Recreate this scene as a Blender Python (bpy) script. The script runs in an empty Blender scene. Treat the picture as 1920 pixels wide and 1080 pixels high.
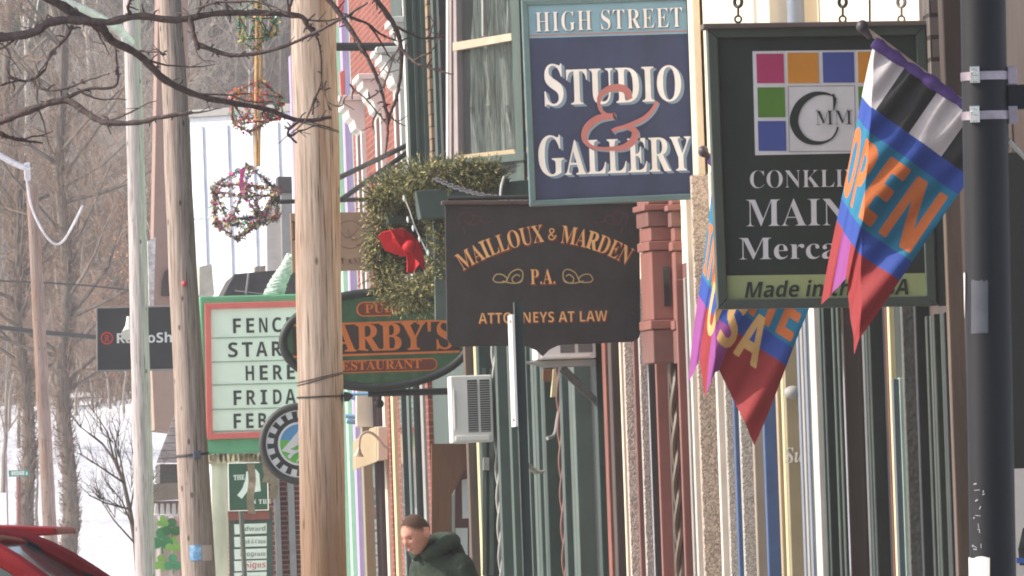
import bpy, bmesh, math, random
import numpy as np
from mathutils import Vector, Matrix
from math import sin, cos, pi, radians as R
scene = bpy.context.scene
C = scene.collection
rnd = random.Random(7)

# ------------------------------------------------------------------ camera
FPX = 18400.0                      # focal length in pixels of a 1920-wide frame (a very long lens)
EYE = Vector((0, 0, 1.7))
YAW = math.atan(1112.5/FPX); PITCH = math.atan(424.4/FPX); ROLL = R(2.0)
FW = Vector((sin(YAW)*cos(PITCH), cos(YAW)*cos(PITCH), sin(PITCH)))
R0 = Vector((cos(YAW), -sin(YAW), 0)); U0 = R0.cross(FW)
RT = R0*cos(ROLL) - U0*sin(ROLL); UP = R0*sin(ROLL) + U0*cos(ROLL)
cam_d = bpy.data.cameras.new('camera'); cam = bpy.data.objects.new('camera', cam_d); C.objects.link(cam)
cam.matrix_world = Matrix((( RT.x, UP.x, -FW.x, EYE.x), (RT.y, UP.y, -FW.y, EYE.y), (RT.z, UP.z, -FW.z, EYE.z), (0, 0, 0, 1)))
cam_d.sensor_width = 36; cam_d.lens = FPX/1920*36; cam_d.clip_start = 1; cam_d.clip_end = 3000
scene.camera = cam

# ------------------------------------------------------------------ world, sun, exposure
SUN_EL, SUN_AZ = R(34), R(181.5)     # direction to the sun: azimuth measured from +X counter-clockwise
wd = bpy.data.worlds.new('World'); scene.world = wd; wd.use_nodes = True
nt = wd.node_tree; nt.nodes.clear()
sky = nt.nodes.new('ShaderNodeTexSky'); sky.sky_type = 'NISHITA'; sky.sun_disc = False
sky.sun_elevation = SUN_EL; sky.sun_rotation = (pi/2 - SUN_AZ) % (2*pi)
sky.air_density = 1.0; sky.dust_density = 2.5; sky.ozone_density = 0.6
bg = nt.nodes.new('ShaderNodeBackground'); bg.inputs['Strength'].default_value = 0.15
ow = nt.nodes.new('ShaderNodeOutputWorld')
nt.links.new(sky.outputs[0], bg.inputs[0]); nt.links.new(bg.outputs[0], ow.inputs[0])
sl = bpy.data.lights.new('sun', 'SUN'); sl.energy = 3.3; sl.angle = R(0.5); sl.color = (1, .95, .88)
so = bpy.data.objects.new('sun', sl); C.objects.link(so)
sd = Vector((cos(SUN_AZ)*cos(SUN_EL), sin(SUN_AZ)*cos(SUN_EL), sin(SUN_EL)))
so.rotation_euler = (-sd).to_track_quat('-Z', 'Y').to_euler(); so.location = (-20, 40, 40)
scene.view_settings.view_transform = 'Standard'; scene.view_settings.look = 'None'
scene.view_settings.exposure = 0.72; scene.view_settings.gamma = 1
scene.render.engine = 'CYCLES'
scene.cycles.use_denoising = True
scene.cycles.max_bounces = 6; scene.cycles.transparent_max_bounces = 16
scene.cycles.filter_width = 1.9

# ------------------------------------------------------------------ picture measurements -> metres
def ray(px, py): return FW*FPX + RT*(px-960) - UP*(py-540)
def P(px, py, Y):                  # the point at street distance Y that is seen at (px, py) of the photograph
    d = ray(px, py); return EYE + d*(Y/d.y)
def DF(px, py, X):                 # the street distance at which a plane x = X is seen at (px, py)
    d = ray(px, py); return X*d.y/d.x
def ZG(px, py, Y): return P(px, py, Y).z

# ------------------------------------------------------------------ mesh builder
ROOT = {}
class MB:
    def __init__(s): s.v = []; s.f = []; s.m = []
    def add(s, vs, fs, mi=0):
        o = len(s.v); s.v += [tuple(v) for v in vs]
        for f in fs: s.f.append(tuple(i+o for i in f)); s.m.append(mi)
        return s
    def box(s, x0, x1, y0, y1, z0, z1, mi=0):
        return s.add([(x0,y0,z0),(x1,y0,z0),(x1,y1,z0),(x0,y1,z0),(x0,y0,z1),(x1,y0,z1),(x1,y1,z1),(x0,y1,z1)],
              [(0,3,2,1),(4,5,6,7),(0,1,5,4),(1,2,6,5),(2,3,7,6),(3,0,4,7)], mi)
    def obox(s, c, ax, ay, az, mi=0):          # oriented box: centre and three half-axis vectors
        c, ax, ay, az = map(Vector, (c, ax, ay, az)); vs = []
        for k in (-1, 1):
            for a, b in ((-1,-1),(1,-1),(1,1),(-1,1)): vs.append(c+ax*a+ay*b+az*k)
        return s.add(vs, [(0,3,2,1),(4,5,6,7),(0,1,5,4),(1,2,6,5),(2,3,7,6),(3,0,4,7)], mi)
    def prism(s, poly, vec, mi=0):
        n = len(poly); vec = Vector(vec); a = [Vector(p) for p in poly]; b = [p+vec for p in a]
        return s.add(a+b, [tuple(range(n)), tuple(range(2*n-1, n-1, -1))] + [(i, i+n, (i+1) % n+n, (i+1) % n) for i in range(n)], mi)
    def panel(s, pts, Y, th, mi=0): return s.prism([P(x, y, Y) for x, y in pts], (0, th, 0), mi)
    def loft(s, rings, mi=0, cap=True, closed=True):
        n = len(rings[0]); o = len(s.v)
        for r in rings: s.v += [tuple(p) for p in r]
        for i in range(len(rings)-1):
            for j in range(n if closed else n-1):
                k = (j+1) % n
                s.f.append((o+i*n+j, o+i*n+k, o+(i+1)*n+k, o+(i+1)*n+j)); s.m.append(mi)
        if cap and closed:
            s.f.append(tuple(o+j for j in range(n-1, -1, -1))); s.m.append(mi)
            e = o+(len(rings)-1)*n; s.f.append(tuple(e+j for j in range(n))); s.m.append(mi)
        return s
    def tube(s, pts, rad, n=6, mi=0, cap=True):
        pts = [Vector(p) for p in pts]
        if not hasattr(rad, '__len__'): rad = [rad]*len(pts)
        rings = []; ref = None
        for i, p in enumerate(pts):
            t = (pts[min(i+1, len(pts)-1)] - pts[max(i-1, 0)])
            t = t.normalized() if t.length > 1e-9 else Vector((0, 0, 1))
            if ref is None: ref = t.orthogonal().normalized()
            ref = (ref - t*ref.dot(t)); ref = ref.normalized() if ref.length > 1e-6 else t.orthogonal().normalized()
            b = t.cross(ref)
            rings.append([p + (ref*cos(2*pi*k/n) + b*sin(2*pi*k/n))*rad[i] for k in range(n)])
        return s.loft(rings, mi, cap)
    def cyl(s, p0, p1, r0, r1=None, n=16, mi=0): return s.tube([p0, p1], [r0, r0 if r1 is None else r1], n, mi)
    def ball(s, c, r, nu=14, nv=9, mi=0, sc=(1, 1, 1)):
        c = Vector(c); rings = []
        for i in range(nv+1):
            a = pi*i/nv; rr = max(sin(a), .02)
            rings.append([c+Vector((rr*cos(2*pi*k/nu)*r*sc[0], rr*sin(2*pi*k/nu)*r*sc[1], -cos(a)*r*sc[2])) for k in range(nu)])
        return s.loft(rings, mi)
    def torus(s, c, ax, Rr, r, n=24, k=8, mi=0, arc=2*pi):
        ax = Vector(ax).normalized(); u = ax.orthogonal().normalized(); w = ax.cross(u); c = Vector(c)
        m = n+1
        return s.tube([c+(u*cos(arc*i/n)+w*sin(arc*i/n))*Rr for i in range(m)], r, k, mi, True)
    def build(s, name, mats, parent=None, smooth=False, bevel=0, seg=2, loc=None):
        if not isinstance(mats, (list, tuple)): mats = [mats]
        if parent is not None: L = ROOT[parent.name]
        elif loc is not None: L = Vector(loc)
        else:
            xs, ys, zs = zip(*s.v); L = Vector(((min(xs)+max(xs))/2, (min(ys)+max(ys))/2, min(zs)))
        me = bpy.data.meshes.new(name)
        me.from_pydata([(x-L.x, y-L.y, z-L.z) for x, y, z in s.v], [], s.f)
        for m in mats: me.materials.append(m)
        if len(mats) > 1: me.polygons.foreach_set('material_index', s.m)
        bm = bmesh.new(); bm.from_mesh(me); bmesh.ops.recalc_face_normals(bm, faces=bm.faces); bm.to_mesh(me); bm.free()
        if smooth:
            me.polygons.foreach_set('use_smooth', [True]*len(me.polygons))
            try: me.set_sharp_from_angle(angle=R(42))
            except Exception: pass
        o = bpy.data.objects.new(name, me); C.objects.link(o)
        if parent is not None: o.parent = parent
        else: o.location = L
        ROOT[o.name] = L
        if bevel:
            b = o.modifiers.new('bevel', 'BEVEL'); b.width = bevel; b.segments = seg; b.limit_method = 'ANGLE'; b.angle_limit = R(40)
        return o
def tag(o, label, cat, group=None, kind=None):
    if label: o['label'] = label
    if cat: o['category'] = cat
    if group: o['group'] = group
    if kind: o['kind'] = kind
    return o
def thing(name, label, cat, loc, group=None):
    o = bpy.data.objects.new(name, None); C.objects.link(o); o.location = loc; o.empty_display_size = .2
    ROOT[o.name] = Vector(loc); return tag(o, label, cat, group)
def copy_tree(o, parent=None):
    c = o.copy(); C.objects.link(c)
    if parent is not None: c.parent = parent; c.matrix_parent_inverse = o.matrix_parent_inverse
    for ch in list(o.children): copy_tree(ch, c)
    return c

# ------------------------------------------------------------------ materials
def lin(c):
    f = lambda v: (v/12.92 if v <= .04045 else ((v+.055)/1.055)**2.4)
    return tuple(f(v/255) for v in c)
def M(name, col, rough=.6, var=.18, scale=5, bump=.0, bscale=40, metal=0, stretch=(1, 1, 1), spec=.35, col2=None, dirt=0, sub=0, trans=0):
    m = bpy.data.materials.new(name); m.use_nodes = True; t = m.node_tree; N = t.nodes; L = t.links
    b = N['Principled BSDF']; b.inputs['Roughness'].default_value = rough; b.inputs['Metallic'].default_value = metal
    b.inputs['Specular IOR Level'].default_value = spec
    g = N.new('ShaderNodeNewGeometry'); mp = N.new('ShaderNodeMapping'); mp.inputs['Scale'].default_value = stretch
    L.new(g.outputs['Position'], mp.inputs['Vector'])
    n1 = N.new('ShaderNodeTexNoise'); n1.inputs['Scale'].default_value = scale; n1.inputs['Detail'].default_value = 6; n1.inputs['Roughness'].default_value = .62
    L.new(mp.outputs[0], n1.inputs['Vector'])
    cr = N.new('ShaderNodeValToRGB'); a = lin(col)
    lo = lin(col2) if col2 else tuple(max(0, v*(1-var)) for v in a)
    hi = tuple(min(.92, v*(1+var)) for v in a)
    cr.color_ramp.elements[0].position = .33; cr.color_ramp.elements[1].position = .67
    cr.color_ramp.elements[0].color = lo+(1,); cr.color_ramp.elements[1].color = hi+(1,)
    L.new(n1.outputs['Fac'], cr.inputs[0]); out = cr.outputs[0]
    if dirt:
        n2 = N.new('ShaderNodeTexNoise'); n2.inputs['Scale'].default_value = .9; n2.inputs['Detail'].default_value = 8
        mp2 = N.new('ShaderNodeMapping'); mp2.inputs['Scale'].default_value = (3, 3, .5)
        L.new(g.outputs['Position'], mp2.inputs['Vector']); L.new(mp2.outputs[0], n2.inputs['Vector'])
        r2 = N.new('ShaderNodeValToRGB'); r2.color_ramp.elements[0].position = .45; r2.color_ramp.elements[1].position = .75
        r2.color_ramp.elements[0].color = (1, 1, 1, 1); v = 1-dirt; r2.color_ramp.elements[1].color = (v, v*.97, v*.93, 1)
        L.new(n2.outputs['Fac'], r2.inputs[0])
        mx = N.new('ShaderNodeMix'); mx.data_type = 'RGBA'; mx.blend_type = 'MULTIPLY'; mx.inputs[0].default_value = 1
        L.new(out, mx.inputs[6]); L.new(r2.outputs[0], mx.inputs[7]); out = mx.outputs[2]
    L.new(out, b.inputs['Base Color'])
    if bump:
        n3 = N.new('ShaderNodeTexNoise'); n3.inputs['Scale'].default_value = bscale; n3.inputs['Detail'].default_value = 5
        L.new(mp.outputs[0], n3.inputs['Vector'])
        bp = N.new('ShaderNodeBump'); bp.inputs['Strength'].default_value = bump; bp.inputs['Distance'].default_value = .02
        L.new(n3.outputs['Fac'], bp.inputs['Height']); L.new(bp.outputs[0], b.inputs['Normal'])
    if sub:
        b.inputs['Subsurface Weight'].default_value = sub; b.inputs['Subsurface Radius'].default_value = (.01, .004, .002)
    if trans:                                     # thin cloth: light comes through
        tr = N.new('ShaderNodeBsdfTranslucent'); ms = N.new('ShaderNodeMixShader'); ms.inputs[0].default_value = trans
        L.new(out, tr.inputs[0]); L.new(b.outputs[0], ms.inputs[1]); L.new(tr.outputs[0], ms.inputs[2])
        L.new(ms.outputs[0], N['Material Output'].inputs[0])
    return m
def Mbrick(name, col, mortar, bw=.21, rh=.075, var=.35, ms=.012, off=.5, bump=.5, rough=.85):
    m = bpy.data.materials.new(name); m.use_nodes = True; t = m.node_tree; N = t.nodes; L = t.links
    b = N['Principled BSDF']; b.inputs['Roughness'].default_value = rough; b.inputs['Specular IOR Level'].default_value = .2
    g = N.new('ShaderNodeNewGeometry'); sp = N.new('ShaderNodeSeparateXYZ'); L.new(g.outputs['Position'], sp.inputs[0])
    ad = N.new('ShaderNodeMath'); L.new(sp.outputs[0], ad.inputs[0]); L.new(sp.outputs[1], ad.inputs[1])
    cb = N.new('ShaderNodeCombineXYZ'); L.new(ad.outputs[0], cb.inputs[0]); L.new(sp.outputs[2], cb.inputs[1])
    br = N.new('ShaderNodeTexBrick'); br.inputs['Scale'].default_value = 1; br.inputs['Brick Width'].default_value = bw; br.inputs['Row Height'].default_value = rh
    br.inputs['Mortar Size'].default_value = ms; br.offset = off; br.inputs['Bias'].default_value = 0; br.inputs['Mortar Smooth'].default_value = .2
    a = lin(col); br.inputs['Color1'].default_value = tuple(min(.9, v*(1+var)) for v in a)+(1,)
    br.inputs['Color2'].default_value = tuple(v*(1-var) for v in a)+(1,); br.inputs['Mortar'].default_value = lin(mortar)+(1,)
    L.new(cb.outputs[0], br.inputs['Vector'])
    ns = N.new('ShaderNodeTexNoise'); ns.inputs['Scale'].default_value = 1.3; ns.inputs['Detail'].default_value = 8; L.new(g.outputs['Position'], ns.inputs['Vector'])
    r2 = N.new('ShaderNodeValToRGB'); r2.color_ramp.elements[0].color = (.72, .7, .68, 1); r2.color_ramp.elements[1].color = (1.1, 1.1, 1.1, 1); L.new(ns.outputs['Fac'], r2.inputs[0])
    mx = N.new('ShaderNodeMix'); mx.data_type = 'RGBA'; mx.blend_type = 'MULTIPLY'; mx.inputs[0].default_value = 1
    L.new(br.outputs['Color'], mx.inputs[6]); L.new(r2.outputs[0], mx.inputs[7]); L.new(mx.outputs[2], b.inputs['Base Color'])
    bp = N.new('ShaderNodeBump'); bp.invert = True; bp.inputs['Strength'].default_value = bump; bp.inputs['Distance'].default_value = .01
    L.new(br.outputs['Fac'], bp.inputs['Height']); L.new(bp.outputs[0], b.inputs['Normal'])
    return m
def Mpebble(name, col, scale=45, var=.5, bump=.9):
    m = bpy.data.materials.new(name); m.use_nodes = True; t = m.node_tree; N = t.nodes; L = t.links
    b = N['Principled BSDF']; b.inputs['Roughness'].default_value = .8; b.inputs['Specular IOR Level'].default_value = .3
    g = N.new('ShaderNodeNewGeometry'); v = N.new('ShaderNodeTexVoronoi'); v.inputs['Scale'].default_value = scale
    L.new(g.outputs['Position'], v.inputs['Vector'])
    cr = N.new('ShaderNodeValToRGB'); a = lin(col)
    cr.color_ramp.elements[0].color = tuple(x*(1-var) for x in a)+(1,); cr.color_ramp.elements[1].color = tuple(min(.9, x*(1+var)) for x in a)+(1,)
    cr.color_ramp.elements[0].position = .2; cr.color_ramp.elements[1].position = .8
    sp = N.new('ShaderNodeSeparateColor'); L.new(v.outputs['Color'], sp.inputs[0]); L.new(sp.outputs[0], cr.inputs[0]); L.new(cr.outputs[0], b.inputs['Base Color'])
    bp = N.new('ShaderNodeBump'); bp.invert = True; bp.inputs['Strength'].default_value = bump; bp.inputs['Distance'].default_value = .015
    L.new(v.outputs['Distance'], bp.inputs['Height']); L.new(bp.outputs[0], b.inputs['Normal'])
    return m
def Mglass(name, tint=(40, 44, 44), see=.0):
    m = bpy.data.materials.new(name); m.use_nodes = True; t = m.node_tree; N = t.nodes; L = t.links
    b = N['Principled BSDF']; b.inputs['Base Color'].default_value = lin(tint)+(1,); b.inputs['Roughness'].default_value = .06; b.inputs['Specular IOR Level'].default_value = .5
    g = N.new('ShaderNodeNewGeometry'); ns = N.new('ShaderNodeTexNoise'); ns.inputs['Scale'].default_value = 1.2; L.new(g.outputs['Position'], ns.inputs['Vector'])
    bp = N.new('ShaderNodeBump'); bp.inputs['Strength'].default_value = .06; bp.inputs['Distance'].default_value = .05; L.new(ns.outputs['Fac'], bp.inputs['Height']); L.new(bp.outputs[0], b.inputs['Normal'])
    if see:
        tr = N.new('ShaderNodeBsdfTransparent'); ms = N.new('ShaderNodeMixShader'); ms.inputs[0].default_value = see
        L.new(b.outputs[0], ms.inputs[1]); L.new(tr.outputs[0], ms.inputs[2]); L.new(ms.outputs[0], N['Material Output'].inputs[0])
    return m
def Mwood(name, light, dark, stain=None, zst=None):   # weathered vertical-grained pole wood with cracks and a stained strip
    m = bpy.data.materials.new(name); m.use_nodes = True; t = m.node_tree; N = t.nodes; L = t.links
    b = N['Principled BSDF']; b.inputs['Roughness'].default_value = .82; b.inputs['Specular IOR Level'].default_value = .2
    tc = N.new('ShaderNodeTexCoord')
    def noise(sc, st, det=6):
        mp = N.new('ShaderNodeMapping'); mp.inputs['Scale'].default_value = st; L.new(tc.outputs['Object'], mp.inputs['Vector'])
        n = N.new('ShaderNodeTexNoise'); n.inputs['Scale'].default_value = sc; n.inputs['Detail'].default_value = det; n.inputs['Roughness'].default_value = .65; L.new(mp.outputs[0], n.inputs['Vector']); return n.outputs['Fac']
    g1 = noise(44, (1, 1, .035)); g2 = noise(6, (1, 1, .1)); g3 = noise(75, (1, 1, .025), 2)
    cr = N.new('ShaderNodeValToRGB'); cr.color_ramp.elements[0].position = .34; cr.color_ramp.elements[1].position = .66
    cr.color_ramp.elements[0].color = lin(dark)+(1,); cr.color_ramp.elements[1].color = lin(light)+(1,); L.new(g1, cr.inputs[0]); out = cr.outputs[0]
    def mix(fac, colr, a):
        mx = N.new('ShaderNodeMix'); mx.data_type = 'RGBA'; L.new(fac, mx.inputs[0]); L.new(a, mx.inputs[6]); mx.inputs[7].default_value = lin(colr)+(1,); return mx.outputs[2]
    def ramp(fac, p0, p1, v1=1.0):
        r = N.new('ShaderNodeMapRange'); r.inputs[1].default_value = p0; r.inputs[2].default_value = p1; r.inputs[4].default_value = v1; L.new(fac, r.inputs[0]); return r.outputs[0]
    if stain: out = mix(ramp(g2, .5, .68, .75), stain, out)
    out = mix(ramp(g3, .58, .68, .8), tuple(v*.35 for v in dark), out)
    vt = N.new('ShaderNodeTexVoronoi'); vt.inputs['Scale'].default_value = 1.0
    mp = N.new('ShaderNodeMapping'); mp.inputs['Scale'].default_value = (7, 7, 3.2); L.new(tc.outputs['Object'], mp.inputs['Vector']); L.new(mp.outputs[0], vt.inputs['Vector'])
    out = mix(ramp(vt.outputs['Distance'], .13, .07, .8), tuple(v*.4 for v in dark), out)      # knots
    if zst:                                       # older creosote reaches up to this height
        sp = N.new('ShaderNodeSeparateXYZ'); L.new(tc.outputs['Object'], sp.inputs[0])
        ad = N.new('ShaderNodeMath'); ad.operation = 'MULTIPLY_ADD'; L.new(g2, ad.inputs[0]); ad.inputs[1].default_value = 1.6; L.new(sp.outputs[2], ad.inputs[2])
        out = mix(ramp(ad.outputs[0], zst+1.4, zst+.2, .62), (118, 82, 48), out)
    L.new(out, b.inputs['Base Color'])
    bp = N.new('ShaderNodeBump'); bp.inputs['Strength'].default_value = .6; bp.inputs['Distance'].default_value = .02; L.new(g1, bp.inputs['Height']); L.new(bp.outputs[0], b.inputs['Normal'])
    return m
def Msiding(name, col, pitch=.115, axis=2, rough=.7, depth=.35, var=.12):   # lapped boards or standing seams as bump plus real colour variation
    m = M(name, col, rough=rough, var=var, scale=2, dirt=.15); t = m.node_tree; N = t.nodes; L = t.links; b = N['Principled BSDF']
    g = N.new('ShaderNodeNewGeometry'); sp = N.new('ShaderNodeSeparateXYZ'); L.new(g.outputs['Position'], sp.inputs[0])
    md = N.new('ShaderNodeMath'); md.operation = 'FRACT'; dv = N.new('ShaderNodeMath'); dv.operation = 'DIVIDE'; dv.inputs[1].default_value = pitch
    L.new(sp.outputs[axis], dv.inputs[0]); L.new(dv.outputs[0], md.inputs[0])
    bp = N.new('ShaderNodeBump'); bp.inputs['Strength'].default_value = 1; bp.inputs['Distance'].default_value = depth*.05; bp.invert = True
    L.new(md.outputs[0], bp.inputs['Height']); L.new(bp.outputs[0], b.inputs['Normal'])
    return m

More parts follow.
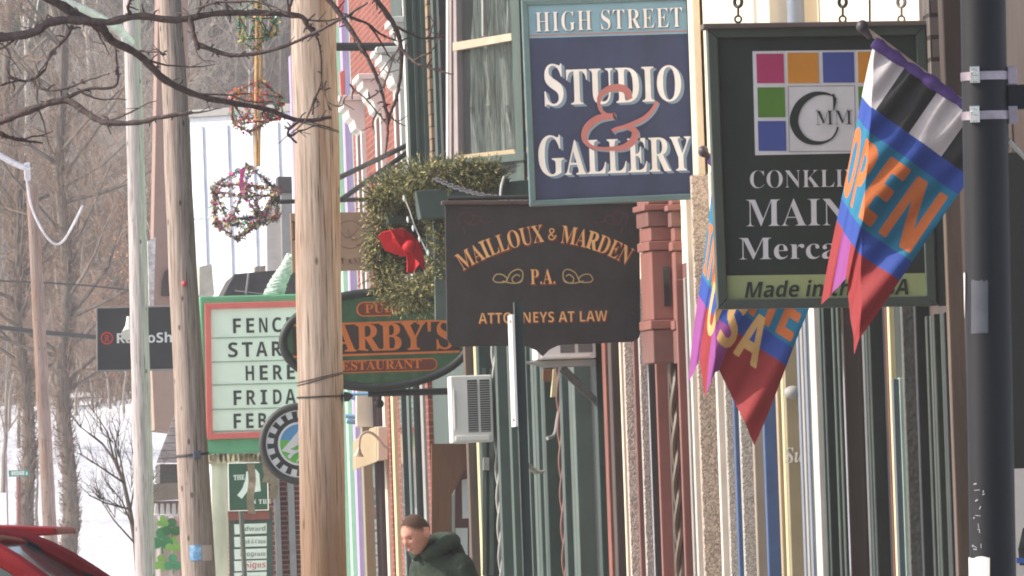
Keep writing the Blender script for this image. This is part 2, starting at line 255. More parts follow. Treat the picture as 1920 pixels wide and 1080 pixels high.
# ------------------------------------------------------------------ lettering: outlines as plain numbers (style code, character code, advance, loops of x y pairs)
OUTLINES = [
(115,65,218,[[-4,0,-4,9,2,10,7,12,12,15,25,37,103,233,112,233,192,43,206,17,210,13,215,10,222,9,222,0,115,0,115,9,130,11,139,15,142,23,136,41,126,66,52,66,39,35,38,29,37,24,40,16,48,11,62,9,64,9,64,0],[57,80,121,80,88,160]]),
(115,66,221,[[8,0,8,9,18,10,26,12,31,16,35,22,37,30,37,41,37,184,35,206,26,216,8,219,8,228,110,228,149,224,176,215,193,198,198,175,195,157,184,142,167,131,143,124,172,115,193,103,205,86,209,66,207,47,199,30,186,17,168,8,145,2,119,0],[91,126,94,126,110,127,123,130,132,136,138,145,141,157,142,173,142,186,139,198,135,206,128,212,119,216,108,217,101,216,97,215,94,212,91,195],[111,12,124,13,134,18,142,25,146,34,149,48,150,64,149,81,145,94,139,104,129,110,116,114,99,116,91,116,91,33,95,17,99,14,104,13]]),
(115,67,234,[[128,-5,107,-4,87,1,69,10,53,21,39,36,28,52,20,71,15,92,13,114,15,136,20,157,28,175,39,192,53,206,69,217,88,226,108,231,130,233,146,231,164,227,184,220,194,218,201,219,206,224,210,233,218,233,218,154,210,154,201,173,191,190,178,203,164,214,149,220,133,222,106,215,87,195,76,161,72,113,76,69,89,37,110,18,139,12,152,13,166,16,179,22,192,30,203,41,214,53,224,44,205,23,183,7,157,-2]]),
(115,68,248,[[10,0,10,9,19,10,27,12,31,15,34,20,36,27,37,37,37,187,36,199,34,207,30,213,25,217,17,219,7,219,7,228,111,228,148,224,178,215,203,198,220,176,231,148,234,114,231,79,221,51,204,28,181,13,151,3,114,0],[111,12,131,15,147,23,160,37,168,57,174,83,175,115,171,159,159,191,139,210,111,217,104,216,98,214,95,212,91,192,91,36,95,17,98,14,104,13]]),
(115,69,221,[[7,0,7,8,18,9,26,11,31,15,35,20,37,28,38,39,38,184,37,197,35,207,31,213,26,216,18,219,8,219,8,228,199,228,199,160,192,160,188,179,180,193,170,203,156,210,138,214,116,215,100,214,93,208,91,194,91,123,97,123,110,124,121,128,130,134,136,144,141,157,144,173,152,173,152,59,144,59,137,91,132,98,127,103,120,107,93,111,91,111,91,34,92,26,93,21,96,17,115,14,131,14,145,16,157,19,167,24,177,30,185,37,193,47,200,58,206,72,215,72,201,0]]),
(115,71,254,[[134,-5,111,-3,90,2,71,10,54,21,40,35,29,51,20,70,15,91,14,115,15,137,20,157,29,176,40,192,54,206,70,218,88,226,107,231,129,233,146,231,165,227,185,220,194,218,203,221,210,233,219,233,219,154,210,154,205,167,198,179,191,189,183,199,174,207,165,213,155,218,144,221,134,222,107,215,88,195,77,161,73,114,75,82,80,55,90,34,103,19,119,9,138,6,149,7,158,10,164,14,168,19,170,27,171,36,171,64,171,73,168,80,165,85,159,88,150,90,138,91,138,99,250,99,250,91,240,90,233,88,228,85,225,81,224,74,223,64,223,14,194,4,164,-3]]),
(115,72,262,[[8,0,8,9,18,10,26,12,31,16,35,21,37,30,37,40,37,189,37,199,35,207,31,212,26,216,18,218,8,219,8,228,121,228,121,219,102,216,93,208,91,189,91,125,171,125,171,189,169,208,160,216,141,219,141,228,254,228,254,219,243,218,235,215,230,212,227,207,225,199,225,189,225,40,225,30,227,22,231,16,236,12,243,10,254,9,254,0,141,0,141,9,151,10,159,12,165,15,168,21,170,29,171,40,171,110,91,110,91,40,92,30,94,21,97,16,102,12,110,10,121,9,121,0]]),
(115,73,130,[[7,0,7,9,17,10,25,13,31,16,34,21,37,28,38,38,38,193,37,203,35,209,32,214,26,217,18,218,7,219,7,228,122,228,122,219,112,218,103,217,98,214,94,209,92,203,91,193,91,39,94,22,103,13,123,9,123,0]]),
(115,75,255,[[8,0,8,9,18,10,26,12,32,16,35,21,37,30,38,40,38,189,37,199,35,207,31,212,26,216,18,218,8,219,8,228,121,228,121,219,102,216,94,208,91,189,91,117,161,187,168,195,173,203,174,209,171,215,161,218,145,219,145,228,243,228,243,219,238,219,218,215,196,202,172,180,135,142,232,23,243,12,260,9,260,0,140,0,140,9,153,9,161,10,167,17,158,33,100,107,91,99,91,40,92,30,94,21,97,16,103,12,111,10,121,9,121,0]]),
(115,76,213,[[8,0,8,9,18,10,26,12,31,16,35,21,37,30,37,40,37,189,37,199,35,207,31,212,26,216,18,218,8,219,8,228,125,228,125,219,104,217,100,215,96,212,94,208,91,189,91,41,93,24,100,16,117,14,132,14,146,16,157,20,168,25,177,31,185,40,192,50,199,63,204,77,214,77,201,0]]),
(115,77,317,[[7,0,7,9,17,10,25,12,31,16,35,21,37,29,38,40,38,191,35,208,26,216,7,219,7,228,92,228,158,71,225,228,309,228,309,219,299,218,292,215,286,212,283,206,281,199,280,189,280,43,282,21,291,12,308,9,308,0,198,0,198,9,216,12,225,22,227,42,227,199,144,0,135,0,53,194,53,40,54,29,56,20,60,15,66,11,74,9,85,9,85,0]]),
(115,78,247,[[201,-5,53,175,53,39,54,29,56,21,59,15,65,12,73,10,83,9,83,0,9,0,9,9,27,12,36,21,38,39,38,194,18,217,9,219,9,228,78,228,195,84,195,189,193,207,184,216,166,219,166,228,240,228,240,219,229,218,222,216,217,212,213,207,212,199,211,188,211,-5]]),
(115,79,263,[[130,-5,114,-4,99,-1,84,4,71,11,58,19,47,29,37,40,29,53,22,67,18,82,15,97,14,114,15,130,18,146,22,161,29,175,37,187,47,199,59,209,71,217,85,224,100,229,116,232,133,233,149,232,164,229,179,224,192,217,204,209,216,199,225,188,234,175,240,162,245,147,248,131,249,114,248,97,245,82,240,67,234,53,225,40,215,29,204,19,191,11,177,4,163,-1,147,-4],[132,6,157,13,175,33,186,67,190,114,188,146,183,173,174,194,162,209,147,219,130,222,105,215,87,195,76,161,73,114,74,81,80,55,89,34,101,18,115,9]]),
(115,80,209,[[8,0,8,9,18,10,26,12,31,16,35,21,37,30,37,40,37,189,37,199,35,207,31,212,26,216,18,218,8,219,8,228,107,228,133,227,153,224,168,220,178,214,187,207,195,199,200,189,203,178,204,166,202,148,195,133,183,120,167,110,146,105,121,103,91,103,91,40,92,30,94,21,97,16,102,12,110,10,121,9,121,0],[91,115,101,115,116,116,127,120,136,126,142,136,145,148,146,165,145,180,142,193,138,203,130,210,121,214,108,216,95,212,91,199]]),
(115,82,236,[[8,0,8,9,18,10,26,12,31,16,35,21,37,30,37,40,37,189,37,199,35,207,31,212,26,216,18,218,8,219,8,228,108,228,139,226,164,221,184,213,197,201,206,186,209,167,205,148,196,133,180,120,157,112,216,25,226,13,239,9,240,9,240,0,169,0,101,106,91,106,91,40,92,30,94,21,97,16,102,12,110,10,121,9,121,0],[91,117,102,117,118,118,130,122,140,129,146,139,150,152,152,168,149,189,142,204,129,213,112,216,104,215,99,214,95,211,91,193]]),
(115,83,195,[[21,-5,21,79,31,79,38,57,46,39,56,25,68,15,82,9,98,7,110,9,120,12,128,18,135,26,138,35,139,45,136,58,127,70,112,80,81,95,64,105,49,116,38,126,31,138,26,151,25,166,26,179,29,191,34,201,40,211,48,218,58,225,68,229,80,232,92,233,115,231,141,224,146,223,150,222,155,223,158,227,160,233,170,233,170,160,161,160,157,172,153,182,147,192,140,201,132,208,124,214,115,219,106,221,97,222,86,221,77,218,70,213,64,207,61,199,60,190,61,182,64,175,69,168,94,151,127,136,159,117,166,109,171,102,175,94,180,66,179,53,175,40,169,29,162,19,152,11,140,4,127,-1,112,-4,96,-5,79,-4,63,0,49,5,42,6,35,4,31,-5]]),
(115,84,212,[[46,0,46,9,57,9,65,12,71,15,75,21,77,29,78,40,78,217,75,217,58,215,44,210,33,202,24,190,18,176,14,159,5,159,5,228,205,228,205,158,197,158,191,184,178,202,160,213,134,217,132,217,132,40,132,29,135,21,138,15,144,12,153,9,164,9,164,0]]),
(115,85,246,[[124,-6,96,-4,74,3,57,14,46,30,39,52,37,78,37,189,36,199,34,207,30,212,25,216,17,218,7,219,7,228,120,228,120,219,101,216,93,208,90,189,90,70,92,52,95,37,102,26,111,18,122,13,137,11,163,15,181,28,192,50,196,80,196,189,195,199,193,206,190,212,184,215,176,218,164,219,164,228,237,228,237,219,228,217,221,215,216,211,214,205,212,198,211,189,211,91,209,59,202,34,190,16,173,4,151,-4]]),
(115,88,235,[[6,0,6,9,20,11,33,20,45,33,97,104,39,193,24,213,19,216,14,219,8,219,7,219,7,228,122,228,122,219,115,219,104,218,97,214,95,208,101,194,132,145,161,187,170,207,167,214,159,218,146,219,146,228,229,228,229,219,227,219,218,218,209,216,201,211,178,187,140,132,207,29,218,14,231,9,232,9,232,0,119,0,119,9,122,9,135,10,142,14,145,20,137,40,105,91,69,40,62,22,65,15,73,10,87,9,87,0]]),
(115,89,213,[[51,0,51,9,61,10,69,12,74,16,78,21,80,30,80,40,80,89,23,193,17,203,12,210,7,215,0,218,-7,219,-7,228,103,228,103,219,98,219,83,216,78,208,82,196,124,113,167,183,174,204,171,212,163,217,149,219,147,219,147,228,220,228,220,219,204,212,191,196,134,102,134,40,135,30,137,21,140,16,145,12,153,10,164,9,164,0]]),
(115,97,172,[[127,-5,113,-3,104,5,100,17,84,5,67,-2,48,-4,37,-3,28,0,20,6,15,13,11,22,10,32,12,45,20,58,32,68,49,77,71,86,99,95,99,121,99,129,97,136,93,141,89,145,82,147,74,148,62,147,54,143,52,137,57,128,61,116,61,110,59,105,55,101,50,98,45,96,39,95,32,96,27,98,22,102,19,106,17,112,16,118,17,126,20,133,25,139,31,145,38,150,47,154,57,157,69,159,81,159,103,158,119,153,132,146,140,136,145,122,146,105,146,31,147,20,152,17,160,21,165,14,153,3,141,-3],[76,17,87,20,99,32,99,85,82,78,69,69,62,57,59,42,61,28,66,20]]),
(115,99,147,[[78,-5,66,-4,54,0,43,5,34,13,26,23,19,34,14,47,11,60,10,75,11,91,14,105,20,118,28,130,37,140,48,148,60,155,73,158,87,160,102,158,115,155,125,149,133,142,137,133,139,123,138,117,136,112,133,108,129,105,124,103,118,102,107,105,100,112,98,125,98,131,99,136,97,143,92,147,85,148,72,145,63,135,58,118,56,94,57,71,62,53,69,38,78,28,89,21,102,19,114,21,125,27,136,36,142,30,124,11,103,-1]]),
(115,101,150,[[77,-5,64,-4,53,0,42,5,33,13,25,23,18,34,14,48,11,62,10,79,11,94,14,108,19,120,26,131,34,141,43,149,54,155,66,158,79,159,97,157,112,151,124,140,134,126,139,108,141,87,141,83,58,83,61,56,69,37,82,25,100,21,112,24,124,31,135,43,142,36,124,13,102,0],[58,96,101,96,101,107,97,139,93,144,88,147,81,148,68,143,61,128,58,102]]),
(115,105,99,[[50,181,44,182,38,184,32,188,28,193,26,199,25,206,26,213,28,219,32,224,38,228,44,231,50,232,57,231,63,228,68,224,72,219,75,213,76,206,75,199,72,193,68,188,63,184,57,182],[9,0,9,8,23,13,26,28,26,126,23,142,10,147,10,155,74,155,74,28,77,13,90,8,90,0]]),
(115,108,100,[[9,0,9,8,23,13,26,28,26,199,24,215,21,217,16,219,10,220,10,228,74,228,74,28,77,13,90,8,90,0]]),
(115,109,277,[[9,0,9,8,22,13,26,28,26,127,23,142,20,145,15,146,9,147,9,155,73,155,73,132,87,147,102,156,119,159,138,156,152,146,160,131,174,146,190,156,209,159,228,156,241,146,249,129,252,106,252,28,255,13,258,10,262,9,268,8,268,0,189,0,189,8,194,9,199,10,201,13,205,28,205,108,202,129,199,133,195,135,189,136,179,134,170,128,162,119,162,28,165,13,168,10,172,9,178,8,178,0,100,0,100,8,105,9,110,10,112,13,116,28,116,108,113,129,110,133,106,135,100,136,90,134,81,128,73,118,73,28,76,13,79,11,83,9,89,8,89,0]]),
(115,110,190,[[9,0,9,8,22,13,26,28,26,127,23,142,20,145,15,146,9,147,9,155,74,155,74,134,87,148,103,156,122,159,141,156,154,146,162,129,165,106,165,28,169,13,172,10,176,9,182,8,182,0,101,0,101,8,103,8,111,10,116,17,118,28,118,108,115,129,112,133,107,135,101,136,91,134,82,128,74,118,74,28,77,13,80,10,84,9,90,8,90,0]]),
(115,114,144,[[9,0,9,8,23,13,26,28,26,126,23,143,10,147,10,155,73,155,73,126,79,136,86,144,94,151,101,155,109,158,117,159,125,158,132,156,138,152,142,147,144,140,145,133,144,127,142,122,139,117,135,114,130,112,124,111,111,115,103,125,94,130,90,129,85,126,81,121,77,114,75,106,75,96,75,28,75,21,77,16,79,13,99,8,99,0]]),
(115,116,114,[[62,-5,50,-4,40,0,33,5,28,13,25,23,24,36,24,139,10,139,10,150,44,185,64,212,72,212,72,155,104,155,104,139,72,139,72,41,75,25,77,22,80,21,84,20,91,22,98,28,103,37,111,33,99,12,82,-1]]),
(115,87,306,[[85,-5,16,196,8,214,4,217,-1,218,-8,219,-8,228,90,228,90,219,75,216,72,213,71,210,70,205,74,186,111,77,150,176,143,199,140,206,137,211,134,215,115,219,115,228,220,228,220,219,207,218,199,213,196,206,199,193,237,83,270,185,274,203,274,208,272,212,269,215,252,219,252,228,312,228,312,219,306,218,301,215,297,211,287,190,223,-5,214,-5,158,154,95,-5]]),
(102,83,184,[[77,-6,63,-5,47,-1,29,5,19,7,12,5,5,-4,-4,-4,13,72,22,72,22,70,24,51,28,35,35,22,45,13,58,8,73,6,80,7,87,9,93,12,108,28,114,49,109,67,95,85,71,107,49,129,38,147,35,168,36,180,39,191,44,201,51,209,59,217,69,223,80,228,91,230,104,231,124,229,148,223,156,221,162,222,166,225,171,230,180,230,164,161,154,161,154,165,154,169,154,178,152,187,149,195,145,202,139,208,133,213,127,217,120,219,112,220,103,218,94,215,87,209,81,202,78,194,77,184,83,165,98,147,110,137,121,127,146,97,152,87,155,75,156,63,154,43,147,26,135,13,120,2,100,-4]]),
(102,117,179,[[23,-5,9,-2,0,6,-2,20,0,37,7,65,19,105,23,127,22,132,17,135,9,136,6,136,6,145,37,149,73,155,40,39,38,27,39,23,41,21,44,20,56,24,69,36,83,57,97,84,108,115,118,150,158,150,125,29,127,24,131,22,140,28,146,35,153,45,161,40,134,7,125,0,117,-3,107,-5,101,-4,95,-2,91,2,87,7,85,13,85,20,91,51,79,34,68,20,57,9,46,1,35,-3]]),
(110,65,232,[[0,0,85,241,147,241,232,0,177,0,160,57,72,57,55,0],[85,100,147,100,130,155,125,170,120,188,116,203,111,187,106,168,102,155]]),
(110,66,226,[[30,0,30,240,105,240,134,238,158,234,177,226,191,215,199,199,202,179,201,166,198,155,192,144,185,136,176,131,165,127,165,126,187,117,193,113,198,107,202,100,205,91,207,81,208,70,205,49,197,32,184,18,167,8,145,2,120,0],[81,145,110,145,124,146,134,148,141,152,146,157,149,164,150,172,149,181,145,187,140,192,132,195,121,197,108,198,81,198],[81,42,114,42,128,43,138,46,146,51,151,57,154,65,155,75,154,83,151,90,146,96,138,101,127,104,112,104,81,104]]),
(110,67,214,[[127,-3,104,-2,84,3,66,12,52,23,40,38,31,55,25,74,21,96,19,120,21,143,25,164,33,184,43,201,55,215,71,227,89,236,109,241,132,243,168,239,202,226,186,185,159,196,132,201,114,198,99,191,87,179,79,163,74,143,72,119,73,96,78,76,86,60,98,48,113,41,132,39,161,42,193,52,193,9,162,0]]),
(110,68,248,[[30,0,30,240,105,240,129,238,151,234,171,226,188,216,202,203,214,187,222,168,227,147,229,122,225,85,214,55,195,31,169,14,136,3,98,0],[81,42,103,42,135,47,158,62,172,86,176,121,174,145,169,165,159,179,145,190,129,196,108,198,81,198]]),
(110,69,188,[[30,0,30,240,168,240,168,198,81,198,81,145,162,145,162,104,81,104,81,42,168,42,168,0]]),
(110,70,184,[[30,0,30,240,168,240,168,198,80,198,80,136,162,136,162,95,80,95,80,0]]),
(110,71,243,[[131,-3,98,0,70,11,48,28,32,52,23,83,19,120,21,144,26,166,34,185,45,202,59,217,77,228,97,236,119,241,145,243,182,239,216,228,199,188,174,197,144,201,130,200,117,196,106,191,96,183,88,174,81,162,76,149,73,135,72,119,73,104,75,90,78,78,83,66,90,57,98,49,108,44,120,40,134,39,153,40,167,42,167,92,121,92,121,135,216,135,216,10,177,0]]),
(110,72,257,[[30,0,30,240,81,240,81,146,176,146,176,240,227,240,227,0,176,0,176,103,81,103,81,0]]),
(110,73,131,[[11,0,11,29,40,42,40,197,11,211,11,240,120,240,120,211,91,197,91,42,120,29,120,0]]),
(110,75,223,[[30,0,30,240,81,240,81,130,91,144,101,158,166,240,222,240,139,134,223,0,165,0,102,101,81,86,81,0]]),
(110,76,190,[[30,0,30,240,81,240,81,42,178,42,178,0]]),
(110,77,317,[[30,0,30,240,99,240,156,56,157,56,217,240,286,240,286,0,239,0,239,113,240,140,241,168,241,188,240,188,178,0,132,0,74,188,73,188,74,168,75,139,76,111,76,0]]),
(110,78,273,[[30,0,30,240,94,240,198,60,199,60,198,93,197,126,197,240,243,240,243,0,178,0,74,181,73,181,75,147,76,113,76,0]]),
(110,79,267,[[134,-3,109,-2,88,4,69,12,54,24,41,38,32,55,25,75,21,97,19,121,21,144,25,166,32,185,41,202,54,217,69,228,88,237,109,242,134,243,158,242,180,237,198,228,213,217,226,202,236,185,242,166,246,144,248,120,246,96,242,75,236,55,226,38,213,24,198,12,180,4,158,-2],[134,39,153,42,169,49,180,61,188,77,193,97,194,120,193,144,188,163,180,180,169,192,153,199,134,201,114,199,99,192,87,180,79,163,74,144,73,120,74,97,79,77,87,61,99,49,114,42]]),
(110,80,211,[[30,0,30,240,107,240,135,238,157,231,174,220,186,205,193,186,196,165,195,151,192,138,187,126,180,114,170,105,158,96,143,90,124,87,103,85,81,85,81,0],[81,127,98,127,111,128,122,131,132,135,139,142,143,152,144,163,142,178,134,189,122,196,104,198,81,198]]),
(110,82,222,[[30,0,30,240,100,240,130,238,154,232,172,222,185,208,193,190,196,168,195,157,193,148,190,139,173,118,151,104,222,0,165,0,108,92,81,92,81,0],[81,133,97,133,113,134,125,137,133,142,140,148,143,156,144,167,143,177,139,185,133,191,124,195,111,197,96,198,81,198]]),
(110,83,185,[[83,-3,59,-2,36,3,15,11,15,58,51,45,63,41,75,39,87,39,99,39,108,42,114,46,118,51,121,57,122,64,120,73,116,80,108,86,75,103,57,113,38,127,24,147,21,155,19,165,18,175,21,195,28,212,40,225,56,235,76,241,99,243,135,239,171,226,154,187,125,197,98,201,89,200,81,198,76,194,71,189,69,183,68,177,69,169,73,162,79,156,113,138,145,120,153,114,159,106,165,98,168,89,171,78,172,66,169,47,161,30,149,16,131,5,109,-1]]),
(110,84,194,[[72,0,72,197,7,197,7,240,188,240,188,197,123,197,123,0]]),
(110,85,254,[[126,-3,97,-1,72,7,53,21,40,39,31,60,29,85,29,240,79,240,79,93,81,75,85,61,91,51,101,45,113,41,127,39,142,41,154,45,163,52,170,63,173,76,175,93,175,240,225,240,225,85,224,69,220,54,214,40,206,27,195,17,181,8,166,2,147,-2]]),
(110,86,218,[[81,0,0,240,51,240,96,97,100,83,105,63,109,44,113,63,118,83,122,97,167,240,218,240,137,0]]),
(110,87,325,[[61,0,0,240,50,240,81,109,85,89,89,66,92,46,95,66,100,88,103,105,138,240,186,240,221,105,225,89,229,66,232,46,235,66,240,89,244,109,275,240,325,240,264,0,206,0,173,126,171,137,167,153,164,170,162,182,160,170,157,153,154,137,151,126,119,0]]),
(110,89,210,[[80,0,80,92,0,240,55,240,105,141,155,240,210,240,130,93,130,0]]),
(110,97,203,[[71,-3,55,-2,42,3,30,11,21,22,16,37,14,55,16,73,23,87,35,98,51,106,71,111,96,113,128,114,128,122,127,131,125,138,120,143,115,147,108,149,99,150,73,146,48,137,31,171,64,183,101,187,124,185,143,180,158,171,169,159,175,142,178,122,178,0,143,0,133,25,132,25,124,16,115,9,107,3,97,0,85,-3],[90,33,100,34,109,37,117,43,123,50,127,59,128,70,128,85,108,84,94,83,83,80,75,76,70,70,67,63,65,54,66,48,68,42,72,38]]),
(110,99,173,[[101,-3,75,-1,54,7,37,19,25,37,18,61,15,91,16,112,20,130,27,145,35,158,46,169,58,177,72,182,88,186,105,187,138,183,162,174,147,136,125,143,105,146,88,143,76,133,69,115,66,91,67,74,71,61,76,50,84,43,94,39,105,37,133,41,156,53,156,10,132,0]]),
(110,100,213,[[84,-3,65,-1,49,7,34,21,24,39,17,63,15,91,17,120,24,144,35,163,49,176,66,184,86,187,98,186,109,183,118,179,126,173,133,167,138,160,140,160,138,175,136,196,136,255,186,255,186,0,148,0,138,24,136,24,131,17,124,10,117,5,107,0,97,-2],[102,37,114,38,124,42,131,49,136,58,139,71,140,86,140,91,139,107,136,121,131,132,124,140,114,145,101,146,91,144,82,140,75,132,70,121,67,107,66,91,67,74,70,61,75,50,82,43,91,38]]),
(110,101,198,[[109,-3,91,-2,75,1,60,7,47,15,36,25,27,38,20,53,16,70,15,90,16,111,20,128,26,144,34,157,44,168,56,176,70,182,85,186,102,187,125,184,145,177,162,165,174,149,182,128,184,103,184,79,66,79,68,66,72,55,78,46,87,39,98,35,111,34,144,37,174,48,174,10,145,0],[67,112,137,112,136,123,133,132,128,140,122,146,113,150,102,151,93,150,85,147,78,142,73,134,69,125]]),
(110,103,213,[[95,-81,59,-78,26,-70,26,-30,49,-38,73,-42,98,-44,115,-41,127,-34,134,-21,136,-2,136,1,137,13,138,24,136,24,130,15,122,8,114,3,105,-1,95,-3,84,-3,64,-1,47,8,33,22,23,41,17,64,15,91,17,119,23,143,34,162,48,176,65,184,86,187,107,184,124,175,139,160,140,160,144,183,186,183,186,0,184,-24,176,-44,163,-60,145,-71,122,-78],[102,36,114,37,123,41,130,47,136,56,139,69,140,85,140,91,139,109,136,123,131,133,123,140,114,145,101,146,86,143,75,132,68,115,66,91,68,67,75,50,86,39]]),
(110,104,221,[[26,0,26,255,76,255,76,203,75,177,74,160,77,160,83,168,90,175,99,180,109,184,119,186,130,187,148,185,164,180,177,171,187,158,193,141,195,120,195,0,145,0,145,107,144,124,138,137,129,144,116,147,102,145,92,140,85,131,80,119,77,104,76,86,76,0]]),
(110,105,102,[[51,206,44,207,38,209,32,212,28,216,25,222,24,231,25,239,28,246,32,250,51,255,71,250,75,246,78,239,79,231,78,222,75,216,71,212],[26,0,26,183,76,183,76,0]]),
(110,107,208,[[26,0,26,255,76,255,76,141,75,120,74,100,85,114,96,128,147,183,204,183,131,104,208,0,150,0,98,74,76,57,76,0]]),
(110,108,102,[[26,0,26,255,76,255,76,0]]),
(110,109,330,[[26,0,26,183,64,183,71,160,74,160,80,168,88,175,97,180,107,184,117,186,127,187,140,186,151,184,162,180,170,175,177,168,183,160,187,160,194,168,201,175,211,180,221,184,231,186,241,187,261,185,276,180,289,171,297,158,303,141,305,120,305,0,255,0,255,107,253,124,248,137,239,144,227,147,215,145,206,140,199,133,194,122,191,108,190,92,190,0,140,0,140,107,139,124,133,137,125,144,113,147,100,145,91,140,84,131,80,119,77,104,76,86,76,0]]),
(110,110,221,[[26,0,26,183,64,183,71,160,74,160,80,168,88,175,98,180,108,184,119,186,130,187,149,185,164,180,178,171,188,158,193,141,195,120,195,0,145,0,145,107,145,119,142,129,138,137,133,142,125,146,116,147,102,145,92,140,85,131,80,119,77,104,76,86,76,0]]),
(110,111,208,[[103,-3,87,-2,72,2,58,8,46,16,35,27,27,40,20,55,16,73,15,92,18,120,26,143,39,162,57,176,79,184,104,187,121,185,136,182,150,176,162,167,173,156,181,144,188,128,191,111,193,92,190,64,182,40,169,21,151,8,129,-1],[104,37,116,38,126,43,133,51,138,62,141,75,142,92,141,109,138,122,133,133,126,140,116,145,104,146,92,145,82,140,75,133,70,122,67,109,66,92,67,75,70,62,75,51,82,43,92,38]]),
(110,112,213,[[26,-81,26,183,67,183,74,160,76,160,96,179,105,183,116,186,128,187,148,184,164,176,178,163,189,144,195,121,197,92,195,63,189,40,178,21,163,7,146,-1,127,-3,115,-3,104,0,95,4,76,20,74,20,76,-7,76,-81],[113,37,123,39,132,44,138,52,143,62,145,76,146,93,144,116,138,133,127,143,112,147,100,145,91,141,85,135,80,125,77,113,76,98,76,92,77,76,80,62,84,52,91,44,100,39]]),
(110,114,152,[[26,0,26,183,64,183,72,152,74,152,80,161,87,169,96,177,106,182,117,186,129,187,137,186,145,185,142,138,135,140,127,140,102,135,95,132,89,127,83,121,79,113,77,104,76,93,76,0]]),
(110,115,167,[[76,-3,43,-1,15,7,15,49,47,38,78,33,86,34,93,35,99,38,102,41,104,45,105,49,102,57,91,66,65,78,37,93,30,98,25,103,20,110,17,117,16,126,15,136,17,151,24,164,35,174,50,181,67,185,88,187,120,183,152,172,137,136,111,146,87,150,75,148,67,144,65,138,68,130,79,122,103,111,130,98,137,93,143,88,148,81,151,74,153,65,154,54,152,37,145,23,134,12,119,3,100,-2]]),
(110,116,146,[[89,-3,60,2,52,6,45,13,39,21,35,31,32,43,32,57,32,146,8,146,8,167,35,184,50,222,82,222,82,183,133,183,133,146,82,146,82,57,82,51,84,46,88,42,92,39,97,37,103,37,120,38,135,42,135,5,115,-1]]),
(110,117,221,[[90,-3,72,-2,56,4,43,13,33,25,27,42,25,64,25,183,75,183,75,76,76,64,78,54,82,47,88,41,95,38,105,37,118,38,129,44,136,52,141,64,143,79,144,97,144,183,194,183,194,0,156,0,149,24,147,24,140,15,132,8,123,3,112,-1,102,-3]]),
(110,119,287,[[55,0,3,183,53,183,74,102,78,82,82,59,84,42,86,42,87,55,89,71,92,86,94,95,117,183,172,183,193,95,196,80,200,59,201,42,202,42,205,59,209,82,213,102,235,183,284,183,231,0,177,0,163,64,159,81,153,105,148,129,144,145,143,145,139,129,134,105,128,81,124,63,109,0]]),
(110,121,191,[[37,-81,22,-80,11,-78,11,-38,20,-40,31,-40,41,-39,49,-36,56,-31,62,-24,66,-16,70,-8,73,1,0,183,55,183,89,80,93,65,95,48,96,48,99,65,103,80,137,183,191,183,113,-24,105,-41,95,-55,83,-66,69,-74,54,-79]]),
(110,39,103,[[39,159,35,254,68,254,64,159]]),
(110,38,224,[[98,-3,82,-2,68,1,55,6,44,13,35,21,27,31,21,42,18,54,17,67,18,77,20,86,24,95,42,117,70,139,108,168,118,176,127,187,131,202,130,210,127,217,123,223,117,227,109,230,101,230,84,227,73,216,68,199,73,182,84,164,102,142,219,0,182,0,86,116,61,146,44,172,40,181,38,190,38,199,39,210,41,220,45,229,51,237,58,244,67,249,77,253,88,256,100,257,112,256,123,253,133,249,141,244,148,237,154,230,158,221,161,212,162,202,158,181,146,162,128,146,77,109,55,87,51,80,49,73,48,66,49,58,51,50,55,44,59,38,65,33,72,29,79,26,87,24,96,23,106,24,116,26,126,30,151,48,157,56,163,65,168,76,172,87,174,99,174,112,204,112,203,97,201,83,198,72,185,46,173,31,166,23,158,15,147,9,136,3,123,0,111,-3]]),
(110,46,94,[[48,-2,42,-1,36,1,31,4,28,9,26,15,25,20,26,27,28,32,31,37,36,40,42,43,48,43,54,43,59,40,64,37,68,32,70,27,71,20,70,15,68,9,64,4,59,1,54,-1]])]
GL = {}
for st, ch, adv, loops in OUTLINES:
    GL[chr(st)+chr(ch)] = (adv, [list(zip(l[0::2], l[1::2])) for l in loops])
CAPH = {f: max(p[1] for l in GL[f+('H' if f != 'f' else 'S')][1] for p in l) for f in 'snf'}
def layout(txt, font, space=.0, smallcaps=None, wide=None):
    """glyph loops laid out on a baseline, scaled so that capitals are 1 high; returns (loops, total advance)"""
    x = 0; res = []; cap = CAPH[font]; first = True
    for i, ch in enumerate(txt):
        if ch == ' ': x += .38+space; continue
        k = font+ch
        if k not in GL: k = 'n'+ch
        adv, loops = GL[k]; sc = 1/(CAPH[k[0]])
        if smallcaps and i > 0: sc *= smallcaps
        minx = min(p[0] for l in loops for p in l)
        w = adv*sc
        cell = wide or w; fx = min(1, .8*cell/w) if wide else 1; w *= fx
        ofs = x + (cell-w)/2
        for l in loops: res.append([(ofs+px*sc*fx, py*sc) for px, py in l])
        x += cell+space
    return res, x-space
def glyph_mesh(loops, offset=0.0):
    cu = bpy.data.curves.new('tmp', 'CURVE'); cu.dimensions = '2D'; cu.fill_mode = 'BOTH'; cu.offset = offset
    for l in loops:
        sp = cu.splines.new('POLY'); sp.points.add(len(l)-1); sp.use_cyclic_u = True
        for i, (x, y) in enumerate(l): sp.points[i].co = (x, y, 0, 1)
    cu.extrude = .03
    o = bpy.data.objects.new('tmp', cu); C.objects.link(o)
    dg = bpy.context.evaluated_depsgraph_get(); me = bpy.data.meshes.new_from_object(o.evaluated_get(dg))
    bpy.data.objects.remove(o); bpy.data.curves.remove(cu)
    return me
